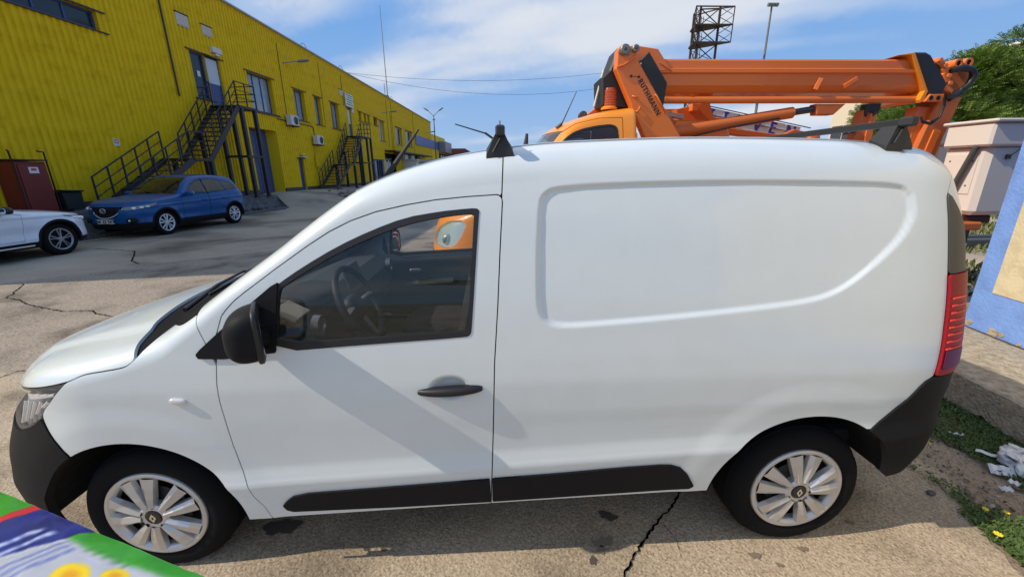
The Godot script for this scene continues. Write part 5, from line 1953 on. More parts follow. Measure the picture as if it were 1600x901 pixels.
	part("bed", MB.new().box(Vector3(5.3, 1.02, -3.25), Vector3(4.0, 0.10, 1.9), 0.02), dull, t)
	part("turret", MB.new().lathe([Vector2(0.42, 1.05), Vector2(0.42, 1.25), Vector2(0.33, 1.35), Vector2(0.33, 1.75)], Vector3(4.1, 0, -3.3), Basis.IDENTITY, 28), orange, t)
	part("turret_head", slab_xy([3.55, 1.6, 4.7, 1.6, 4.4, 2.3, 3.75, 2.3], -3.75, -3.05, 0.02), orange, t)
	for wx in [1.45, 5.4]:
		for sd in [1, -1]:
			car_wheel(t, Vector3(wx, 0.36, -3.22 + 0.87 * sd), sd, 0.36, 0.21, 6, 0.03, 0.05, mats.alloy_grey)
	# first arm with the maker's name
	var arm := slab_xy([2.865, 2.99, 2.90, 3.03, 2.985, 3.045, 3.06, 2.985, 3.12, 2.88, 3.70, 2.07, 3.98, 1.66, 3.58, 1.55, 3.255, 2.07, 2.865, 2.80], -2.84, -2.72, 0.012)
	part("lower_arm", arm, orange, t)
	part("arm_cover", slab_xy([2.875, 2.985, 2.905, 3.02, 2.98, 3.035, 3.055, 2.975, 3.085, 2.93, 2.98, 2.855, 2.875, 2.82], -2.722, -2.702, 0.004), orange, t)
	part("cover_lip", pipe([Vector3(2.872, 2.815, -2.70), Vector3(2.95, 2.838, -2.695), Vector3(3.03, 2.89, -2.695), Vector3(3.088, 2.935, -2.70)], 0.009), orange, t)
	for q in [[2.945, 2.985, 0.055], [3.065, 2.995, 0.040]]:
		var pin := part("pivot_pin", MB.new().lathe([Vector2(q[2], -0.02), Vector2(q[2], 0.03), Vector2(q[2] * 0.8, 0.04), Vector2(0, 0.04)], Vector3(q[0], q[1], -2.70), Basis(Vector3(1, 0, 0), PI / 2), 20), mats.pin_steel, t)
		part("pin_bolt", MB.new().lathe([Vector2(0.016, 0.04), Vector2(0.014, 0.055), Vector2(0, 0.055)], Vector3(q[0], q[1], -2.70), Basis(Vector3(1, 0, 0), PI / 2), 6), mats.rod_steel, pin)
	part("pin_plate", slab_xy([2.87, 2.96, 2.90, 2.93, 3.0, 2.93, 3.02, 2.96, 2.98, 3.0], -2.70, -2.69, 0.003), mats.pin_steel, t)
	for q in [[3.34, 2.53, 3.47, 2.34], [3.08, 2.52, 3.13, 2.50], [3.13, 2.36, 3.17, 2.40]]:
		part("arm_bracket", pipe([Vector3(q[0], q[1], -2.72), Vector3(q[0] + 0.01, q[1] - 0.01, -2.70), Vector3(q[2], q[3], -2.70), Vector3(q[2], q[3], -2.72)], 0.010), orange, t)
	# the maker's mark and name run down the arm
	var along := Vector3(0.57, -0.822, 0).normalized()
	var name_x := Basis(along, Vector3(0.822, 0.57, 0).normalized(), Vector3(0, 0, 1))
	lettering("maker_name", "RUTHMANN", 0.080, 0.004, mats.print_black, t, Transform3D(name_x, Vector3(3.275, 2.505, -2.7185)))
	part("mark_square", MB.new().box(Vector3(3.045, 2.725, -2.719), Vector3(0.026, 0.026, 0.004), 0.0, Basis(Vector3(0, 0, 1), 0.6)), mats.print_black, t)
	part("mark_square", MB.new().box(Vector3(3.135, 2.717, -2.719), Vector3(0.026, 0.026, 0.004), 0.0, Basis(Vector3(0, 0, 1), 0.6)), mats.print_black, t)
	part("mark_line", MB.new().bar(Vector3(3.05, 2.724, -2.719), Vector3(3.13, 2.717, -2.719), 0.004, 0.005), mats.print_black, t)
	# black guards at the boom's foot
	part("boom_guard", slab_xy([2.915, 3.05, 2.98, 3.06, 3.20, 2.42, 3.17, 2.385, 2.76, 2.44, 2.74, 2.74, 2.83, 2.82], -3.26, -2.86, 0.02), black, t)
	part("guard_plate", slab_xy([3.245, 2.985, 3.13, 2.872, 3.28, 2.66, 3.42, 2.46, 3.465, 2.42, 3.485, 2.665], -2.79, -2.755, 0.008), black, t)
	for q in [[3.155, 2.86], [3.31, 2.60]]:
		part("guard_bolt", MB.new().lathe([Vector2(0.013, 0.0), Vector2(0.010, 0.012), Vector2(0, 0.013)], Vector3(q[0], q[1], -2.755), Basis(Vector3(1, 0, 0), PI / 2), 8), mats.vent_white, t)
	part("cheek_plate", slab_xy([3.03, 3.075, 3.14, 3.085, 3.40, 3.05, 3.585, 2.82, 3.45, 2.815, 3.20, 2.90, 3.05, 2.96], -2.94, -2.90, 0.008), orange, t)
	part("cheek_rib", MB.new().bar(Vector3(3.43, 2.905, -2.895), Vector3(3.585, 2.822, -2.895), 0.012, 0.012), orange, t)
	part("link_rod", pipe([Vector3(3.06, 2.97, -2.85), Vector3(3.16, 2.86, -2.85)], 0.014), mats.pin_steel, t)
	part("rear_bracket", slab_xy([2.62, 2.36, 2.76, 2.46, 2.80, 2.66, 2.86, 2.66, 2.86, 2.30, 2.70, 2.30], -3.3, -3.2, 0.01), orange, t)
	part("bracket_roller", MB.new().lathe([Vector2(0, 0.05), Vector2(0.05, 0.05), Vector2(0.05, -0.05), Vector2(0, -0.05)], Vector3(2.60, 2.37, -3.18), Basis(Vector3(1, 0, 0), PI / 2), 16), mats.rod_steel, t)
	part("cab_guard_rail", pipe([Vector3(2.70, 2.45, -3.0), Vector3(2.80, 2.86, -3.0)], 0.014), mats.vent_white, t)
	# telescopic boom, folded plate section
	var sec := [Vector2(-3.02, 2.965), Vector2(-2.945, 2.955), Vector2(-2.93, 2.935), Vector2(-2.93, 2.855), Vector2(-2.905, 2.842), Vector2(-2.905, 2.805), Vector2(-2.928, 2.790), Vector2(-2.928, 2.670), Vector2(-2.99, 2.595), Vector2(-3.31, 2.595), Vector2(-3.37, 2.670), Vector2(-3.37, 2.935), Vector2(-3.28, 2.965)]
	var boom := MB.new()
	var mid := Vector3(5.0, 2.78, -3.15)
	for i in sec.size():
		var a: Vector2 = sec[i]
		var b: Vector2 = sec[(i + 1) % sec.size()]
		boom.quad_out(Vector3(3.35, a.y, a.x), Vector3(6.72, a.y, a.x), Vector3(6.72, b.y, b.x), Vector3(3.35, b.y, b.x), Vector3(5.0, 2.78, -3.15))
	boom.quad_out(Vector3(6.72, 2.6, -2.95), Vector3(6.72, 2.6, -3.35), Vector3(6.72, 2.95, -3.35), Vector3(6.72, 2.95, -2.95), mid)
	part("telescopic_boom", boom, orange, t)
	part("boom_tube", pipe([Vector3(3.5, 2.515, -2.97), Vector3(6.80, 2.515, -2.97)], 0.042, 16), orange, t)
	part("boom_rib", MB.new().bar(Vector3(5.43, 2.745, -2.915), Vector3(5.39, 2.62, -2.93), 0.03, 0.05, 0.004), orange, t)
	part("boom_rib", MB.new().bar(Vector3(5.88, 2.745, -2.915), Vector3(5.74, 2.655, -2.92), 0.03, 0.05, 0.004), orange, t)
	part("boom_hood", slab_xy([6.49, 3.015, 6.63, 3.015, 6.70, 2.985, 7.00, 2.675, 6.955, 2.545, 6.80, 2.545, 6.775, 2.60], -3.42, -2.865, 0.02), black, t)
	part("hood_flange", slab_xy([6.30, 2.985, 6.47, 3.015, 6.50, 3.015, 6.785, 2.595, 6.76, 2.48, 6.72, 2.47, 6.70, 2.50, 6.735, 2.60, 6.46, 2.985], -3.40, -2.88, 0.006), amber, t)
	part("head_bracket", slab_xy([6.75, 2.475, 6.97, 2.475, 7.00, 2.56, 6.80, 2.56], -2.93, -2.86, 0.008), orange, t)
	for x in [6.82, 6.91]:
		part("bracket_hole", MB.new().lathe([Vector2(0.026, 0.0), Vector2(0.026, 0.004), Vector2(0, 0.004)], Vector3(x, 2.515, -2.861), Basis(Vector3(1, 0, 0), PI / 2), 16), mats.well_black, t)
	for q in [[6.79, 2.94, 6.88, 2.90, 0.035], [6.86, 2.92, 6.92, 2.84, 0.030], [6.90, 2.86, 6.98, 2.76, 0.034], [6.92, 2.80, 6.98, 2.68, 0.028], [6.98, 2.75, 7.04, 2.66, 0.030], [6.96, 2.66, 7.10, 2.58, 0.035]]:
		part("chain_link", MB.new().bar(Vector3(q[0], q[1], -2.92), Vector3(q[2], q[3], -2.92), 0.10, q[4] * 2.0, 0.015), orange, t)
	for q in [[6.82, 2.93], [6.90, 2.87], [6.98, 2.76], [7.02, 2.68]]:
		part("chain_pin", MB.new().lathe([Vector2(0.026, 0.0), Vector2(0.024, 0.014), Vector2(0, 0.015)], Vector3(q[0], q[1], -2.868), Basis(Vector3(1, 0, 0), PI / 2), 14), orange, t)
	# end arm that carries the basket
	part("end_arm", slab_xy([6.93, 2.86, 7.20, 2.935, 7.30, 2.90, 7.315, 2.60, 7.19, 2.0, 7.12, 1.55, 6.80, 1.60, 6.885, 2.0, 6.99, 2.45, 7.05, 2.62], -3.22, -2.93, 0.015), dull, t)
	part("end_arm_web", slab_xy([6.83, 2.44, 6.99, 2.44, 7.02, 2.30, 6.93, 1.9, 6.85, 1.6, 6.79, 1.62], -3.16, -2.99, 0.01), orange, t)
	part("end_arm_edge", MB.new().bar(Vector3(7.08, 2.15, -2.925), Vector3(6.98, 1.62, -2.925), 0.02, 0.10, 0.004, Vector3(1, 0, 0)), orange, t)
	for q in [[7.10, 2.905], [7.225, 2.915]]:
		part("arm_boss", MB.new().lathe([Vector2(0.052, -0.3), Vector2(0.052, 0.02), Vector2(0.03, 0.02), Vector2(0.03, -0.02), Vector2(0, -0.02)], Vector3(q[0], q[1], -2.92), Basis(Vector3(1, 0, 0), PI / 2), 20), orange, t)
		part("boss_bore", MB.new().lathe([Vector2(0.03, 0.0), Vector2(0.0, 0.001)], Vector3(q[0], q[1], -2.915), Basis(Vector3(1, 0, 0), PI / 2), 16), mats.well_black, t)
	part("hose_bundle", pipe([Vector3(6.99, 2.815, -2.87), Vector3(7.12, 2.845, -2.86), Vector3(7.24, 2.83, -2.86), Vector3(7.29, 2.76, -2.86), Vector3(7.25, 2.66, -2.86), Vector3(7.14, 2.56, -2.86), Vector3(7.06, 2.50, -2.87)], [0.03, 0.038, 0.034, 0.04, 0.036, 0.045, 0.03], 10), mats.hose_black, t)
	part("hose_bundle", pipe([Vector3(7.03, 2.53, -2.85), Vector3(7.16, 2.545, -2.85), Vector3(7.17, 2.62, -2.85)], 0.032, 10), mats.hose_black, t)
	for k in 2:
		part("hose", pipe([Vector3(6.955, 2.56, -2.83), Vector3(6.975, 2.42, -2.82), Vector3(6.95, 2.29, -2.82), Vector3(6.86 - 0.02 * k, 2.21 + 0.02 * k, -2.82), Vector3(6.76, 2.235 + 0.015 * k, -2.83), Vector3(6.74, 2.30, -2.85)], 0.012, 7), mats.hose_black, t)
	# lifting cylinder under the boom
	part("lift_cylinder", pipe([Vector3(3.70, 2.15, -3.0), Vector3(5.20, 2.372, -3.0)], 0.068, 18), dull, t)
	part("cylinder_rod", pipe([Vector3(5.18, 2.37, -3.0), Vector3(5.56, 2.425, -3.0)], 0.040, 14), mats.rod_steel, t)
	part("rod_bracket", slab_xy([5.45, 2.465, 5.83, 2.465, 5.70, 2.34, 5.48, 2.34], -3.06, -2.94, 0.01), dull, t)
	part("cylinder_hose", pipe([Vector3(3.72, 2.05, -2.92), Vector3(4.4, 2.20, -2.92), Vector3(5.0, 2.30, -2.92)], 0.012, 6), mats.hose_black, t)
	# rest post for the boom
	part("boom_rest", slab_xy([6.12, 2.40, 6.27, 2.40, 6.31, 1.10, 6.0, 1.10, 6.06, 2.0], -3.12, -2.98, 0.01), dull, t)
	part("rest_face", slab_xy([6.20, 2.36, 6.275, 2.36, 6.315, 1.10, 6.17, 1.10], -2.985, -2.965, 0.004), orange, t)
	part("rest_pad", slab_xy([6.12, 2.465, 6.30, 2.465, 6.29, 2.38, 6.23, 2.32, 6.21, 2.37, 6.16, 2.37, 6.15, 2.32, 6.12, 2.34], -3.06, -2.95, 0.012), black, t)
	part("rest_lamp", slab_xy([5.88, 2.10, 6.04, 2.13, 6.06, 2.21, 5.98, 2.20, 5.96, 2.12], -3.05, -2.95, 0.006), black, t)
	# lower linkage seen between the boom and the van's roof
	part("link_arm", slab_xy([3.98, 2.50, 4.44, 2.60, 4.52, 2.40, 4.75, 2.36, 4.05, 2.30], -3.75, -3.6, 0.01), dull, t)
	part("link_arm", slab_xy([4.3, 2.32, 5.55, 2.16, 5.65, 2.08, 4.35, 2.22], -3.75, -3.6, 0.01), dull, t)
	part("link_block", MB.new().box(Vector3(4.20, 2.51, -3.55), Vector3(0.09, 0.10, 0.1), 0.01), orange, t)
	part("valve_pipe", pipe([Vector3(3.55, 2.43, -3.3), Vector3(3.95, 2.36, -3.3)], 0.035), mats.vent_white, t)
	part("valve_pipe", pipe([Vector3(3.62, 2.33, -3.3), Vector3(3.92, 2.28, -3.3)], 0.035), mats.pin_steel, t)
	# basket: tub with a deep flared rim
	build_basket("work_basket", "white work basket with a dark strut, hanging at the boom's end beside the blue wall", Vector3(7.01, 1.15, -2.25))
	build_basket("work_basket", "white work basket partly hidden behind the orange end arm", Vector3(7.45, 1.22, -3.25))
	# the lettered lattice panel on the far side
	var p := thing("lettered_boom", "second orange boom behind the lift truck, with white panels carrying blue capital letters", "boom", Vector3(4.6, 0, -4.4))
	var O := Transform3D(Basis(Vector3(0, 0, 1), -0.19), Vector3(0.25, 2.56, 0.0))
	for k in 6:
		var x0 := 0.0 + k * 0.26
		part("panel", MB.new().box(O * Vector3(x0 + 0.12, -0.03, 0), Vector3(0.25, 0.20, 0.02), 0.003, O.basis), mats.sign_white, p)
	for y in [0.085, -0.03, -0.145]:
		part("rail", MB.new().bar(O * Vector3(-0.05, y, 0.02), O * Vector3(1.7, y, 0.02), 0.012, 0.014), mats.pin_steel, p)
	var L := ["I", "I", "I", "V", "E", "N"]
	var at := [0.045, 0.28, 0.52, 0.83, 1.09, 1.39]
	for k in 6:
		var w := lettering("letter", L[k], 0.24, 0.006, mats.print_blue, p, Transform3D(O.basis, O * Vector3(at[k], -0.03, 0.015)))
		w.name = numbered("letter_" + L[k].to_lower(), p) if false else w.name
	part("boom_end", slab_xy([1.62, 2.30, 1.98, 2.23, 2.05, 2.05, 1.45, 2.0, 1.40, 2.20], -0.1, 0.1, 0.01), dull, p)
	part("end_knuckle", MB.new().blob(Vector3(1.93, 2.15, 0.1), Vector3(0.10, 0.09, 0.08), 3.0, Basis.IDENTITY, 12, 8), orange, p)
	part("boom_beam", slab_xy([-0.7, 2.60, -0.05, 2.60, 0.0, 2.30, -0.7, 2.25], -0.12, 0.12, 0.01), dull, p)
	part("boom_foot", MB.new().box(Vector3(-0.3, 1.12, 0.0), Vector3(0.4, 2.24, 0.4), 0.02), dull, p)


func build_basket(called: String, label: String, corner: Vector3) -> void:
	var b := thing(called, label, "basket", corner, 0.0, "white work baskets of the lift")
	var white := mat("basket_white", lin(0.66, 0.60, 0.53), 0.5)
	# the upper tub's corner nearest the viewer is the origin; it runs to +x and -z
	part("tub", MB.new().box(Vector3(0.46, 0.40, -0.29), Vector3(0.76, 0.80, 0.50), 0.05), white, b)
	part("upper_tub", MB.new().box(Vector3(0.46, 0.90, -0.25), Vector3(0.92, 0.25, 0.50), 0.022), white, b)
	part("rim", MB.new().box(Vector3(0.46, 1.045, -0.25), Vector3(0.98, 0.035, 0.57), 0.012), white, b)
	part("hatch", MB.new().box(Vector3(0.076, 0.47, -0.30), Vector3(0.012, 0.46, 0.34), 0.005), white, b)
	for q in [[0.62, -0.18], [0.62, -0.42], [0.34, -0.18], [0.34, -0.42]]:
		part("hatch_bolt", MB.new().blob(Vector3(0.069, q[0], q[1]), Vector3(0.006, 0.010, 0.010), 2.0, Basis.IDENTITY, 8, 5), mats.seal_black, b)
	part("strut", MB.new().bar(Vector3(0.02, 0.78, -0.14), Vector3(0.0, 0.0, -0.33), 0.055, 0.05, 0.012), mats.trim_grey, b)
	part("latch", MB.new().box(Vector3(0.30, 0.66, -0.03), Vector3(0.05, 0.05, 0.03), 0.006), mats.seal_black, b)
	part("lanyard", pipe([Vector3(0.30, 0.66, -0.02), Vector3(0.40, 0.74, -0.02)], 0.005), mats.seal_black, b)
	part("carrier", MB.new().box(Vector3(0.3, -0.06, -0.30), Vector3(0.4, 0.10, 0.3), 0.02), mats.carrier_brown, b)
	var w := corner
	part("carrier_leg", MB.new().box(Vector3(0.42, -0.06 - (w.y - 0.1) * 0.5, -0.35), Vector3(0.1, w.y - 0.1, 0.1), 0.01), mats.trim_grey, b)

# ------------------------------------------------------------------ things in the distance
func leafy(called: String, label: String, at: Vector3, blobs: Array, count: int, size: float, tone: Color, group := "") -> void:
	var t := thing(called, label, "tree", at, 0.0, group)
	var trunk := MB.new()
	var top := 0.0
	for b in blobs:
		top = maxf(top, b[1])
	trunk.tube([Vector3.ZERO, Vector3(0.1, top * 0.35, 0.05), Vector3(-0.05, top * 0.7, 0.1)], [0.06 * top * 0.5, 0.045 * top * 0.5, 0.02 * top * 0.5], 8)
	for b in blobs:
		trunk.tube([Vector3(0.05, top * 0.3, 0.05), Vector3(b[0] * 0.5, lerpf(top * 0.3, b[1], 0.6), b[2] * 0.5), Vector3(b[0], b[1], b[2])], [0.03 * top * 0.4, 0.02 * top * 0.4, 0.008 * top * 0.3], 6)
	part("trunk", trunk, mats.bark, t)
	# a compound leaf: a drooping spray of leaflets
	var leaf := MB.new()
	for k in 5:
		var x := 0.2 + k * 0.2
		for s in [-1.0, 1.0]:
			var a := Vector3(x, -0.10 * x * x, 0)
			var tip := a + Vector3(0.12, -0.07, 0.30 * s)
			var m := (a + tip) * 0.5
			leaf.tri(a, m + Vector3(0.07, 0.015, 0), tip)
			leaf.tri(a, tip, m - Vector3(0.07, 0.0, 0))
	leaf.tri(Vector3(1.0, -0.10, -0.05), Vector3(1.35, -0.2, 0), Vector3(1.0, -0.10, 0.05))
	var mm := MultiMesh.new()
	mm.transform_format = MultiMesh.TRANSFORM_3D
	mm.use_colors = true
	mm.mesh = leaf.mesh()
	mm.instance_count = count
	var gap := noise(0.5, int(at.x * 7.0) + 3, 3)
	var i := 0
	var tries := 0
	while i < count:
		tries += 1
		var b: Array = blobs[rng.randi() % blobs.size()]
		var d := Vector3(rng.randf_range(-1, 1), rng.randf_range(-1, 1), rng.randf_range(-1, 1))
		if d.length() > 1.0 or d.length() < 0.1:
			continue
		var r := pow(d.length(), 0.45)
		var dir := d.normalized()
		var p := Vector3(b[0], b[1], b[2]) + dir * r * Vector3(b[3], b[4], b[3])
		if gap.get_noise_3dv(p * 1.4) < -0.16 and tries < count * 6:
			continue
		var out := Vector3(dir.x, dir.y * 0.35 + 0.25, dir.z).normalized()
		out = (out + Vector3(rng.randf_range(-0.6, 0.6), rng.randf_range(-0.5, 0.4), rng.randf_range(-0.6, 0.6))).normalized()
		var side := out.cross(Vector3.UP).normalized()
		var up := side.cross(out)
		var spin := Basis(out, rng.randf_range(-0.9, 0.9))
		mm.set_instance_transform(i, Transform3D((spin * Basis(out, up, side)).scaled(Vector3.ONE * size * rng.randf_range(0.6, 1.25)), p))
		var k := rng.randf_range(0.55, 1.35)
		var warm := rng.randf_range(-0.012, 0.02)
		mm.set_instance_color(i, Color(tone.r * k + warm, tone.g * k + warm * 0.5, tone.b * k))
		i += 1
	var o := MultiMeshInstance3D.new()
	o.name = "crown"
	o.multimesh = mm
	o.material_override = mats.leaf
	t.add_child(o)
	o.set_meta("kind", "stuff")


func build_far() -> void:
	mat("bark", lin(0.08, 0.06, 0.045), 0.9)
	var lf := mat("leaf", lin(0.9, 0.9, 0.9), 0.55)
	lf.vertex_color_use_as_albedo = true
	lf.backlight_enabled = true
	lf.backlight = Color(0.5, 0.55, 0.2)
	mat("tower_steel", lin(0.055, 0.042, 0.036), 0.75)
	mat("pole_grey", lin(0.16, 0.155, 0.15), 0.6)
	# trees on the right
	leafy("broadleaf_tree", "broad green tree right behind the orange end arm", Vector3(28.2, 0, -22.0), [[-1.4, 5.2, 0, 1.7, 1.4], [0.6, 6.3, 0.3, 1.9, 1.6], [-0.6, 3.8, 0.6, 2.4, 1.6], [2.2, 5.2, -0.4, 2.0, 1.7], [1.4, 3.4, 0.8, 2.4, 1.7], [-2.9, 3.7, 0.2, 1.4, 1.1], [1.2, 7.1, 0, 1.0, 0.8]], 14000, 0.40, Color(0.17, 0.26, 0.05), "trees beyond the lift")
	leafy("broadleaf_tree", "taller darker green tree at the photo's right edge", Vector3(32.6, 0, -23.0), [[-1.8, 6.0, 0, 2.1, 1.8], [0.6, 7.6, 0.3, 2.3, 1.9], [-0.5, 4.2, 0.6, 2.6, 1.9], [2.2, 6.0, -0.4, 2.2, 2.0], [1.6, 8.4, 0.2, 1.2, 1.0], [1.9, 3.6, 0.6, 2.4, 1.7]], 14000, 0.40, Color(0.14, 0.225, 0.05), "trees beyond the lift")
	leafy("broadleaf_tree", "lower green tree seen under the boom, left of the rear roof bar foot", Vector3(26.6, 0, -24.5), [[-0.4, 4.6, 0, 1.2, 1.2], [0.9, 3.9, 0.3, 1.8, 1.4], [0.2, 2.6, 0.4, 1.9, 1.2], [1.6, 5.0, 0, 1.1, 1.0]], 6000, 0.38, Color(0.16, 0.25, 0.05), "trees beyond the lift")
	# pale blocks
	var cream := mat("block_cream", lin(0.62, 0.54, 0.40), 0.85)
	var pane := mat("block_pane", lin(0.04, 0.05, 0.06), 0.2)
	for q in [[Vector3(32.6, 0, -32.0), Vector3(3.4, 8.4, 4.0), "cream building glimpsed below the boom, left of the tree"], [Vector3(64.5, 0, -46.0), Vector3(9.0, 14.8, 10.0), "cream tower block whose top shows above the trees at the right edge"]]:
		var bl := thing("apartment_block", q[2], "building", q[0])
		var sz: Vector3 = q[1]
		part("wall", MB.new().box(Vector3(0, sz.y * 0.5, 0), sz, 0.02), cream, bl)
		part("roof", MB.new().box(Vector3(0, sz.y + 0.15, 0), Vector3(sz.x + 0.5, 0.3, sz.z + 0.5), 0.03), mats.vent_white, bl)
		for k in 3:
			for f in int(sz.y / 2.9):
				part("window", MB.new().box(Vector3(-sz.x * 0.5 - 0.01, 1.6 + f * 2.9, (k - 1) * sz.z * 0.3), Vector3(0.06, 1.4, 1.1), 0.01), pane, bl)
				part("window", MB.new().box(Vector3((k - 1) * sz.x * 0.3, 1.6 + f * 2.9, sz.z * 0.5 + 0.01), Vector3(1.1, 1.4, 0.06), 0.01), pane, bl)
	# lattice tower
	var tw := thing("lattice_tower", "rusty steel lattice tower with triangular platforms above the orange boom", "tower", Vector3(22.0, 0, -40.0))
	var ts: Material = mats.tower_steel
	var A := Vector3(-1.1, 0, 0.2)
	var Bp := Vector3(0.65, 0, 0.4)
	var C := Vector3(-0.95, 0, -1.4)
	for c in [A, Bp, C]:
		part("leg", MB.new().box(c + Vector3(0, 8.1, 0), Vector3(0.17, 16.2, 0.17), 0.01), ts, tw)
	var WL := Vector3(-1.85, 0, 0.9)
	var WR := Vector3(1.75, 0, 0.9)
	for k in 3:
		var y := 13.15 + k * 1.44
		if k < 2:
			var plat := MB.new()
			plat.prism(PackedVector2Array([Vector2(WL.x, -WL.z), Vector2(WR.x, -WR.z), Vector2(Bp.x + 0.2, -Bp.z + 0.3), Vector2(C.x, -C.z), Vector2(C.x - 0.4, -C.z - 0.3)]), Transform3D(Basis(Vector3(1, 0, 0), -PI / 2), Vector3(0, y - 0.06, 0)), 0.12, 0.0)
			part("platform", plat, ts, tw)
			part("outer_post", MB.new().bar(WL + Vector3(0, y, 0), WL + Vector3(0.05, y + 1.44, 0), 0.07, 0.07), ts, tw)
			part("outer_post", MB.new().bar(WR + Vector3(-0.02, y, 0), WR + Vector3(0, y + 1.44, 0), 0.07, 0.07), ts, tw)
			for e in [[WL, A], [Bp, WR]]:
				part("brace", MB.new().bar(e[0] + Vector3(0, y + 0.76, 0), e[1] + Vector3(0, y + 1.5, 0), 0.05, 0.05), ts, tw)
				part("brace", MB.new().bar(e[0] + Vector3(0, y + 0.76, 0), e[1] + Vector3(0, y, 0), 0.05, 0.05), ts, tw)
				part("brace", MB.new().bar(e[1] + Vector3(0, y + 0.76, 0), e[0] + Vector3(0, y + 1.5, 0), 0.04, 0.04), ts, tw)
				part("brace", MB.new().bar(e[1] + Vector3(0, y + 0.76, 0), e[0] + Vector3(0, y, 0), 0.04, 0.04), ts, tw)
		for e in [[WL, WR], [A, Bp], [C, Bp], [WL, C], [WR, Bp]]:
			part("rim_bar", MB.new().bar(e[0] + Vector3(0, y, 0), e[1] + Vector3(0, y, 0), 0.08, 0.10), ts, tw)
	for k in 10:
		var y := 1.0 + k * 1.52
		for e in [[A, Bp], [Bp, C], [C, A]]:
			part("brace", MB.new().bar(e[0] + Vector3(0, y + 1.4, 0), e[1] + Vector3(0, y, 0), 0.07, 0.07), ts, tw)
			part("brace", MB.new().bar(e[0] + Vector3(0, y, 0), e[1] + Vector3(0, y + 1.4, 0), 0.05, 0.05), ts, tw)
	for z in [0.0, 0.18]:
		part("ladder_rail", MB.new().bar(Vector3(-0.7 + z, 0.5, -0.3), Vector3(-0.7 + z, 15.6, -0.3), 0.04, 0.04), ts, tw)
	# floodlight pole
	var fp := thing("floodlight_pole", "thin grey floodlight pole right of the lattice tower", "pole", Vector3(27.75, 0, -40.0))
	part("pole", pipe([Vector3.ZERO, Vector3(0, 16.4, 0)], [0.16, 0.08], 10), mats.pole_grey, fp)
	for k in 3:
		part("floodlight", MB.new().box(Vector3(-0.35 + 0.35 * k, 16.45, 0.15), Vector3(0.32, 0.30, 0.25), 0.03, Basis(Vector3(1, 0, 0), 0.5)), mats.lamp_grey, fp)
	# twin street lamp at the far end of the yard
	var sl := thing("street_lamp", "slim street lamp with two heads beyond the yellow hall", "street lamp", Vector3(-6.9, 0, -58.0))
	part("pole", pipe([Vector3.ZERO, Vector3(0, 9.3, 0)], [0.12, 0.06], 8), mats.pole_grey, sl)
	for s in [-1.0, 1.0]:
		part("arm", pipe([Vector3(0, 9.2, 0), Vector3(0.65 * s, 9.8, 0)], 0.04, 6), mats.pole_grey, sl)
		part("lamp_head", MB.new().blob(Vector3(1.0 * s, 10.05, 0), Vector3(0.45, 0.10, 0.18), 2.4, Basis(Vector3(0, 0, 1), 0.55 * s), 12, 8), mats.lamp_grey, sl)
	part("ring", MB.new().lathe([Vector2(0.18, 0.0), Vector2(0.22, 0.05), Vector2(0.18, 0.12)], Vector3(0, 8.7, 0), Basis.IDENTITY, 12), mats.pole_grey, sl)
	# house with a red roof past the hall
	var h := thing("red_roof_house", "low house with a dark red tiled roof beyond the hall's end", "house", Vector3(-6.6, 0, -78.0))
	part("wall", MB.new().box(Vector3(0, 2.2, 0), Vector3(9, 4.4, 14), 0.03), mats.vent_white, h)
	part("roof", MB.new().prism(pv([-5.2, 0.0, 5.2, 0.0, 3.0, 1.3, -3.0, 1.3]), Transform3D(Basis.IDENTITY, Vector3(0, 4.3, -7.5)), 15.0, 0.02), mats.roof_red, h)
	for k in 3:
		part("window", MB.new().box(Vector3(-2.8 + k * 2.8, 2.3, 7.02), Vector3(1.2, 1.5, 0.06), 0.01), pane, h)
	# low far buildings and trees closing the yard
	for q in [[Vector3(-1.0, 0, -46.0), Vector3(3.4, 3.0, 4.0), "small pale hut far behind the van's roof"], [Vector3(3.0, 0, -52.0), Vector3(5.0, 2.9, 4.0), "white flat-roofed cabin far behind the front roof bar foot"]]:
		var hut := thing("hut", q[2], "hut", q[0])
		var sz: Vector3 = q[1]
		part("wall", MB.new().box(Vector3(0, sz.y * 0.5, 0), sz, 0.02), mats.vent_white, hut)
		part("roof", MB.new().box(Vector3(0, sz.y + 0.1, 0.2), Vector3(sz.x + 0.7, 0.22, sz.z + 0.9), 0.02), mats.flashing, hut)
		part("window", MB.new().box(Vector3(0.3, sz.y * 0.6, sz.z * 0.5 + 0.01), Vector3(1.3, 0.9, 0.05), 0.01), pane, hut)
	for q in [[-6.0, -92.0, 3.4, "pale green rounded tree on the skyline past the red roof"], [-1.5, -88.0, 3.2, "low bushy tree on the skyline left of the front roof bar"], [2.2, -84.0, 4.2, "darker pointed tree on the skyline just left of the front roof bar"], [-12.0, -110.0, 5.0, "hazy tree farthest along the yard"]]:
		var k: float = q[2]
		leafy("skyline_tree", q[3], Vector3(q[0], 0, q[1]), [[-1.6, k * 0.75, 0, 1.9, k * 0.3], [1.2, k * 0.9, 0, 1.7, k * 0.32], [0, k * 0.55, 0.5, 2.6, k * 0.35], [2.6, k * 0.6, 0, 1.5, k * 0.3]], 900, 0.6, Color(0.10, 0.14, 0.06), "trees on the skyline")
	# striped marker post behind the van's roof
	var mk := thing("marker_post", "slim post with an orange and white top behind the van's roof", "post", Vector3(2.6, 0, -13.0))
	part("post", pipe([Vector3.ZERO, Vector3(0, 2.15, 0)], 0.07, 10), mats.vent_white, mk)
	part("band", pipe([Vector3(0, 2.15, 0), Vector3(0, 2.55, 0)], 0.10, 10), mats.tail_bar, mk)
	part("cap", pipe([Vector3(0, 2.55, 0), Vector3(0.05, 3.0, 0)], [0.10, 0.05], 10), mats.trim_grey, mk)
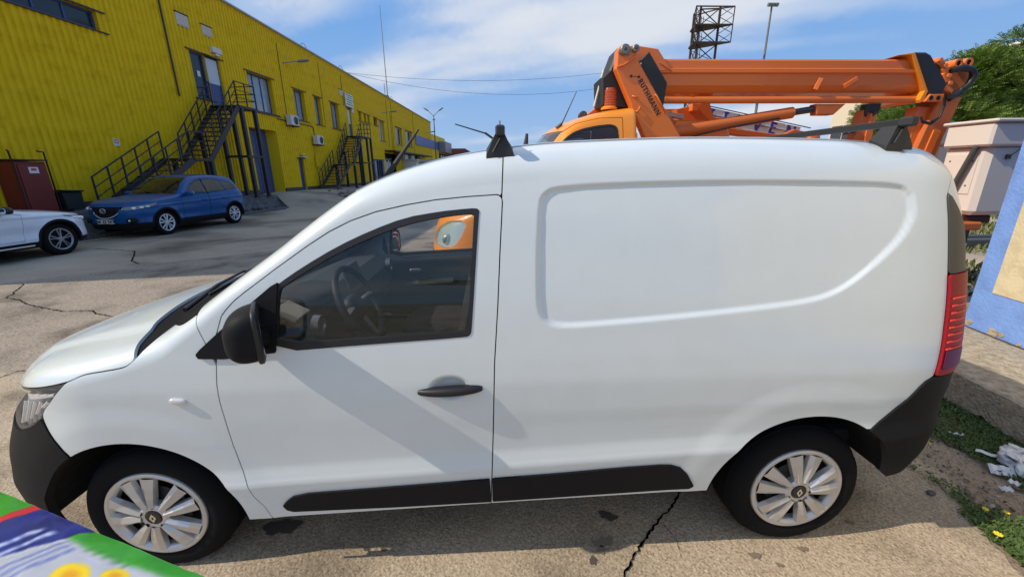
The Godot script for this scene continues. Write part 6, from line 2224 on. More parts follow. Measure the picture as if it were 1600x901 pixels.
	# raised barrier arm
	var bar := thing("barrier_arm", "grey tapered barrier arm raised at a slant in front of the yellow hall", "barrier", Vector3(-4.35, 0, -15.0))
	part("arm", pipe([Vector3(0.0, 0.0, 0), Vector3(1.23, 1.39, 0), Vector3(2.80, 3.36, 0)], [0.15, 0.13, 0.035], 10), mats.bar_cap_grey, bar)
	part("pedestal", MB.new().box(Vector3(-0.05, 0.5, 0), Vector3(0.4, 1.0, 0.4), 0.03), mats.lamp_grey, bar)
	# overhead wires from the parapet across the yard
	var a := facade_point(33.5, 9.1, 0.0)
	for q in [[Vector3(16.0, 10.6, -36.0), 0.9, "upper overhead wire sagging from the hall's parapet to the right"], [Vector3(16.0, 9.7, -36.5), 1.5, "lower overhead wire sagging from the hall's parapet to the right"]]:
		var pts := []
		for k in 17:
			var u := k / 16.0
			pts.append(a.lerp(q[0], u) - Vector3(0, 4.0 * q[1] * u * (1 - u), 0))
		var w := part("overhead_wire", pipe(pts, 0.011, 5), mats.hose_black)
		tag(w, q[2], "wire")
	# sleepers lying in the grass past the van's tail
	var sl2 := thing("timber_kerb", "dark low timber kerb in the grass between the van's tail and the blue wall", "kerb", Vector3(11.6, 0, -6.0))
	for k in 2:
		part("beam", MB.new().box(Vector3(0.5 * k, 0.1, -0.5 * k), Vector3(2.4, 0.2, 0.22), 0.02), mats.trim_grey, sl2)


# the printed packet held up at the lower left corner of the view
func build_pack() -> void:
	var w := 640
	var h := 256
	var im := Image.create_empty(w, h, false, Image.FORMAT_RGB8)
	# a runs along the packet's near edge (0 .. 0.40 m), b across it (-0.005 .. 0.155 m)
	var blot := noise(0.02, 71, 3)
	for j in h:
		for i in w:
			var a := (i + 0.5) / w * 0.40 - 0.08
			var b := (j + 0.5) / h * 0.16 - 0.005
			var c := Color(0.70, 0.71, 0.74)
			# green sweep along the sealed edge
			if a > 0.098:
				var gr := smoothstep(0.0082, 0.0035, b - 0.0016 * sin((a - 0.1) * 40.0))
				c = c.lerp(Color(0.20, 0.60, 0.16), gr)
			var blue_end := 0.104 - 0.90 * b
			if a < 0.026 - b * 0.15:
				c = Color(0.22, 0.60, 0.16)
			elif a < 0.036 - b * 0.25:
				c = Color(0.80, 0.12, 0.15)
			elif a < blue_end:
				c = Color(0.09, 0.16, 0.50).lerp(Color(0.06, 0.11, 0.40), blot.get_noise_2d(i, j) + 0.5)
				for r in 2:
					var at := 0.0735 + r * 0.0125 - b * 0.43
					if absf(a - at) < 0.0030 and b > 0.0062 and b < 0.075 and sin(b * (2300.0 + r * 500.0)) > -0.6:
						c = Color(0.80, 0.83, 0.92)
			elif b > 0.0075:
				for r in 3:
					var at := 0.108 + r * 0.0075 - b * 0.53
					if a > blue_end + 0.003 and absf(a - at) < 0.0020 and b > 0.008 + r * 0.001 and b < 0.07 and sin(b * (1700.0 + r * 310.0)) > -0.5:
						c = Color(0.40, 0.45, 0.70)
			# yellow fruit
			for fr in [[0.142, 0.0245, 0.0150, 0.0085], [0.172, 0.0150, 0.0110, 0.0050], [0.19, 0.055, 0.03, 0.02]]:
				var e := Vector2((a - fr[0]) / fr[2], (b - fr[1]) / fr[3]).length()
				if e < 1.0:
					c = Color(0.93, 0.80, 0.04).lerp(Color(0.88, 0.62, 0.03), smoothstep(0.2, 0.85, 1.0 - e))
			if a > 0.125 and a < 0.170 and b > 0.0055 and b < 0.0095 and sin(a * 620.0 + b * 500.0) > 0.45:
				c = c.lerp(Color(0.25, 0.48, 0.28), 0.6)
			im.set_pixel(i, j, c)
	var blur := im
	blur.resize(160, 64, Image.INTERPOLATE_LANCZOS)
	blur.resize(640, 256, Image.INTERPOLATE_CUBIC)
	var m := mat("packet_print", Color(0.95, 0.95, 0.95), 0.32)
	m.albedo_texture = ImageTexture.create_from_image(blur)
	var o := Vector3(1.055, 1.44, 1.96)
	var e := Vector3(0.219, 0, 0.082).normalized()
	var flat := e.cross(Vector3.UP)
	if flat.z < 0:
		flat = -flat
	var ang := deg_to_rad(8.0)
	var bdir := (flat * cos(ang) + Vector3.UP * -sin(ang)).normalized()
	var nn := bdir.cross(e).normalized()
	if nn.y < 0:
		nn = -nn
	var mb := MB.new()
	var na := 60
	var nb := 26
	var wr := noise(14.0, 9, 3)
	# a soft pouch: the two faces bulge between sealed edges
	for face in [1.0, -1.0]:
		var k0 := mb.v.size()
		for i in na + 1:
			for j in nb + 1:
				var u := i / float(na)
				var v := j / float(nb)
				var a := u * 0.40 - 0.08
				var b := v * 0.16 - 0.005
				var bulge := pow(maxf(0.0, 4.0 * v * (1 - v)), 0.6) * pow(maxf(0.0, 4.0 * u * (1 - u)), 0.4) * 0.012
				var ripple := wr.get_noise_2d(a * 3.0, b * 5.0) * 0.0022
				mb.vert(o + e * a + bdir * b + nn * (bulge * face - 0.012 + ripple), nn * face)
				mb.uv.append(Vector2(u, v))
		for i in na + 1:
			for j in nb + 1:
				var du := mb.v[k0 + mini(i + 1, na) * (nb + 1) + j] - mb.v[k0 + maxi(i - 1, 0) * (nb + 1) + j]
				var dv := mb.v[k0 + i * (nb + 1) + mini(j + 1, nb)] - mb.v[k0 + i * (nb + 1) + maxi(j - 1, 0)]
				var q := du.cross(dv).normalized()
				mb.n[k0 + i * (nb + 1) + j] = q if q.dot(nn * face) > 0 else -q
		for i in na:
			for j in nb:
				var p := k0 + i * (nb + 1) + j
				var gn := (mb.v[p + nb + 1] - mb.v[p]).cross(mb.v[p + nb + 2] - mb.v[p])
				if gn.dot(nn * face) > 0:
					mb.smooth_tri(p, p + nb + 1, p + nb + 2)
					mb.smooth_tri(p, p + nb + 2, p + 1)
				else:
					mb.smooth_tri(p, p + nb + 2, p + nb + 1)
					mb.smooth_tri(p, p + 1, p + nb + 2)
	var pk := part("packet", mb, m)
	tag(pk, "green, blue and white plastic packet with yellow fruit print held close at the lower left", "packet")

# ------------------------------------------------------------------ the white van
const DOOR := [0.680, 1.367, 0.623, 1.327, 0.560, 1.283, 0.522, 1.254, 0.492, 1.224, 0.474, 1.202, 0.461, 1.169, 0.447, 1.131, 0.436, 1.043, 0.424, 0.947, 0.421, 0.87, 0.424, 0.787, 0.428, 0.674, 0.440, 0.570, 0.466, 0.433, 0.495, 0.370, 0.530, 0.20, 1.425, 0.20, 1.430, 0.339, 1.447, 0.70, 1.458, 0.995, 1.475, 1.220, 1.487, 1.42, 1.499, 1.590, 1.497, 1.605, 1.482, 1.615, 1.374, 1.609, 1.257, 1.599, 1.154, 1.583, 1.043, 1.560, 0.953, 1.530, 0.875, 1.493, 0.798, 1.446]
const WINDOW := [1.405, 1.569, 1.345, 1.565, 1.271, 1.558, 1.148, 1.539, 1.026, 1.496, 0.903, 1.442, 0.777, 1.372, 0.690, 1.316, 0.668, 1.298, 0.650, 1.18, 0.639, 1.062, 1.0, 1.084, 1.355, 1.102, 1.370, 1.110, 1.376, 1.125, 1.412, 1.540, 1.416, 1.560]
const PANE := [1.395, 1.549, 1.345, 1.547, 1.271, 1.538, 1.148, 1.515, 1.026, 1.472, 0.903, 1.419, 0.777, 1.350, 0.700, 1.303, 0.684, 1.288, 0.668, 1.18, 0.657, 1.092, 1.0, 1.108, 1.355, 1.122, 1.362, 1.130, 1.394, 1.530]
const SAIL := [0.685, 1.318, 0.660, 1.305, 0.577, 1.240, 0.45, 1.135, 0.385, 1.080, 0.368, 1.062, 0.376, 1.046, 0.47, 1.043, 0.655, 1.062, 0.668, 1.18]
const GROOVE := [1.636, 1.584, 1.651, 1.617, 1.698, 1.637, 1.947, 1.648, 2.367, 1.653, 2.796, 1.645, 2.992, 1.636, 3.035, 1.612, 3.053, 1.568, 3.050, 1.517, 3.015, 1.445, 2.945, 1.373, 2.863, 1.302, 2.779, 1.245, 2.682, 1.212, 2.487, 1.189, 2.164, 1.161, 1.843, 1.140, 1.695, 1.135, 1.642, 1.163, 1.625, 1.221, 1.626, 1.385]
const CLAD_DOOR := [0.569, 0.376, 0.590, 0.400, 0.620, 0.425, 0.682, 0.439, 1.040, 0.457, 1.427, 0.477, 1.431, 0.347, 1.026, 0.340, 0.604, 0.340, 0.580, 0.352]
const CLAD_SIDE := [1.438, 0.479, 1.737, 0.494, 1.973, 0.510, 2.137, 0.517, 2.185, 0.514, 2.230, 0.496, 2.267, 0.455, 2.302, 0.394, 2.285, 0.379, 2.230, 0.374, 1.437, 0.348]
const VAN_FRONT := [-0.9, 0.815, -0.62, 0.855, -0.37, 0.908, -0.115, 0.966, -0.046, 0.992, 0.024, 1.004, 0.101, 1.019, 0.136, 1.042, 0.169, 1.082, 0.203, 1.122, 0.237, 1.143, 0.30, 1.16, 0.36, 1.195, 0.45, 1.26, 0.6, 1.38]
const LAMP_LOW := [-0.75, 0.725, -0.60, 0.705, -0.50, 0.705, -0.40, 0.735, -0.272, 0.812, -0.198, 0.891, -0.115, 0.966]
const FENDER_FRONT := [0.2, -0.16, 0.62, -0.16, 0.63, -0.183, 0.695, -0.227, 0.806, -0.274, 0.891, -0.198, 0.964, -0.118, 1.2, 0.1]
const REAR_EDGE := [0.5, 3.20, 0.88, 3.235, 1.0, 3.24, 1.15, 3.235, 1.3, 3.225, 1.5, 3.21, 1.58, 3.205, 1.63, 3.23, 1.7, 3.30, 1.85, 3.38]
const BUMPER_TOP := [2.9, 0.60, 3.0, 0.64, 3.067, 0.712, 3.14, 0.789, 3.203, 0.868, 3.25, 0.885, 3.7, 0.885]
const GLASS_SIDE := [0.0, 0.76, 0.3, 0.735, 0.6, 0.705, 0.9, 0.655, 1.1, 0.61, 1.3, 0.60]

var groove_poly: PackedVector2Array
var van_shell: Shell


func van_push(x: float, y: float) -> float:
	var d := 0.0
	# wheel arch flares
	for c in [Vector3(0.012, 0.302, 0.402), Vector3(2.775, 0.315, 0.408)]:
		var r := Vector2(x - c.x, y - c.y).length()
		if r < 0.62:
			d += 0.005 * smoothstep(0.17, 0.07, r - c.z) * smoothstep(0.1, 0.35, y)
	# recessed load-bay panel
	if x > 1.55 and x < 3.12 and y > 1.08 and y < 1.7:
		d -= 0.011 * smoothstep(0.008, -0.009, sd_poly(Vector2(x, y), groove_poly))
	# cup behind the door handle
	var e := Vector2((x - 1.285) / 0.085, (y - 0.899) / 0.056)
	if e.length_squared() < 1.0:
		d -= 0.028 * smoothstep(1.0, 0.35, e.length())
	# soft ridge that runs back from the windscreen pillar above the door
	if y > 1.45 and y < 1.75 and x < 1.75 and x > 0.8:
		var yr := 1.66 + (x - 1.2) * 0.06
		d += 0.004 * smoothstep(0.05, 0.0, absf(y - yr - 0.02)) * smoothstep(1.75, 1.45, x) * smoothstep(0.85, 1.1, x)
	return d


func make_van_shell() -> Shell:
	groove_poly = rounded(pv(GROOVE), 2)
	var s := Shell.new()
	s.width = pv([0.15, 0.825, 0.30, 0.858, 0.40, 0.873, 0.46, 0.881, 0.505, 0.8875, 0.522, 0.8895, 0.532, 0.8890, 0.555, 0.8845, 0.61, 0.8770, 0.70, 0.8795, 0.80, 0.885, 0.90, 0.886, 0.98, 0.880, 1.08, 0.868, 1.2, 0.852, 1.35, 0.826, 1.5, 0.796, 1.62, 0.765, 1.72, 0.733, 1.85, 0.685])
	s.shear = 0.045
	s.shear_at = 1.4
	s.nose = pv([0.2, -0.80, 0.35, -0.86, 0.55, -0.865, 0.71, -0.85, 0.80, -0.82, 0.88, -0.765])
	s.nose_pow = pv([0.2, 2.8, 0.5, 2.7, 0.71, 2.2, 0.84, 2.05])
	s.tail = pv([0.35, 3.48, 0.5, 3.555, 0.95, 3.555, 1.3, 3.515, 1.5, 3.475, 1.65, 3.42, 1.8, 3.36])
	s.top = pv([-0.87, 0.83, -0.80, 0.872, -0.72, 0.905, -0.52, 0.975, -0.33, 1.03, -0.10, 1.088, 0.0, 1.115, 0.08, 1.160, 0.22, 1.235, 0.36, 1.312, 0.55, 1.428, 0.65, 1.495, 0.79, 1.585, 0.88, 1.637, 0.98, 1.680, 1.10, 1.722, 1.28, 1.768, 1.47, 1.798, 1.75, 1.824, 2.3, 1.840, 2.8, 1.832, 3.2, 1.80, 3.45, 1.755])
	s.sweep = pv([-0.7, 0.10, -0.3, 0.14, 0.0, 0.20, 0.3, 0.22, 0.5, 0.17, 0.8, 0.13, 1.2, 0.08, 1.5, 0.03, 1.9, 0.0])
	s.crown = pv([-0.6, 0.02, 0.0, 0.02, 0.4, 0.0, 0.9, 0.01, 1.5, 0.04, 3.0, 0.05])
	s.ra = pv([-0.8, 0.07, -0.3, 0.075, 0.1, 0.07, 0.5, 0.06, 1.0, 0.075, 1.6, 0.11, 3.2, 0.13])
	s.rb = pv([-0.8, 0.10, -0.3, 0.12, 0.1, 0.10, 0.5, 0.075, 1.0, 0.09, 1.6, 0.13, 3.2, 0.15])
	s.bottom = pv([-0.9, 0.20, -0.3, 0.24, 0.3, 0.298, 0.52, 0.303, 1.43, 0.330, 2.3, 0.353, 2.9, 0.37, 3.15, 0.39, 3.6, 0.40])
	s.x_nose = -0.05
	s.x_tail = 2.9
	s.tail_pow = 4.0
	s.push = van_push
	# the bonnet's middle stands a little above its flanks, along a crease
	s.lift = func(x: float, z: float) -> float:
		if x > 0.15 or x < -0.8:
			return 0.0
		return 0.013 * smoothstep(0.66 + x * 0.10, 0.60 + x * 0.10, absf(z)) * smoothstep(0.15, -0.05, x) * smoothstep(-0.8, -0.6, x)
	s.build(64, 0.0065, 64, 205, 14, 26)
	return s


# half width of a shell at a point of its side view
func shell_z(s: Shell, x: float, y: float) -> float:
	var w := s.half(x, y)
	if s.push.is_valid():
		w += s.push.call(x, y)
	if x < s.x_nose:
		var e := tab(s.nose_pow, y)
		return w * pow(maxf(0.0, 1.0 - pow((s.x_nose - x) / (s.x_nose - tab(s.nose, y)), e)), 1.0 / e)
	if x > s.x_tail:
		return w * pow(maxf(0.0, 1.0 - pow((x - s.x_tail) / (tab(s.tail, y) - s.x_tail), s.tail_pow)), 1.0 / s.tail_pow)
	return w


func alloy_spoke(a: float, r0: float, r1: float, w0: float, w1: float, z: float, high: float) -> MB:
	var m := MB.new()
	var e := Vector3(cos(a), sin(a), 0)
	var t := Vector3(-sin(a), cos(a), 0)
	var p := func(r: float, w: float, h: float) -> Vector3: return e * r + t * w + Vector3(0, 0, z + h)
	var ridge := 0.25
	var inside := e * (r0 + r1) * 0.5 + Vector3(0, 0, z - 0.02)
	var prev: Array = []
	for i in 4:
		var k := i / 3.0
		var r := lerpf(r0, r1, k)
		var w := lerpf(w0, w1, pow(k, 0.8))
		var h := high * (1.0 - 0.55 * k * k)
		var row := [p.call(r, -w, h * 0.25 - 0.008), p.call(r, -w * 0.82, h * 0.8), p.call(r, w * ridge, h), p.call(r, w * 0.9, h * 0.55), p.call(r, w, -0.008)]
		if prev:
			for j in 4:
				m.quad_out(prev[j], row[j], row[j + 1], prev[j + 1], inside)
		prev = row
	return m


# a road wheel lying in the plane z = 0, hub at the origin, face towards +z
func van_wheel(called: String, van: Node3D, hub: Vector3, face: float, turn_deg: float) -> void:
	var turn := Basis(Vector3(0, 1, 0), 0.0 if face > 0 else PI) * Basis(Vector3(0, 0, 1), deg_to_rad(turn_deg))
	var xf := Transform3D(turn, hub)
	var axle := Basis(Vector3(1, 0, 0), PI / 2)
	var tyre := MB.new()
	tyre.lathe([Vector2(0.17, -0.19), Vector2(0.215, -0.197), Vector2(0.262, -0.198), Vector2(0.29, -0.185), Vector2(0.303, -0.165), Vector2(0.305, -0.10), Vector2(0.303, -0.035), Vector2(0.292, -0.012), Vector2(0.275, 0.004), Vector2(0.25, 0.010), Vector2(0.222, 0.006), Vector2(0.207, -0.004), Vector2(0.200, -0.03)], Vector3.ZERO, axle, 64, true)
	for k in 3:
		var r := 0.306
		tyre.lathe([Vector2(r - 0.004, -0.16 + k * 0.045), Vector2(r, -0.158 + k * 0.045), Vector2(r, -0.128 + k * 0.045), Vector2(r - 0.004, -0.126 + k * 0.045)], Vector3.ZERO, axle, 64)
	var w := part(called, tyre, mats.rubber, van)
	w.transform = xf
	var back := MB.new().lathe([Vector2(0.206, -0.05), Vector2(0.0, -0.055)], Vector3.ZERO, axle, 40)
	back.lathe([Vector2(0.13, -0.02), Vector2(0.12, -0.016), Vector2(0.0, -0.016)], Vector3.ZERO, axle, 32)
	part("brake_disc", back, mats.dark_steel, w)
	var cap := MB.new()
	cap.lathe([Vector2(0.209, -0.012), Vector2(0.2085, 0.004), Vector2(0.203, 0.010), Vector2(0.190, 0.007), Vector2(0.178, -0.004), Vector2(0.174, -0.014), Vector2(0.172, -0.03)], Vector3.ZERO, axle, 64, true)
	cap.lathe([Vector2(0.062, -0.02), Vector2(0.060, 0.014), Vector2(0.048, 0.020), Vector2(0.036, 0.019), Vector2(0.034, 0.015)], Vector3.ZERO, axle, 40, false)
	for k in 5:
		var a := TAU * (k + 0.5) / 5
		cap.box(Vector3(cos(a), sin(a), 0) * 0.068 + Vector3(0, 0, 0.004), Vector3(0.022, 0.026, 0.03), 0.004, Basis(Vector3(0, 0, 1), a))
	part("hubcap", cap, mats.wheel_silver, w)
	for k in 10:
		var a := TAU * k / 10.0 + (0.06 if k % 2 == 0 else -0.06)
		part("spoke", alloy_spoke(a, 0.050, 0.186, 0.013, 0.034, -0.002, 0.030), mats.wheel_silver, w)
	var bolt := MB.new()
	for k in 5:
		var a := TAU * k / 5.0
		bolt.lathe([Vector2(0.007, 0.019), Vector2(0.006, 0.0215), Vector2(0.0, 0.0215)], Vector3(cos(a), sin(a), 0) * 0.049, axle, 8)
	part("wheel_bolt_caps", bolt, mats.black_gloss, w)
	var badge := MB.new().lathe([Vector2(0.034, 0.015), Vector2(0.033, 0.020), Vector2(0.029, 0.022), Vector2(0.0, 0.022)], Vector3.ZERO, axle, 32)
	part("hub_badge", badge, mats.black_gloss, w)
	var logo := MB.new()
	var up := turn.inverse() * Vector3.UP
	var rot := Basis(Vector3(0, 0, 1), atan2(up.y, up.x) - PI / 2)
	for q in [[Vector2(0, 0.022), Vector2(-0.014, 0), Vector2(-0.006, 0), Vector2(0, 0.010)], [Vector2(-0.014, 0), Vector2(0, -0.022), Vector2(0, -0.010), Vector2(-0.006, 0)], [Vector2(0, -0.022), Vector2(0.014, 0), Vector2(0.006, 0), Vector2(0, -0.010)], [Vector2(0.014, 0), Vector2(0, 0.022), Vector2(0, 0.010), Vector2(0.006, 0)]]:
		logo.prism(PackedVector2Array(q), Transform3D(rot, Vector3(0, 0, 0.0215)), 0.004)
	part("diamond_emblem", logo, mats.chrome, w)


func build_van() -> void:
	var van := thing("delivery_van", "large white panel van parked across the middle, with black side strips and roof bars", "van")
	var s := make_van_shell()
	van_shell = s
	var white: Material = mats.van_white
	var plastic: Material = mats.bumper_black
	var door := pv(DOOR)
	var win := rounded(pv(WINDOW), 1)
	var pane := rounded(pv(PANE), 1)
	var sail := pv(SAIL)
	var front := pv(VAN_FRONT)
	var low := pv(LAMP_LOW)
	var ff := pv(FENDER_FRONT)
	var rear := pv(REAR_EDGE)
	var btop := pv(BUMPER_TOP)
	var gside := pv(GLASS_SIDE)
	var g := 0.0022
	
	var d_door := s.values(func(p: Vector3) -> float:
		return sd_poly(Vector2(p.x, p.y), door) if p.z > 0.6 and p.x > 0.3 and p.x < 1.6 else 1.0)
	var d_win := s.values(func(p: Vector3) -> float:
		return sd_poly(Vector2(p.x, p.y), win) if p.z > 0.6 and p.x > 0.55 and p.x < 1.5 and p.y > 1.0 else 1.0)
	var d_pane := s.values(func(p: Vector3) -> float:
		return sd_poly(Vector2(p.x, p.y), pane) if p.z > 0.6 and p.x > 0.55 and p.x < 1.5 and p.y > 1.0 else 1.0)
	var lag := s.values(func(p: Vector3) -> float:
		return p.x - Shell.curve_at(s.sweep, p.x) * (p.z / s.ref) * (p.z / s.ref))
	var m := s.P.size()
	var make := func(f: Callable) -> PackedFloat32Array:
		var r := PackedFloat32Array()
		r.resize(m)
		for k in m:
			r[k] = f.call(k, s.P[k])
		return r
	var f_door: PackedFloat32Array = make.call(func(k: int, p: Vector3) -> float: return maxf(d_door[k] + g, -d_win[k]))
	var f_seal: PackedFloat32Array = make.call(func(k: int, p: Vector3) -> float: return maxf(d_win[k], -d_pane[k]))
	var f_sail: PackedFloat32Array = make.call(func(k: int, p: Vector3) -> float:
		if p.z < 0.6 or p.x < 0.3 or p.x > 0.75 or p.y < 1.0 or p.y > 1.36:
			return 1.0
		return sd_poly(Vector2(p.x, p.y), sail))
	var f_fender: PackedFloat32Array = make.call(func(k: int, p: Vector3) -> float:
		if p.x > 0.7 or p.y > 1.3:
			return 1.0
		var f := maxf(-d_door[k] + g, p.x - (0.405 - (p.y - 1.1) * 0.35) + g)
		f = maxf(f, p.y - tab(front, p.x) + g)
		f = maxf(f, tab(ff, p.y) - p.x + g)
		return maxf(f, 0.402 - Vector2(p.x - 0.012, p.y - 0.302).length()))
	var f_pillar: PackedFloat32Array = make.call(func(k: int, p: Vector3) -> float:
		if p.x < 0.2 or p.x > 1.6 or p.y < 1.08:
			return 1.0
		var f := maxf(-d_door[k] + g, (0.405 - (p.y - 1.1) * 0.35) - p.x + g)
		f = maxf(f, p.x - (1.497 + (p.y - 1.612) * 0.06) + g)
		f = maxf(f, tab(gside, p.x) - p.z)
		if p.y < 1.55 and p.x > 1.3:
			f = maxf(f, 0.02)
		return f)
	var f_hood: PackedFloat32Array = make.call(func(k: int, p: Vector3) -> float:
		if p.x > 0.35 or p.y > 1.3:
			return 1.0
		return maxf(maxf(tab(front, p.x) - p.y + g, lag[k] + 0.085), maxf(-0.93 - p.x, p.x - 0.222)))
	var f_cowl: PackedFloat32Array = make.call(func(k: int, p: Vector3) -> float:
		if p.x > 0.6 or p.y > 1.45:
			return 1.0
		var f := maxf(-0.088 - lag[k], lag[k] - 0.13 - 0.16 * smoothstep(0.25, 0.66, p.z))
		if p.z > 0.7:
			f = maxf(f, tab(front, p.x) - p.y)
			f = maxf(f, p.x - 0.43)
		return f)
	var f_screen: PackedFloat32Array = make.call(func(k: int, p: Vector3) -> float:
		if p.x > 1.5:
			return 1.0
		return maxf(maxf(0.125 + 0.16 * smoothstep(0.25, 0.66, p.z) - lag[k], lag[k] - 0.855), p.z - tab(gside, p.x) + 0.004))
	var f_roof: PackedFloat32Array = make.call(func(k: int, p: Vector3) -> float:
		if p.y < 1.6:
			return 1.0
		return maxf(maxf(0.862 - lag[k], p.z - minf(tab(gside, p.x), 0.60) + 0.003), p.x - 3.36))
	var arch := Vector2(2.775, 0.315)
	var f_side: PackedFloat32Array = make.call(func(k: int, p: Vector3) -> float:
		if p.x < 1.38:
			return 1.0
		var f := -d_door[k] + g
		if p.y > 1.6:
			f = maxf(f, (1.497 + (p.y - 1.612) * 0.06) - p.x + g)
		f = maxf(f, p.x - tab(rear, p.y) + g)
		if p.y > 1.65:
			f = maxf(f, 0.603 - p.z)
		if p.x > 2.2 and p.y < 0.95:
			f = maxf(f, 0.408 - Vector2(p.x, p.y).distance_to(arch))
			if p.x > 2.8:
				f = maxf(f, tab(btop, p.x) - p.y + g)
		return f)
	var f_bumper: PackedFloat32Array = make.call(func(k: int, p: Vector3) -> float:
		if p.x < 2.8:
			return 1.0
		var f := maxf(p.y - tab(btop, p.x) + g, 2.95 - p.x)
		return maxf(f, 0.408 - Vector2(p.x, p.y).distance_to(arch)))
	var f_lamp: PackedFloat32Array = make.call(func(k: int, p: Vector3) -> float:
		if p.x < 3.1:
			return 1.0
		return maxf(maxf(tab(rear, p.y) - p.x + g, p.x - 3.49), maxf(0.889 - p.y, p.y - 1.295)))
	var trim_top := func(p: Vector3) -> float: return 1.605 - maxf(p.x - 3.215, 0.0) * 1.1
	var f_trim: PackedFloat32Array = make.call(func(k: int, p: Vector3) -> float:
		if p.x < 3.1:
			return 1.0
		return maxf(maxf(tab(rear, p.y) - p.x + g, p.x - 3.46), maxf(1.299 - p.y, p.y - trim_top.call(p))))
	var f_gate: PackedFloat32Array = make.call(func(k: int, p: Vector3) -> float:
		if p.x < 3.1:
			return 1.0
		var f := maxf(tab(rear, p.y) - p.x + g, 0.889 - p.y)
		f = maxf(f, minf(3.462 - p.x, trim_top.call(p) - p.y + g))
		return f)
	var f_nose: PackedFloat32Array = make.call(func(k: int, p: Vector3) -> float:
		if p.x > -0.02:
			return 1.0
		var f := p.x - tab(ff, p.y) + g
		f = maxf(f, p.y - tab(low, p.x) + g if p.z > 0.36 else p.y - 0.845)
		return maxf(f, 0.402 - Vector2(p.x - 0.012, p.y - 0.302).length()))
	var f_head: PackedFloat32Array = make.call(func(k: int, p: Vector3) -> float:
		if p.x > -0.05 or p.z < 0.3:
			return 1.0
		return maxf(maxf(p.y - tab(front, p.x) + g, tab(low, p.x) - p.y), 0.36 - p.z))
	var d1 := pv(CLAD_DOOR)
	var d2 := pv(CLAD_SIDE)
	var f_clad1: PackedFloat32Array = make.call(func(k: int, p: Vector3) -> float:
		return sd_poly(Vector2(p.x, p.y), d1) if p.y < 0.6 and p.x > 0.4 and p.x < 1.6 else 1.0)
	var f_clad2: PackedFloat32Array = make.call(func(k: int, p: Vector3) -> float:
		return sd_poly(Vector2(p.x, p.y), d2) if p.y < 0.6 and p.x > 1.3 and p.x < 2.5 else 1.0)

	# panels that span both sides
	part("bonnet", s.cut(f_hood, 0.0, 0.02, 0), white, van)
	part("roof", s.cut(f_roof, 0.004, 0.012, 0), white, van)
	part("windscreen", s.cut(f_screen, -0.003, 0.0, 0), mats.car_glass, van)
	part("cowl", s.cut(f_cowl, -0.012, 0.02, 0), mats.cowl_black, van)
	part("front_bumper", s.cut(f_nose, 0.004, 0.03, 0), plastic, van)
	part("rear_bumper", s.cut(f_bumper, 0.006, 0.05, 0), plastic, van)
	part("tailgate", s.cut(f_gate, 0.0, 0.02, 0), white, van)
	# panels of each side
	for sd in [1, -1]:
		part("front_wing", s.cut(f_fender, 0.0, 0.010, sd), white, van)
		var dr := part("door", s.cut(f_door, 0.0, 0.03, sd), white, van)
		part("window_seal", s.cut(f_seal, 0.002, 0.02, sd), mats.seal_black, dr)
		part("window_pane", s.cut(f_pane_fn(d_pane), -0.008, 0.0, sd), mats.side_glass, dr)
		part("mirror_base", s.cut(f_sail, 0.008, 0.012, sd), plastic, dr)
		part("side_strip", s.cut(f_clad1, 0.009, 0.01, sd), plastic, dr)
		part("windscreen_pillar", s.cut(f_pillar, 0.0, 0.02, sd), white, van)
		part("side_panel", s.cut(f_side, 0.0, 0.035, sd), white, van)
		part("side_strip", s.cut(f_clad2, 0.009, 0.01, sd), plastic, van)
		part("rear_corner_trim", s.cut(f_trim, 0.004, 0.02, sd), mats.trim_grey, van)
		var tl := part("tail_light", s.cut(f_lamp, 0.010, 0.010, sd), mats.tail_red, van)
		for k in 8:
			var yk := 1.205 - k * 0.029
			var line := []
			for i in 9:
				var xb := 3.252 + i * 0.0115
				line.append(Vector3(xb, yk, (shell_z(s, xb, yk) + 0.0125) * sd))
			part("light_bar", MB.new().tube(line, 0.0042, 6), mats.tail_bar, tl)
		var clear: PackedFloat32Array = make.call(func(i: int, p: Vector3) -> float:
			if p.x < 3.2:
				return 1.0
			return maxf(maxf(absf(p.y - 0.955) - 0.040, 3.252 - p.x), p.x - 3.37))
		part("reversing_lens", s.cut(clear, 0.0145, 0.003, sd), mats.tail_purple, tl)
		var hl := part("headlight", s.cut(f_head, -0.03, 0.0, sd), mats.lamp_dark, van)
		# reflectors and light blades inside the lamp
		for k in 5:
			var x := -0.47 + k * 0.046
			var y0 := tab(low, x) + 0.020 + 0.004 * k
			var y1 := tab(front, x) - 0.062
			var blade := MB.new()
			var a := Vector3(x, y0, shell_z(s, x, y0) - 0.014)
			var b := Vector3(x + 0.035, y1, shell_z(s, x + 0.035, y1) - 0.018)
			a.z *= sd
			b.z *= sd
			blade.bar(a, b, 0.012, 0.010, 0.002, Vector3(0.6, 0, 0.8 * sd))
			part("light_blade", blade, mats.lamp_bright, hl)
		var wedge := MB.new()
		for k in 4:
			var xa := -0.36 + k * 0.045
			var ya := tab(front, xa) - 0.042
			var xb := xa + 0.045
			var yb := tab(front, xb) - 0.040
			wedge.bar(Vector3(xa, ya, (shell_z(s, xa, ya) - 0.012) * sd), Vector3(xb, yb, (shell_z(s, xb, yb) - 0.012) * sd), 0.012, 0.026 - 0.005 * k, 0.002)
		part("upper_reflector", wedge, mats.lamp_bright, hl)
		var top_strip := MB.new()
		var pts := []
		for k in 7:
			var x := -0.62 + k * 0.05
			var y := tab(front, x) - 0.022
			pts.append(Vector3(x, y, (shell_z(s, x, y) - 0.010) * sd))
		top_strip.tube(pts, 0.008, 8)
		part("daytime_strip", top_strip, mats.lamp_amber, hl)
		var f_bezel := PackedFloat32Array()
		for k in m:
			f_bezel.append(maxf(f_head[k], -(f_head[k] + 0.011)))
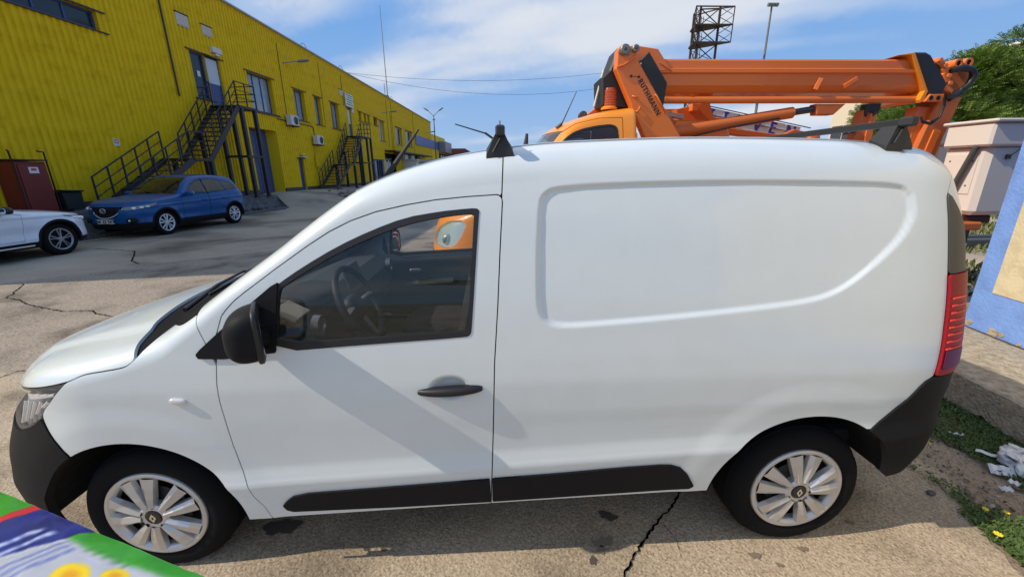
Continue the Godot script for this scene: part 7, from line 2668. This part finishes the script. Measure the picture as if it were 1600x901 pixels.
		part("lamp_bezel", s.cut(f_bezel, -0.004, 0.012, sd), mats.seal_black, hl)
		part("lamp_cover", s.cut(f_head, -0.001, 0.0, sd), mats.lamp_clear, hl)
		# handle
		var hz: float = shell_z(s, 1.17, 0.9)
		var prof := []
		var rad := []
		for k in 13:
			var q := k / 12.0
			var x := lerpf(1.166, 1.407, q)
			prof.append(Vector3(x, 0.889 + 0.010 * q, (hz + 0.008 + 0.026 * sin(PI * clampf(q * 1.02, 0.02, 0.98))) * sd))
			rad.append(0.015 + 0.004 * sin(PI * q))
		var hd := MB.new()
		for k in 12:
			var c0: Vector3 = prof[k]
			var c1: Vector3 = prof[k + 1]
			hd.bar(c0, c1 + (c1 - c0) * 0.02, 0.030, 0.036 if k > 0 and k < 11 else 0.028, 0.008)
		part("door_handle", handle_shape(hz, sd), mats.handle_black, dr)
		# side repeater
		var mz: float = shell_z(s, 0.272, 0.882)
		var rep := MB.new()
		rep.blob(Vector3(0.272, 0.881, (mz + 0.003) * sd), Vector3(0.030, 0.011, 0.009), 3.0, Basis(Vector3(0, 0, 1), -0.12))
		part("side_repeater", rep, mats.lamp_clear_solid, van)
		van_mirror(van, sd)
		van_wheel("wheel", van, Vector3(0.0, 0.302, 0.822 * sd), sd, 12.0)
		van_wheel("wheel", van, Vector3(2.812, 0.302, 0.822 * sd), sd, -3.0)
		# wheel housings
		for wx in [Vector3(0.012, 0.302, 0.42), Vector3(2.775, 0.315, 0.425)]:
			var well := MB.new()
			var prev := Vector2.ZERO
			for k in 25:
				var a := PI * (0.05 + 0.935 * k / 24.0)
				var c := Vector2(wx.x + cos(a) * wx.z, wx.y + sin(a) * wx.z)
				if k > 0:
					well.quad_out(Vector3(prev.x, prev.y, 0.84 * sd), Vector3(c.x, c.y, 0.84 * sd), Vector3(c.x, c.y, 0.5 * sd), Vector3(prev.x, prev.y, 0.5 * sd), Vector3(c.x, 3.0, 0.7 * sd))
				prev = c
			well.box(Vector3(wx.x, 0.45, 0.5 * sd), Vector3(0.84, 0.56, 0.01))
			part("wheel_housing", well, mats.well_black, van)
	var under := MB.new()
	under.box(Vector3(1.40, 0.33, 0), Vector3(1.9, 0.10, 1.45), 0.02)
	under.box(Vector3(1.40, 0.40, 0), Vector3(4.3, 0.16, 0.95), 0.02)
	under.box(Vector3(3.15, 0.45, 0), Vector3(0.2, 0.1, 1.3), 0.02)
	part("underbody", under, mats.well_black, van)
	van_cabin(van)
	van_roof_bars(van)


func f_pane_fn(d: PackedFloat32Array) -> PackedFloat32Array:
	var r := d.duplicate()
	for k in r.size():
		r[k] -= 0.012
	return r


func handle_shape(hz: float, sd: int) -> MB:
	var m := MB.new()
	var rows := []
	var n := 25
	for k in n:
		var q := k / (n - 1.0)
		var x := lerpf(1.163, 1.410, q)
		var tip := sin(PI * clampf(0.02 + q * 0.96, 0.0, 1.0))
		var hh := 0.0185 * pow(tip, 0.28) * (1.0 + 0.10 * q)
		var dz := 0.034 * pow(tip, 0.45)
		var cy := 0.8875 + 0.0105 * q
		var row := []
		for j in 13:
			var a := PI * j / 12.0
			row.append(Vector3(x, cy - cos(a) * hh, (hz - 0.004 + pow(sin(a), 0.55) * dz) * sd))
		rows.append(row)
	var k0 := 0
	for k in n:
		for j in 13:
			var du: Vector3 = rows[mini(k + 1, n - 1)][j] - rows[maxi(k - 1, 0)][j]
			var dv: Vector3 = rows[k][mini(j + 1, 12)] - rows[k][maxi(j - 1, 0)]
			var nn := du.cross(dv).normalized()
			if nn.z * sd < -0.2:
				nn = -nn
			m.vert(rows[k][j], nn)
	for k in n - 1:
		for j in 12:
			var a := k0 + k * 13 + j
			var gn := (m.v[a + 13] - m.v[a]).cross(m.v[a + 14] - m.v[a])
			if gn.dot(m.n[a]) >= 0.0:
				m.smooth_tri(a, a + 13, a + 14)
				m.smooth_tri(a, a + 14, a + 1)
			else:
				m.smooth_tri(a, a + 14, a + 13)
				m.smooth_tri(a, a + 1, a + 14)
	return m


func van_mirror(van: Node3D, sd: int) -> void:
	var m := MB.new()
	var c := Vector3(0.615, 1.168, 0.0)
	var spin := Transform3D(Basis(Vector3.UP, 0.50 * sd).scaled(Vector3(0.83, 1.0, 0.88)), Vector3(0.603, 0, 0.958 * sd)) * Transform3D(Basis.IDENTITY, Vector3(-0.615, 0, 0))
	# shell: rounded housing, blunt towards the front, open at the back
	var n := 20
	var rows := []
	for k in n + 1:
		var q := k / float(n)
		var grow := pow(1.0 - pow(1.0 - q, 2.6), 0.42)
		var x := lerpf(0.550, 0.668, q)
		var row := []
		for j in 33:
			var a := TAU * j / 32.0
			var ca := cos(a)
			var sa := sin(a)
			var e := 0.62
			var dz: float = signf(ca) * pow(absf(ca), e) * 0.108 * grow
			var dy: float = signf(sa) * pow(absf(sa), e) * (0.098 if sa > 0 else 0.088) * grow
			row.append(Vector3(x, c.y + dy - 0.012 * (1 - q), c.z + dz * sd))
		rows.append(row)
	for k in n + 1:
		for j in 33:
			var du: Vector3 = rows[mini(k + 1, n)][j] - rows[maxi(k - 1, 0)][j]
			var dv: Vector3 = rows[k][(j + 1) % 32] - rows[k][(j + 31) % 32]
			var nn := du.cross(dv).normalized()
			var outw: Vector3 = rows[k][j] - Vector3(c.x + 0.03, c.y, c.z)
			m.vert(rows[k][j], nn if nn.dot(outw) > 0 else -nn)
	for k in n:
		for j in 32:
			var a := k * 33 + j
			var gn := (m.v[a + 33] - m.v[a]).cross(m.v[a + 34] - m.v[a])
			if gn.length_squared() < 1e-16:
				gn = (m.v[a + 34] - m.v[a]).cross(m.v[a + 1] - m.v[a])
			if gn.dot(m.n[a + 34]) >= 0.0:
				m.smooth_tri(a, a + 33, a + 34)
				m.smooth_tri(a, a + 34, a + 1)
			else:
				m.smooth_tri(a, a + 34, a + 33)
				m.smooth_tri(a, a + 1, a + 34)
	var mir := part("wing_mirror", m, mats.bumper_black, van)
	mir.transform = spin
	var rim := MB.new()
	rim.blob(Vector3(0.672, c.y, c.z), Vector3(0.016, 0.099, 0.110), 4.0)
	part("mirror_rim", rim, mats.seal_black, mir)
	var gl := MB.new()
	gl.blob(Vector3(0.682, c.y, c.z), Vector3(0.007, 0.078, 0.088), 4.0)
	part("mirror_glass", gl, mats.mirror, mir)
	var arm := MB.new()
	arm.bar(Vector3(0.60, 1.13, 0.86 * sd), Vector3(0.61, 1.14, 0.96 * sd), 0.10, 0.09, 0.03)
	part("mirror_arm", arm, mats.bumper_black, van)


func van_cabin(van: Node3D) -> void:
	var dash := MB.new()
	var prof := pv([0.10, 0.55, 0.10, 0.98, 0.26, 1.075, 0.44, 1.13, 0.60, 1.12, 0.68, 1.06, 0.70, 0.95, 0.60, 0.72, 0.52, 0.55])
	dash.prism(prof, Transform3D(Basis.IDENTITY, Vector3(0, 0, -0.66)), 1.32, 0.02)
	part("dashboard", dash, mats.dash_grey, van)
	var hood := MB.new().blob(Vector3(0.56, 1.13, 0.37), Vector3(0.13, 0.05, 0.17), 2.6)
	part("instrument_hood", hood, mats.cabin_black, van)
	var scr := MB.new().box(Vector3(0.655, 1.145, 0.02), Vector3(0.02, 0.12, 0.21), 0.006, Basis(Vector3(0, 0, 1), 0.28))
	part("centre_screen", scr, mats.screen_grey, van)
	for z in [0.60, -0.60]:
		var vent := MB.new().lathe([Vector2(0.0, 0.0), Vector2(0.03, 0.002), Vector2(0.036, 0.010), Vector2(0.045, 0.010), Vector2(0.048, -0.02)], Vector3(0.70, 1.06, z), Basis(Vector3(0, 0, 1), -PI / 2), 24)
		part("air_vent", vent, mats.chrome_dull, van)
	# steering wheel
	var sw := MB.new()
	var turn := Basis(Vector3(0, 0, 1), deg_to_rad(24))
	var c := Vector3(0.80, 1.085, 0.37)
	var ring := []
	for k in 41:
		var a := TAU * k / 40.0
		ring.append(c + turn * Vector3(0, cos(a) * 0.185, sin(a) * 0.185))
	sw.tube(ring, 0.016, 10, false)
	var wheel := part("steering_wheel", sw, mats.cabin_black, van)
	var hub := MB.new().blob(c + turn * Vector3(-0.03, -0.01, 0), Vector3(0.035, 0.065, 0.075), 2.6, turn)
	part("wheel_hub", hub, mats.cabin_black, wheel)
	for q in [Vector3(0, 0.0, 1), Vector3(0, 0.0, -1), Vector3(0, -1, 0)]:
		var sp := MB.new().bar(c + turn * (q * 0.05 + Vector3(-0.02, 0, 0)), c + turn * (q * 0.18), 0.03, 0.018, 0.006)
		part("wheel_spoke", sp, mats.chrome_dull, wheel)
	part("steering_column", MB.new().tube([c + turn * Vector3(-0.03, 0, 0), c + turn * Vector3(-0.35, 0, 0)], 0.05, 12), mats.cabin_black, van)
	# doors inside, floor, bulkhead, roof lining
	for sd in [1, -1]:
		var trim := MB.new()
		trim.prism(pv([0.42, 0.36, 0.45, 1.0, 0.62, 1.045, 1.0, 1.065, 1.42, 1.085, 1.42, 0.36]), Transform3D(Basis.IDENTITY, Vector3(0, 0, 0.76 * sd - 0.03)), 0.06, 0.012)
		trim.box(Vector3(0.95, 0.88, 0.72 * sd), Vector3(0.42, 0.05, 0.09), 0.02, Basis(Vector3(0, 0, 1), 0.08))
		trim.box(Vector3(0.95, 0.55, 0.71 * sd), Vector3(0.8, 0.16, 0.08), 0.02)
		var dt := part("door_trim", trim, mats.trim_cabin, van)
		var lever := MB.new()
		lever.blob(Vector3(0.86, 0.98, 0.722 * sd), Vector3(0.05, 0.018, 0.012), 3.0)
		part("door_lever", lever, mats.chrome_dull, dt)
		part("speaker_cover", MB.new().lathe([Vector2(0, 0.02), Vector2(0.07, 0.015), Vector2(0.08, 0.0)], Vector3(0.6, 0.55, 0.72 * sd), Basis(Vector3(1, 0, 0), -PI / 2 * sd), 24), mats.cabin_black, dt)
		# seats
		var zc: float = 0.38 * sd
		var seat := MB.new().blob(Vector3(1.10, 0.66, zc), Vector3(0.27, 0.10, 0.25), 3.5)
		var st := part("seat", seat, mats.seat_cloth, van)
		var back := MB.new().blob(Vector3(1.375, 0.99, zc), Vector3(0.085, 0.34, 0.235), 3.2, Basis(Vector3(0, 0, 1), -0.18))
		part("seat_back", back, mats.seat_cloth, st)
		var hr := MB.new().blob(Vector3(1.45, 1.40, zc), Vector3(0.05, 0.09, 0.125), 3.0, Basis(Vector3(0, 0, 1), -0.12))
		part("headrest", hr, mats.seat_cloth, st)
		# roof side rail lining
		var pil := MB.new()
		pil.tube([Vector3(0.36, 1.13, 0.735 * sd), Vector3(0.66, 1.36, 0.715 * sd), Vector3(0.9, 1.485, 0.70 * sd), Vector3(1.15, 1.575, 0.69 * sd), Vector3(1.46, 1.61, 0.68 * sd)], [0.05, 0.045, 0.04, 0.035, 0.035], 10)
		part("pillar_lining", pil, mats.lining_grey, van)
		part("pillar_lining", MB.new().bar(Vector3(1.455, 0.7, 0.76 * sd), Vector3(1.475, 1.58, 0.69 * sd), 0.07, 0.09, 0.02, Vector3(0, 0, 1)), mats.lining_grey, van)
	part("cabin_floor", MB.new().box(Vector3(0.85, 0.40, 0), Vector3(1.5, 0.04, 1.5), 0.01), mats.cabin_black, van)
	part("bulkhead", MB.new().box(Vector3(1.55, 1.05, 0), Vector3(0.03, 1.3, 1.44), 0.01), mats.cabin_black, van)
	part("roof_lining", MB.new().box(Vector3(1.36, 1.735, 0), Vector3(0.40, 0.02, 1.1), 0.01), mats.lining_grey, van)
	part("centre_console", MB.new().box(Vector3(0.95, 0.58, 0), Vector3(0.75, 0.32, 0.22), 0.03), mats.cabin_black, van)
	part("gear_lever", MB.new().tube([Vector3(0.78, 0.72, 0.0), Vector3(0.82, 0.86, 0.02), Vector3(0.83, 0.90, 0.02)], [0.012, 0.012, 0.024], 10), mats.cabin_black, van)
	part("handbook", MB.new().box(Vector3(0.60, 1.135, 0.62), Vector3(0.10, 0.012, 0.14), 0.003, Basis(Vector3(0, 0, 1), -0.5)), mats.paper_cream, van)
	var im := MB.new().blob(Vector3(0.86, 1.53, 0.0), Vector3(0.02, 0.035, 0.11), 4.0)
	part("inside_mirror", im, mats.cabin_black, van)
	# wipers resting in the cowl
	for z in [0.46, -0.14]:
		var wp := MB.new()
		var at_glass := func(lagx: float, zz: float, up: float) -> Vector3:
			var q := (zz / 0.85) * (zz / 0.85)
			var xx := lagx + 0.20 * q
			return Vector3(xx, van_shell.height(xx, zz) + up, zz)
		wp.tube([at_glass.call(0.04, z + 0.12, 0.012), at_glass.call(0.09, z - 0.12, 0.018), at_glass.call(0.12, z - 0.34, 0.016)], [0.011, 0.008, 0.006], 8)
		wp.bar(at_glass.call(0.15, z + 0.10, 0.008), at_glass.call(0.13, z - 0.52, 0.008), 0.010, 0.016, 0.003)
		part("wiper", wp, mats.seal_black, van)


func van_roof_bars(van: Node3D) -> void:
	for b in [[1.495, 1.765, 0.655], [3.035, 1.790, 0.640]]:
		var x: float = b[0]
		var y: float = b[1]
		var z: float = b[2]
		var bar := thing("roof_bar", "black roof bar across the white van's roof " + ("at its front, seen end-on above the door" if x < 2 else "near its rear"), "roof bar", Vector3(x, y, 0), 0.0, "roof bars on the white van")
		var beam := MB.new().box(Vector3(0, 0.072, 0), Vector3(0.028, 0.026, z * 2 + 0.07), 0.003)
		part("crossbar", beam, mats.bar_black, bar)
		for sd in [1, -1]:
			part("end_cap", MB.new().box(Vector3(0, 0.072, (z + 0.055) * sd), Vector3(0.034, 0.034, 0.055), 0.006), mats.bar_cap, bar)
			# splayed foot: wide at the gutter, narrow under the bar
			var m := MB.new()
			var base := [Vector3(-0.052, -0.028, (z + 0.045) * sd), Vector3(0.052, -0.028, (z + 0.045) * sd), Vector3(0.052, 0.0, (z - 0.035) * sd), Vector3(-0.052, 0.0, (z - 0.035) * sd)]
			var mid := []
			var tp := [Vector3(-0.018, 0.062, (z + 0.035) * sd), Vector3(0.018, 0.062, (z + 0.035) * sd), Vector3(0.018, 0.062, (z - 0.03) * sd), Vector3(-0.018, 0.062, (z - 0.03) * sd)]
			for k in 4:
				mid.append((base[k] as Vector3).lerp(tp[k], 0.16) + Vector3(0, 0.002, 0))
			var ctr := Vector3(0, 0.025, z * sd)
			for k in 4:
				var k2 := (k + 1) % 4
				m.quad_out(base[k], base[k2], base[k2] + Vector3(0, 0.014, 0), base[k] + Vector3(0, 0.014, 0), ctr)
				m.quad_out((base[k] as Vector3) + Vector3(0, 0.014, 0), (base[k2] as Vector3) + Vector3(0, 0.014, 0), tp[k2], tp[k], ctr)
			m.quad_out(tp[0], tp[1], tp[2], tp[3], ctr)
			m.quad_out(base[0], base[1], base[2], base[3], Vector3(0, 1, z * sd))
			# rib down the face of the foot
			m.bar(Vector3(-0.03, -0.005, (z + 0.05) * sd), Vector3(0.008, 0.060, (z + 0.038) * sd), 0.008, 0.006, 0.002)
			part("bar_foot", m, mats.bar_black, bar)
	var ant := MB.new()
	ant.blob(Vector3(1.50, 1.83, 0.0), Vector3(0.035, 0.014, 0.025), 2.5)
	ant.tube([Vector3(1.50, 1.84, 0.0), Vector3(1.43, 1.888, 0.0), Vector3(1.425, 1.891, 0.0)], [0.006, 0.006, 0.006], 8)
	ant.tube([Vector3(1.43, 1.888, 0.0), Vector3(1.27, 1.935, 0.0)], [0.004, 0.003], 8)
	part("roof_aerial", ant, mats.seal_black, van)
	var screw := MB.new()
	screw.tube([Vector3(1.495, 1.845, 0.69), Vector3(1.495, 1.872, 0.69)], 0.003, 8)
	part("bar_bolt", screw, mats.chrome_dull, van)
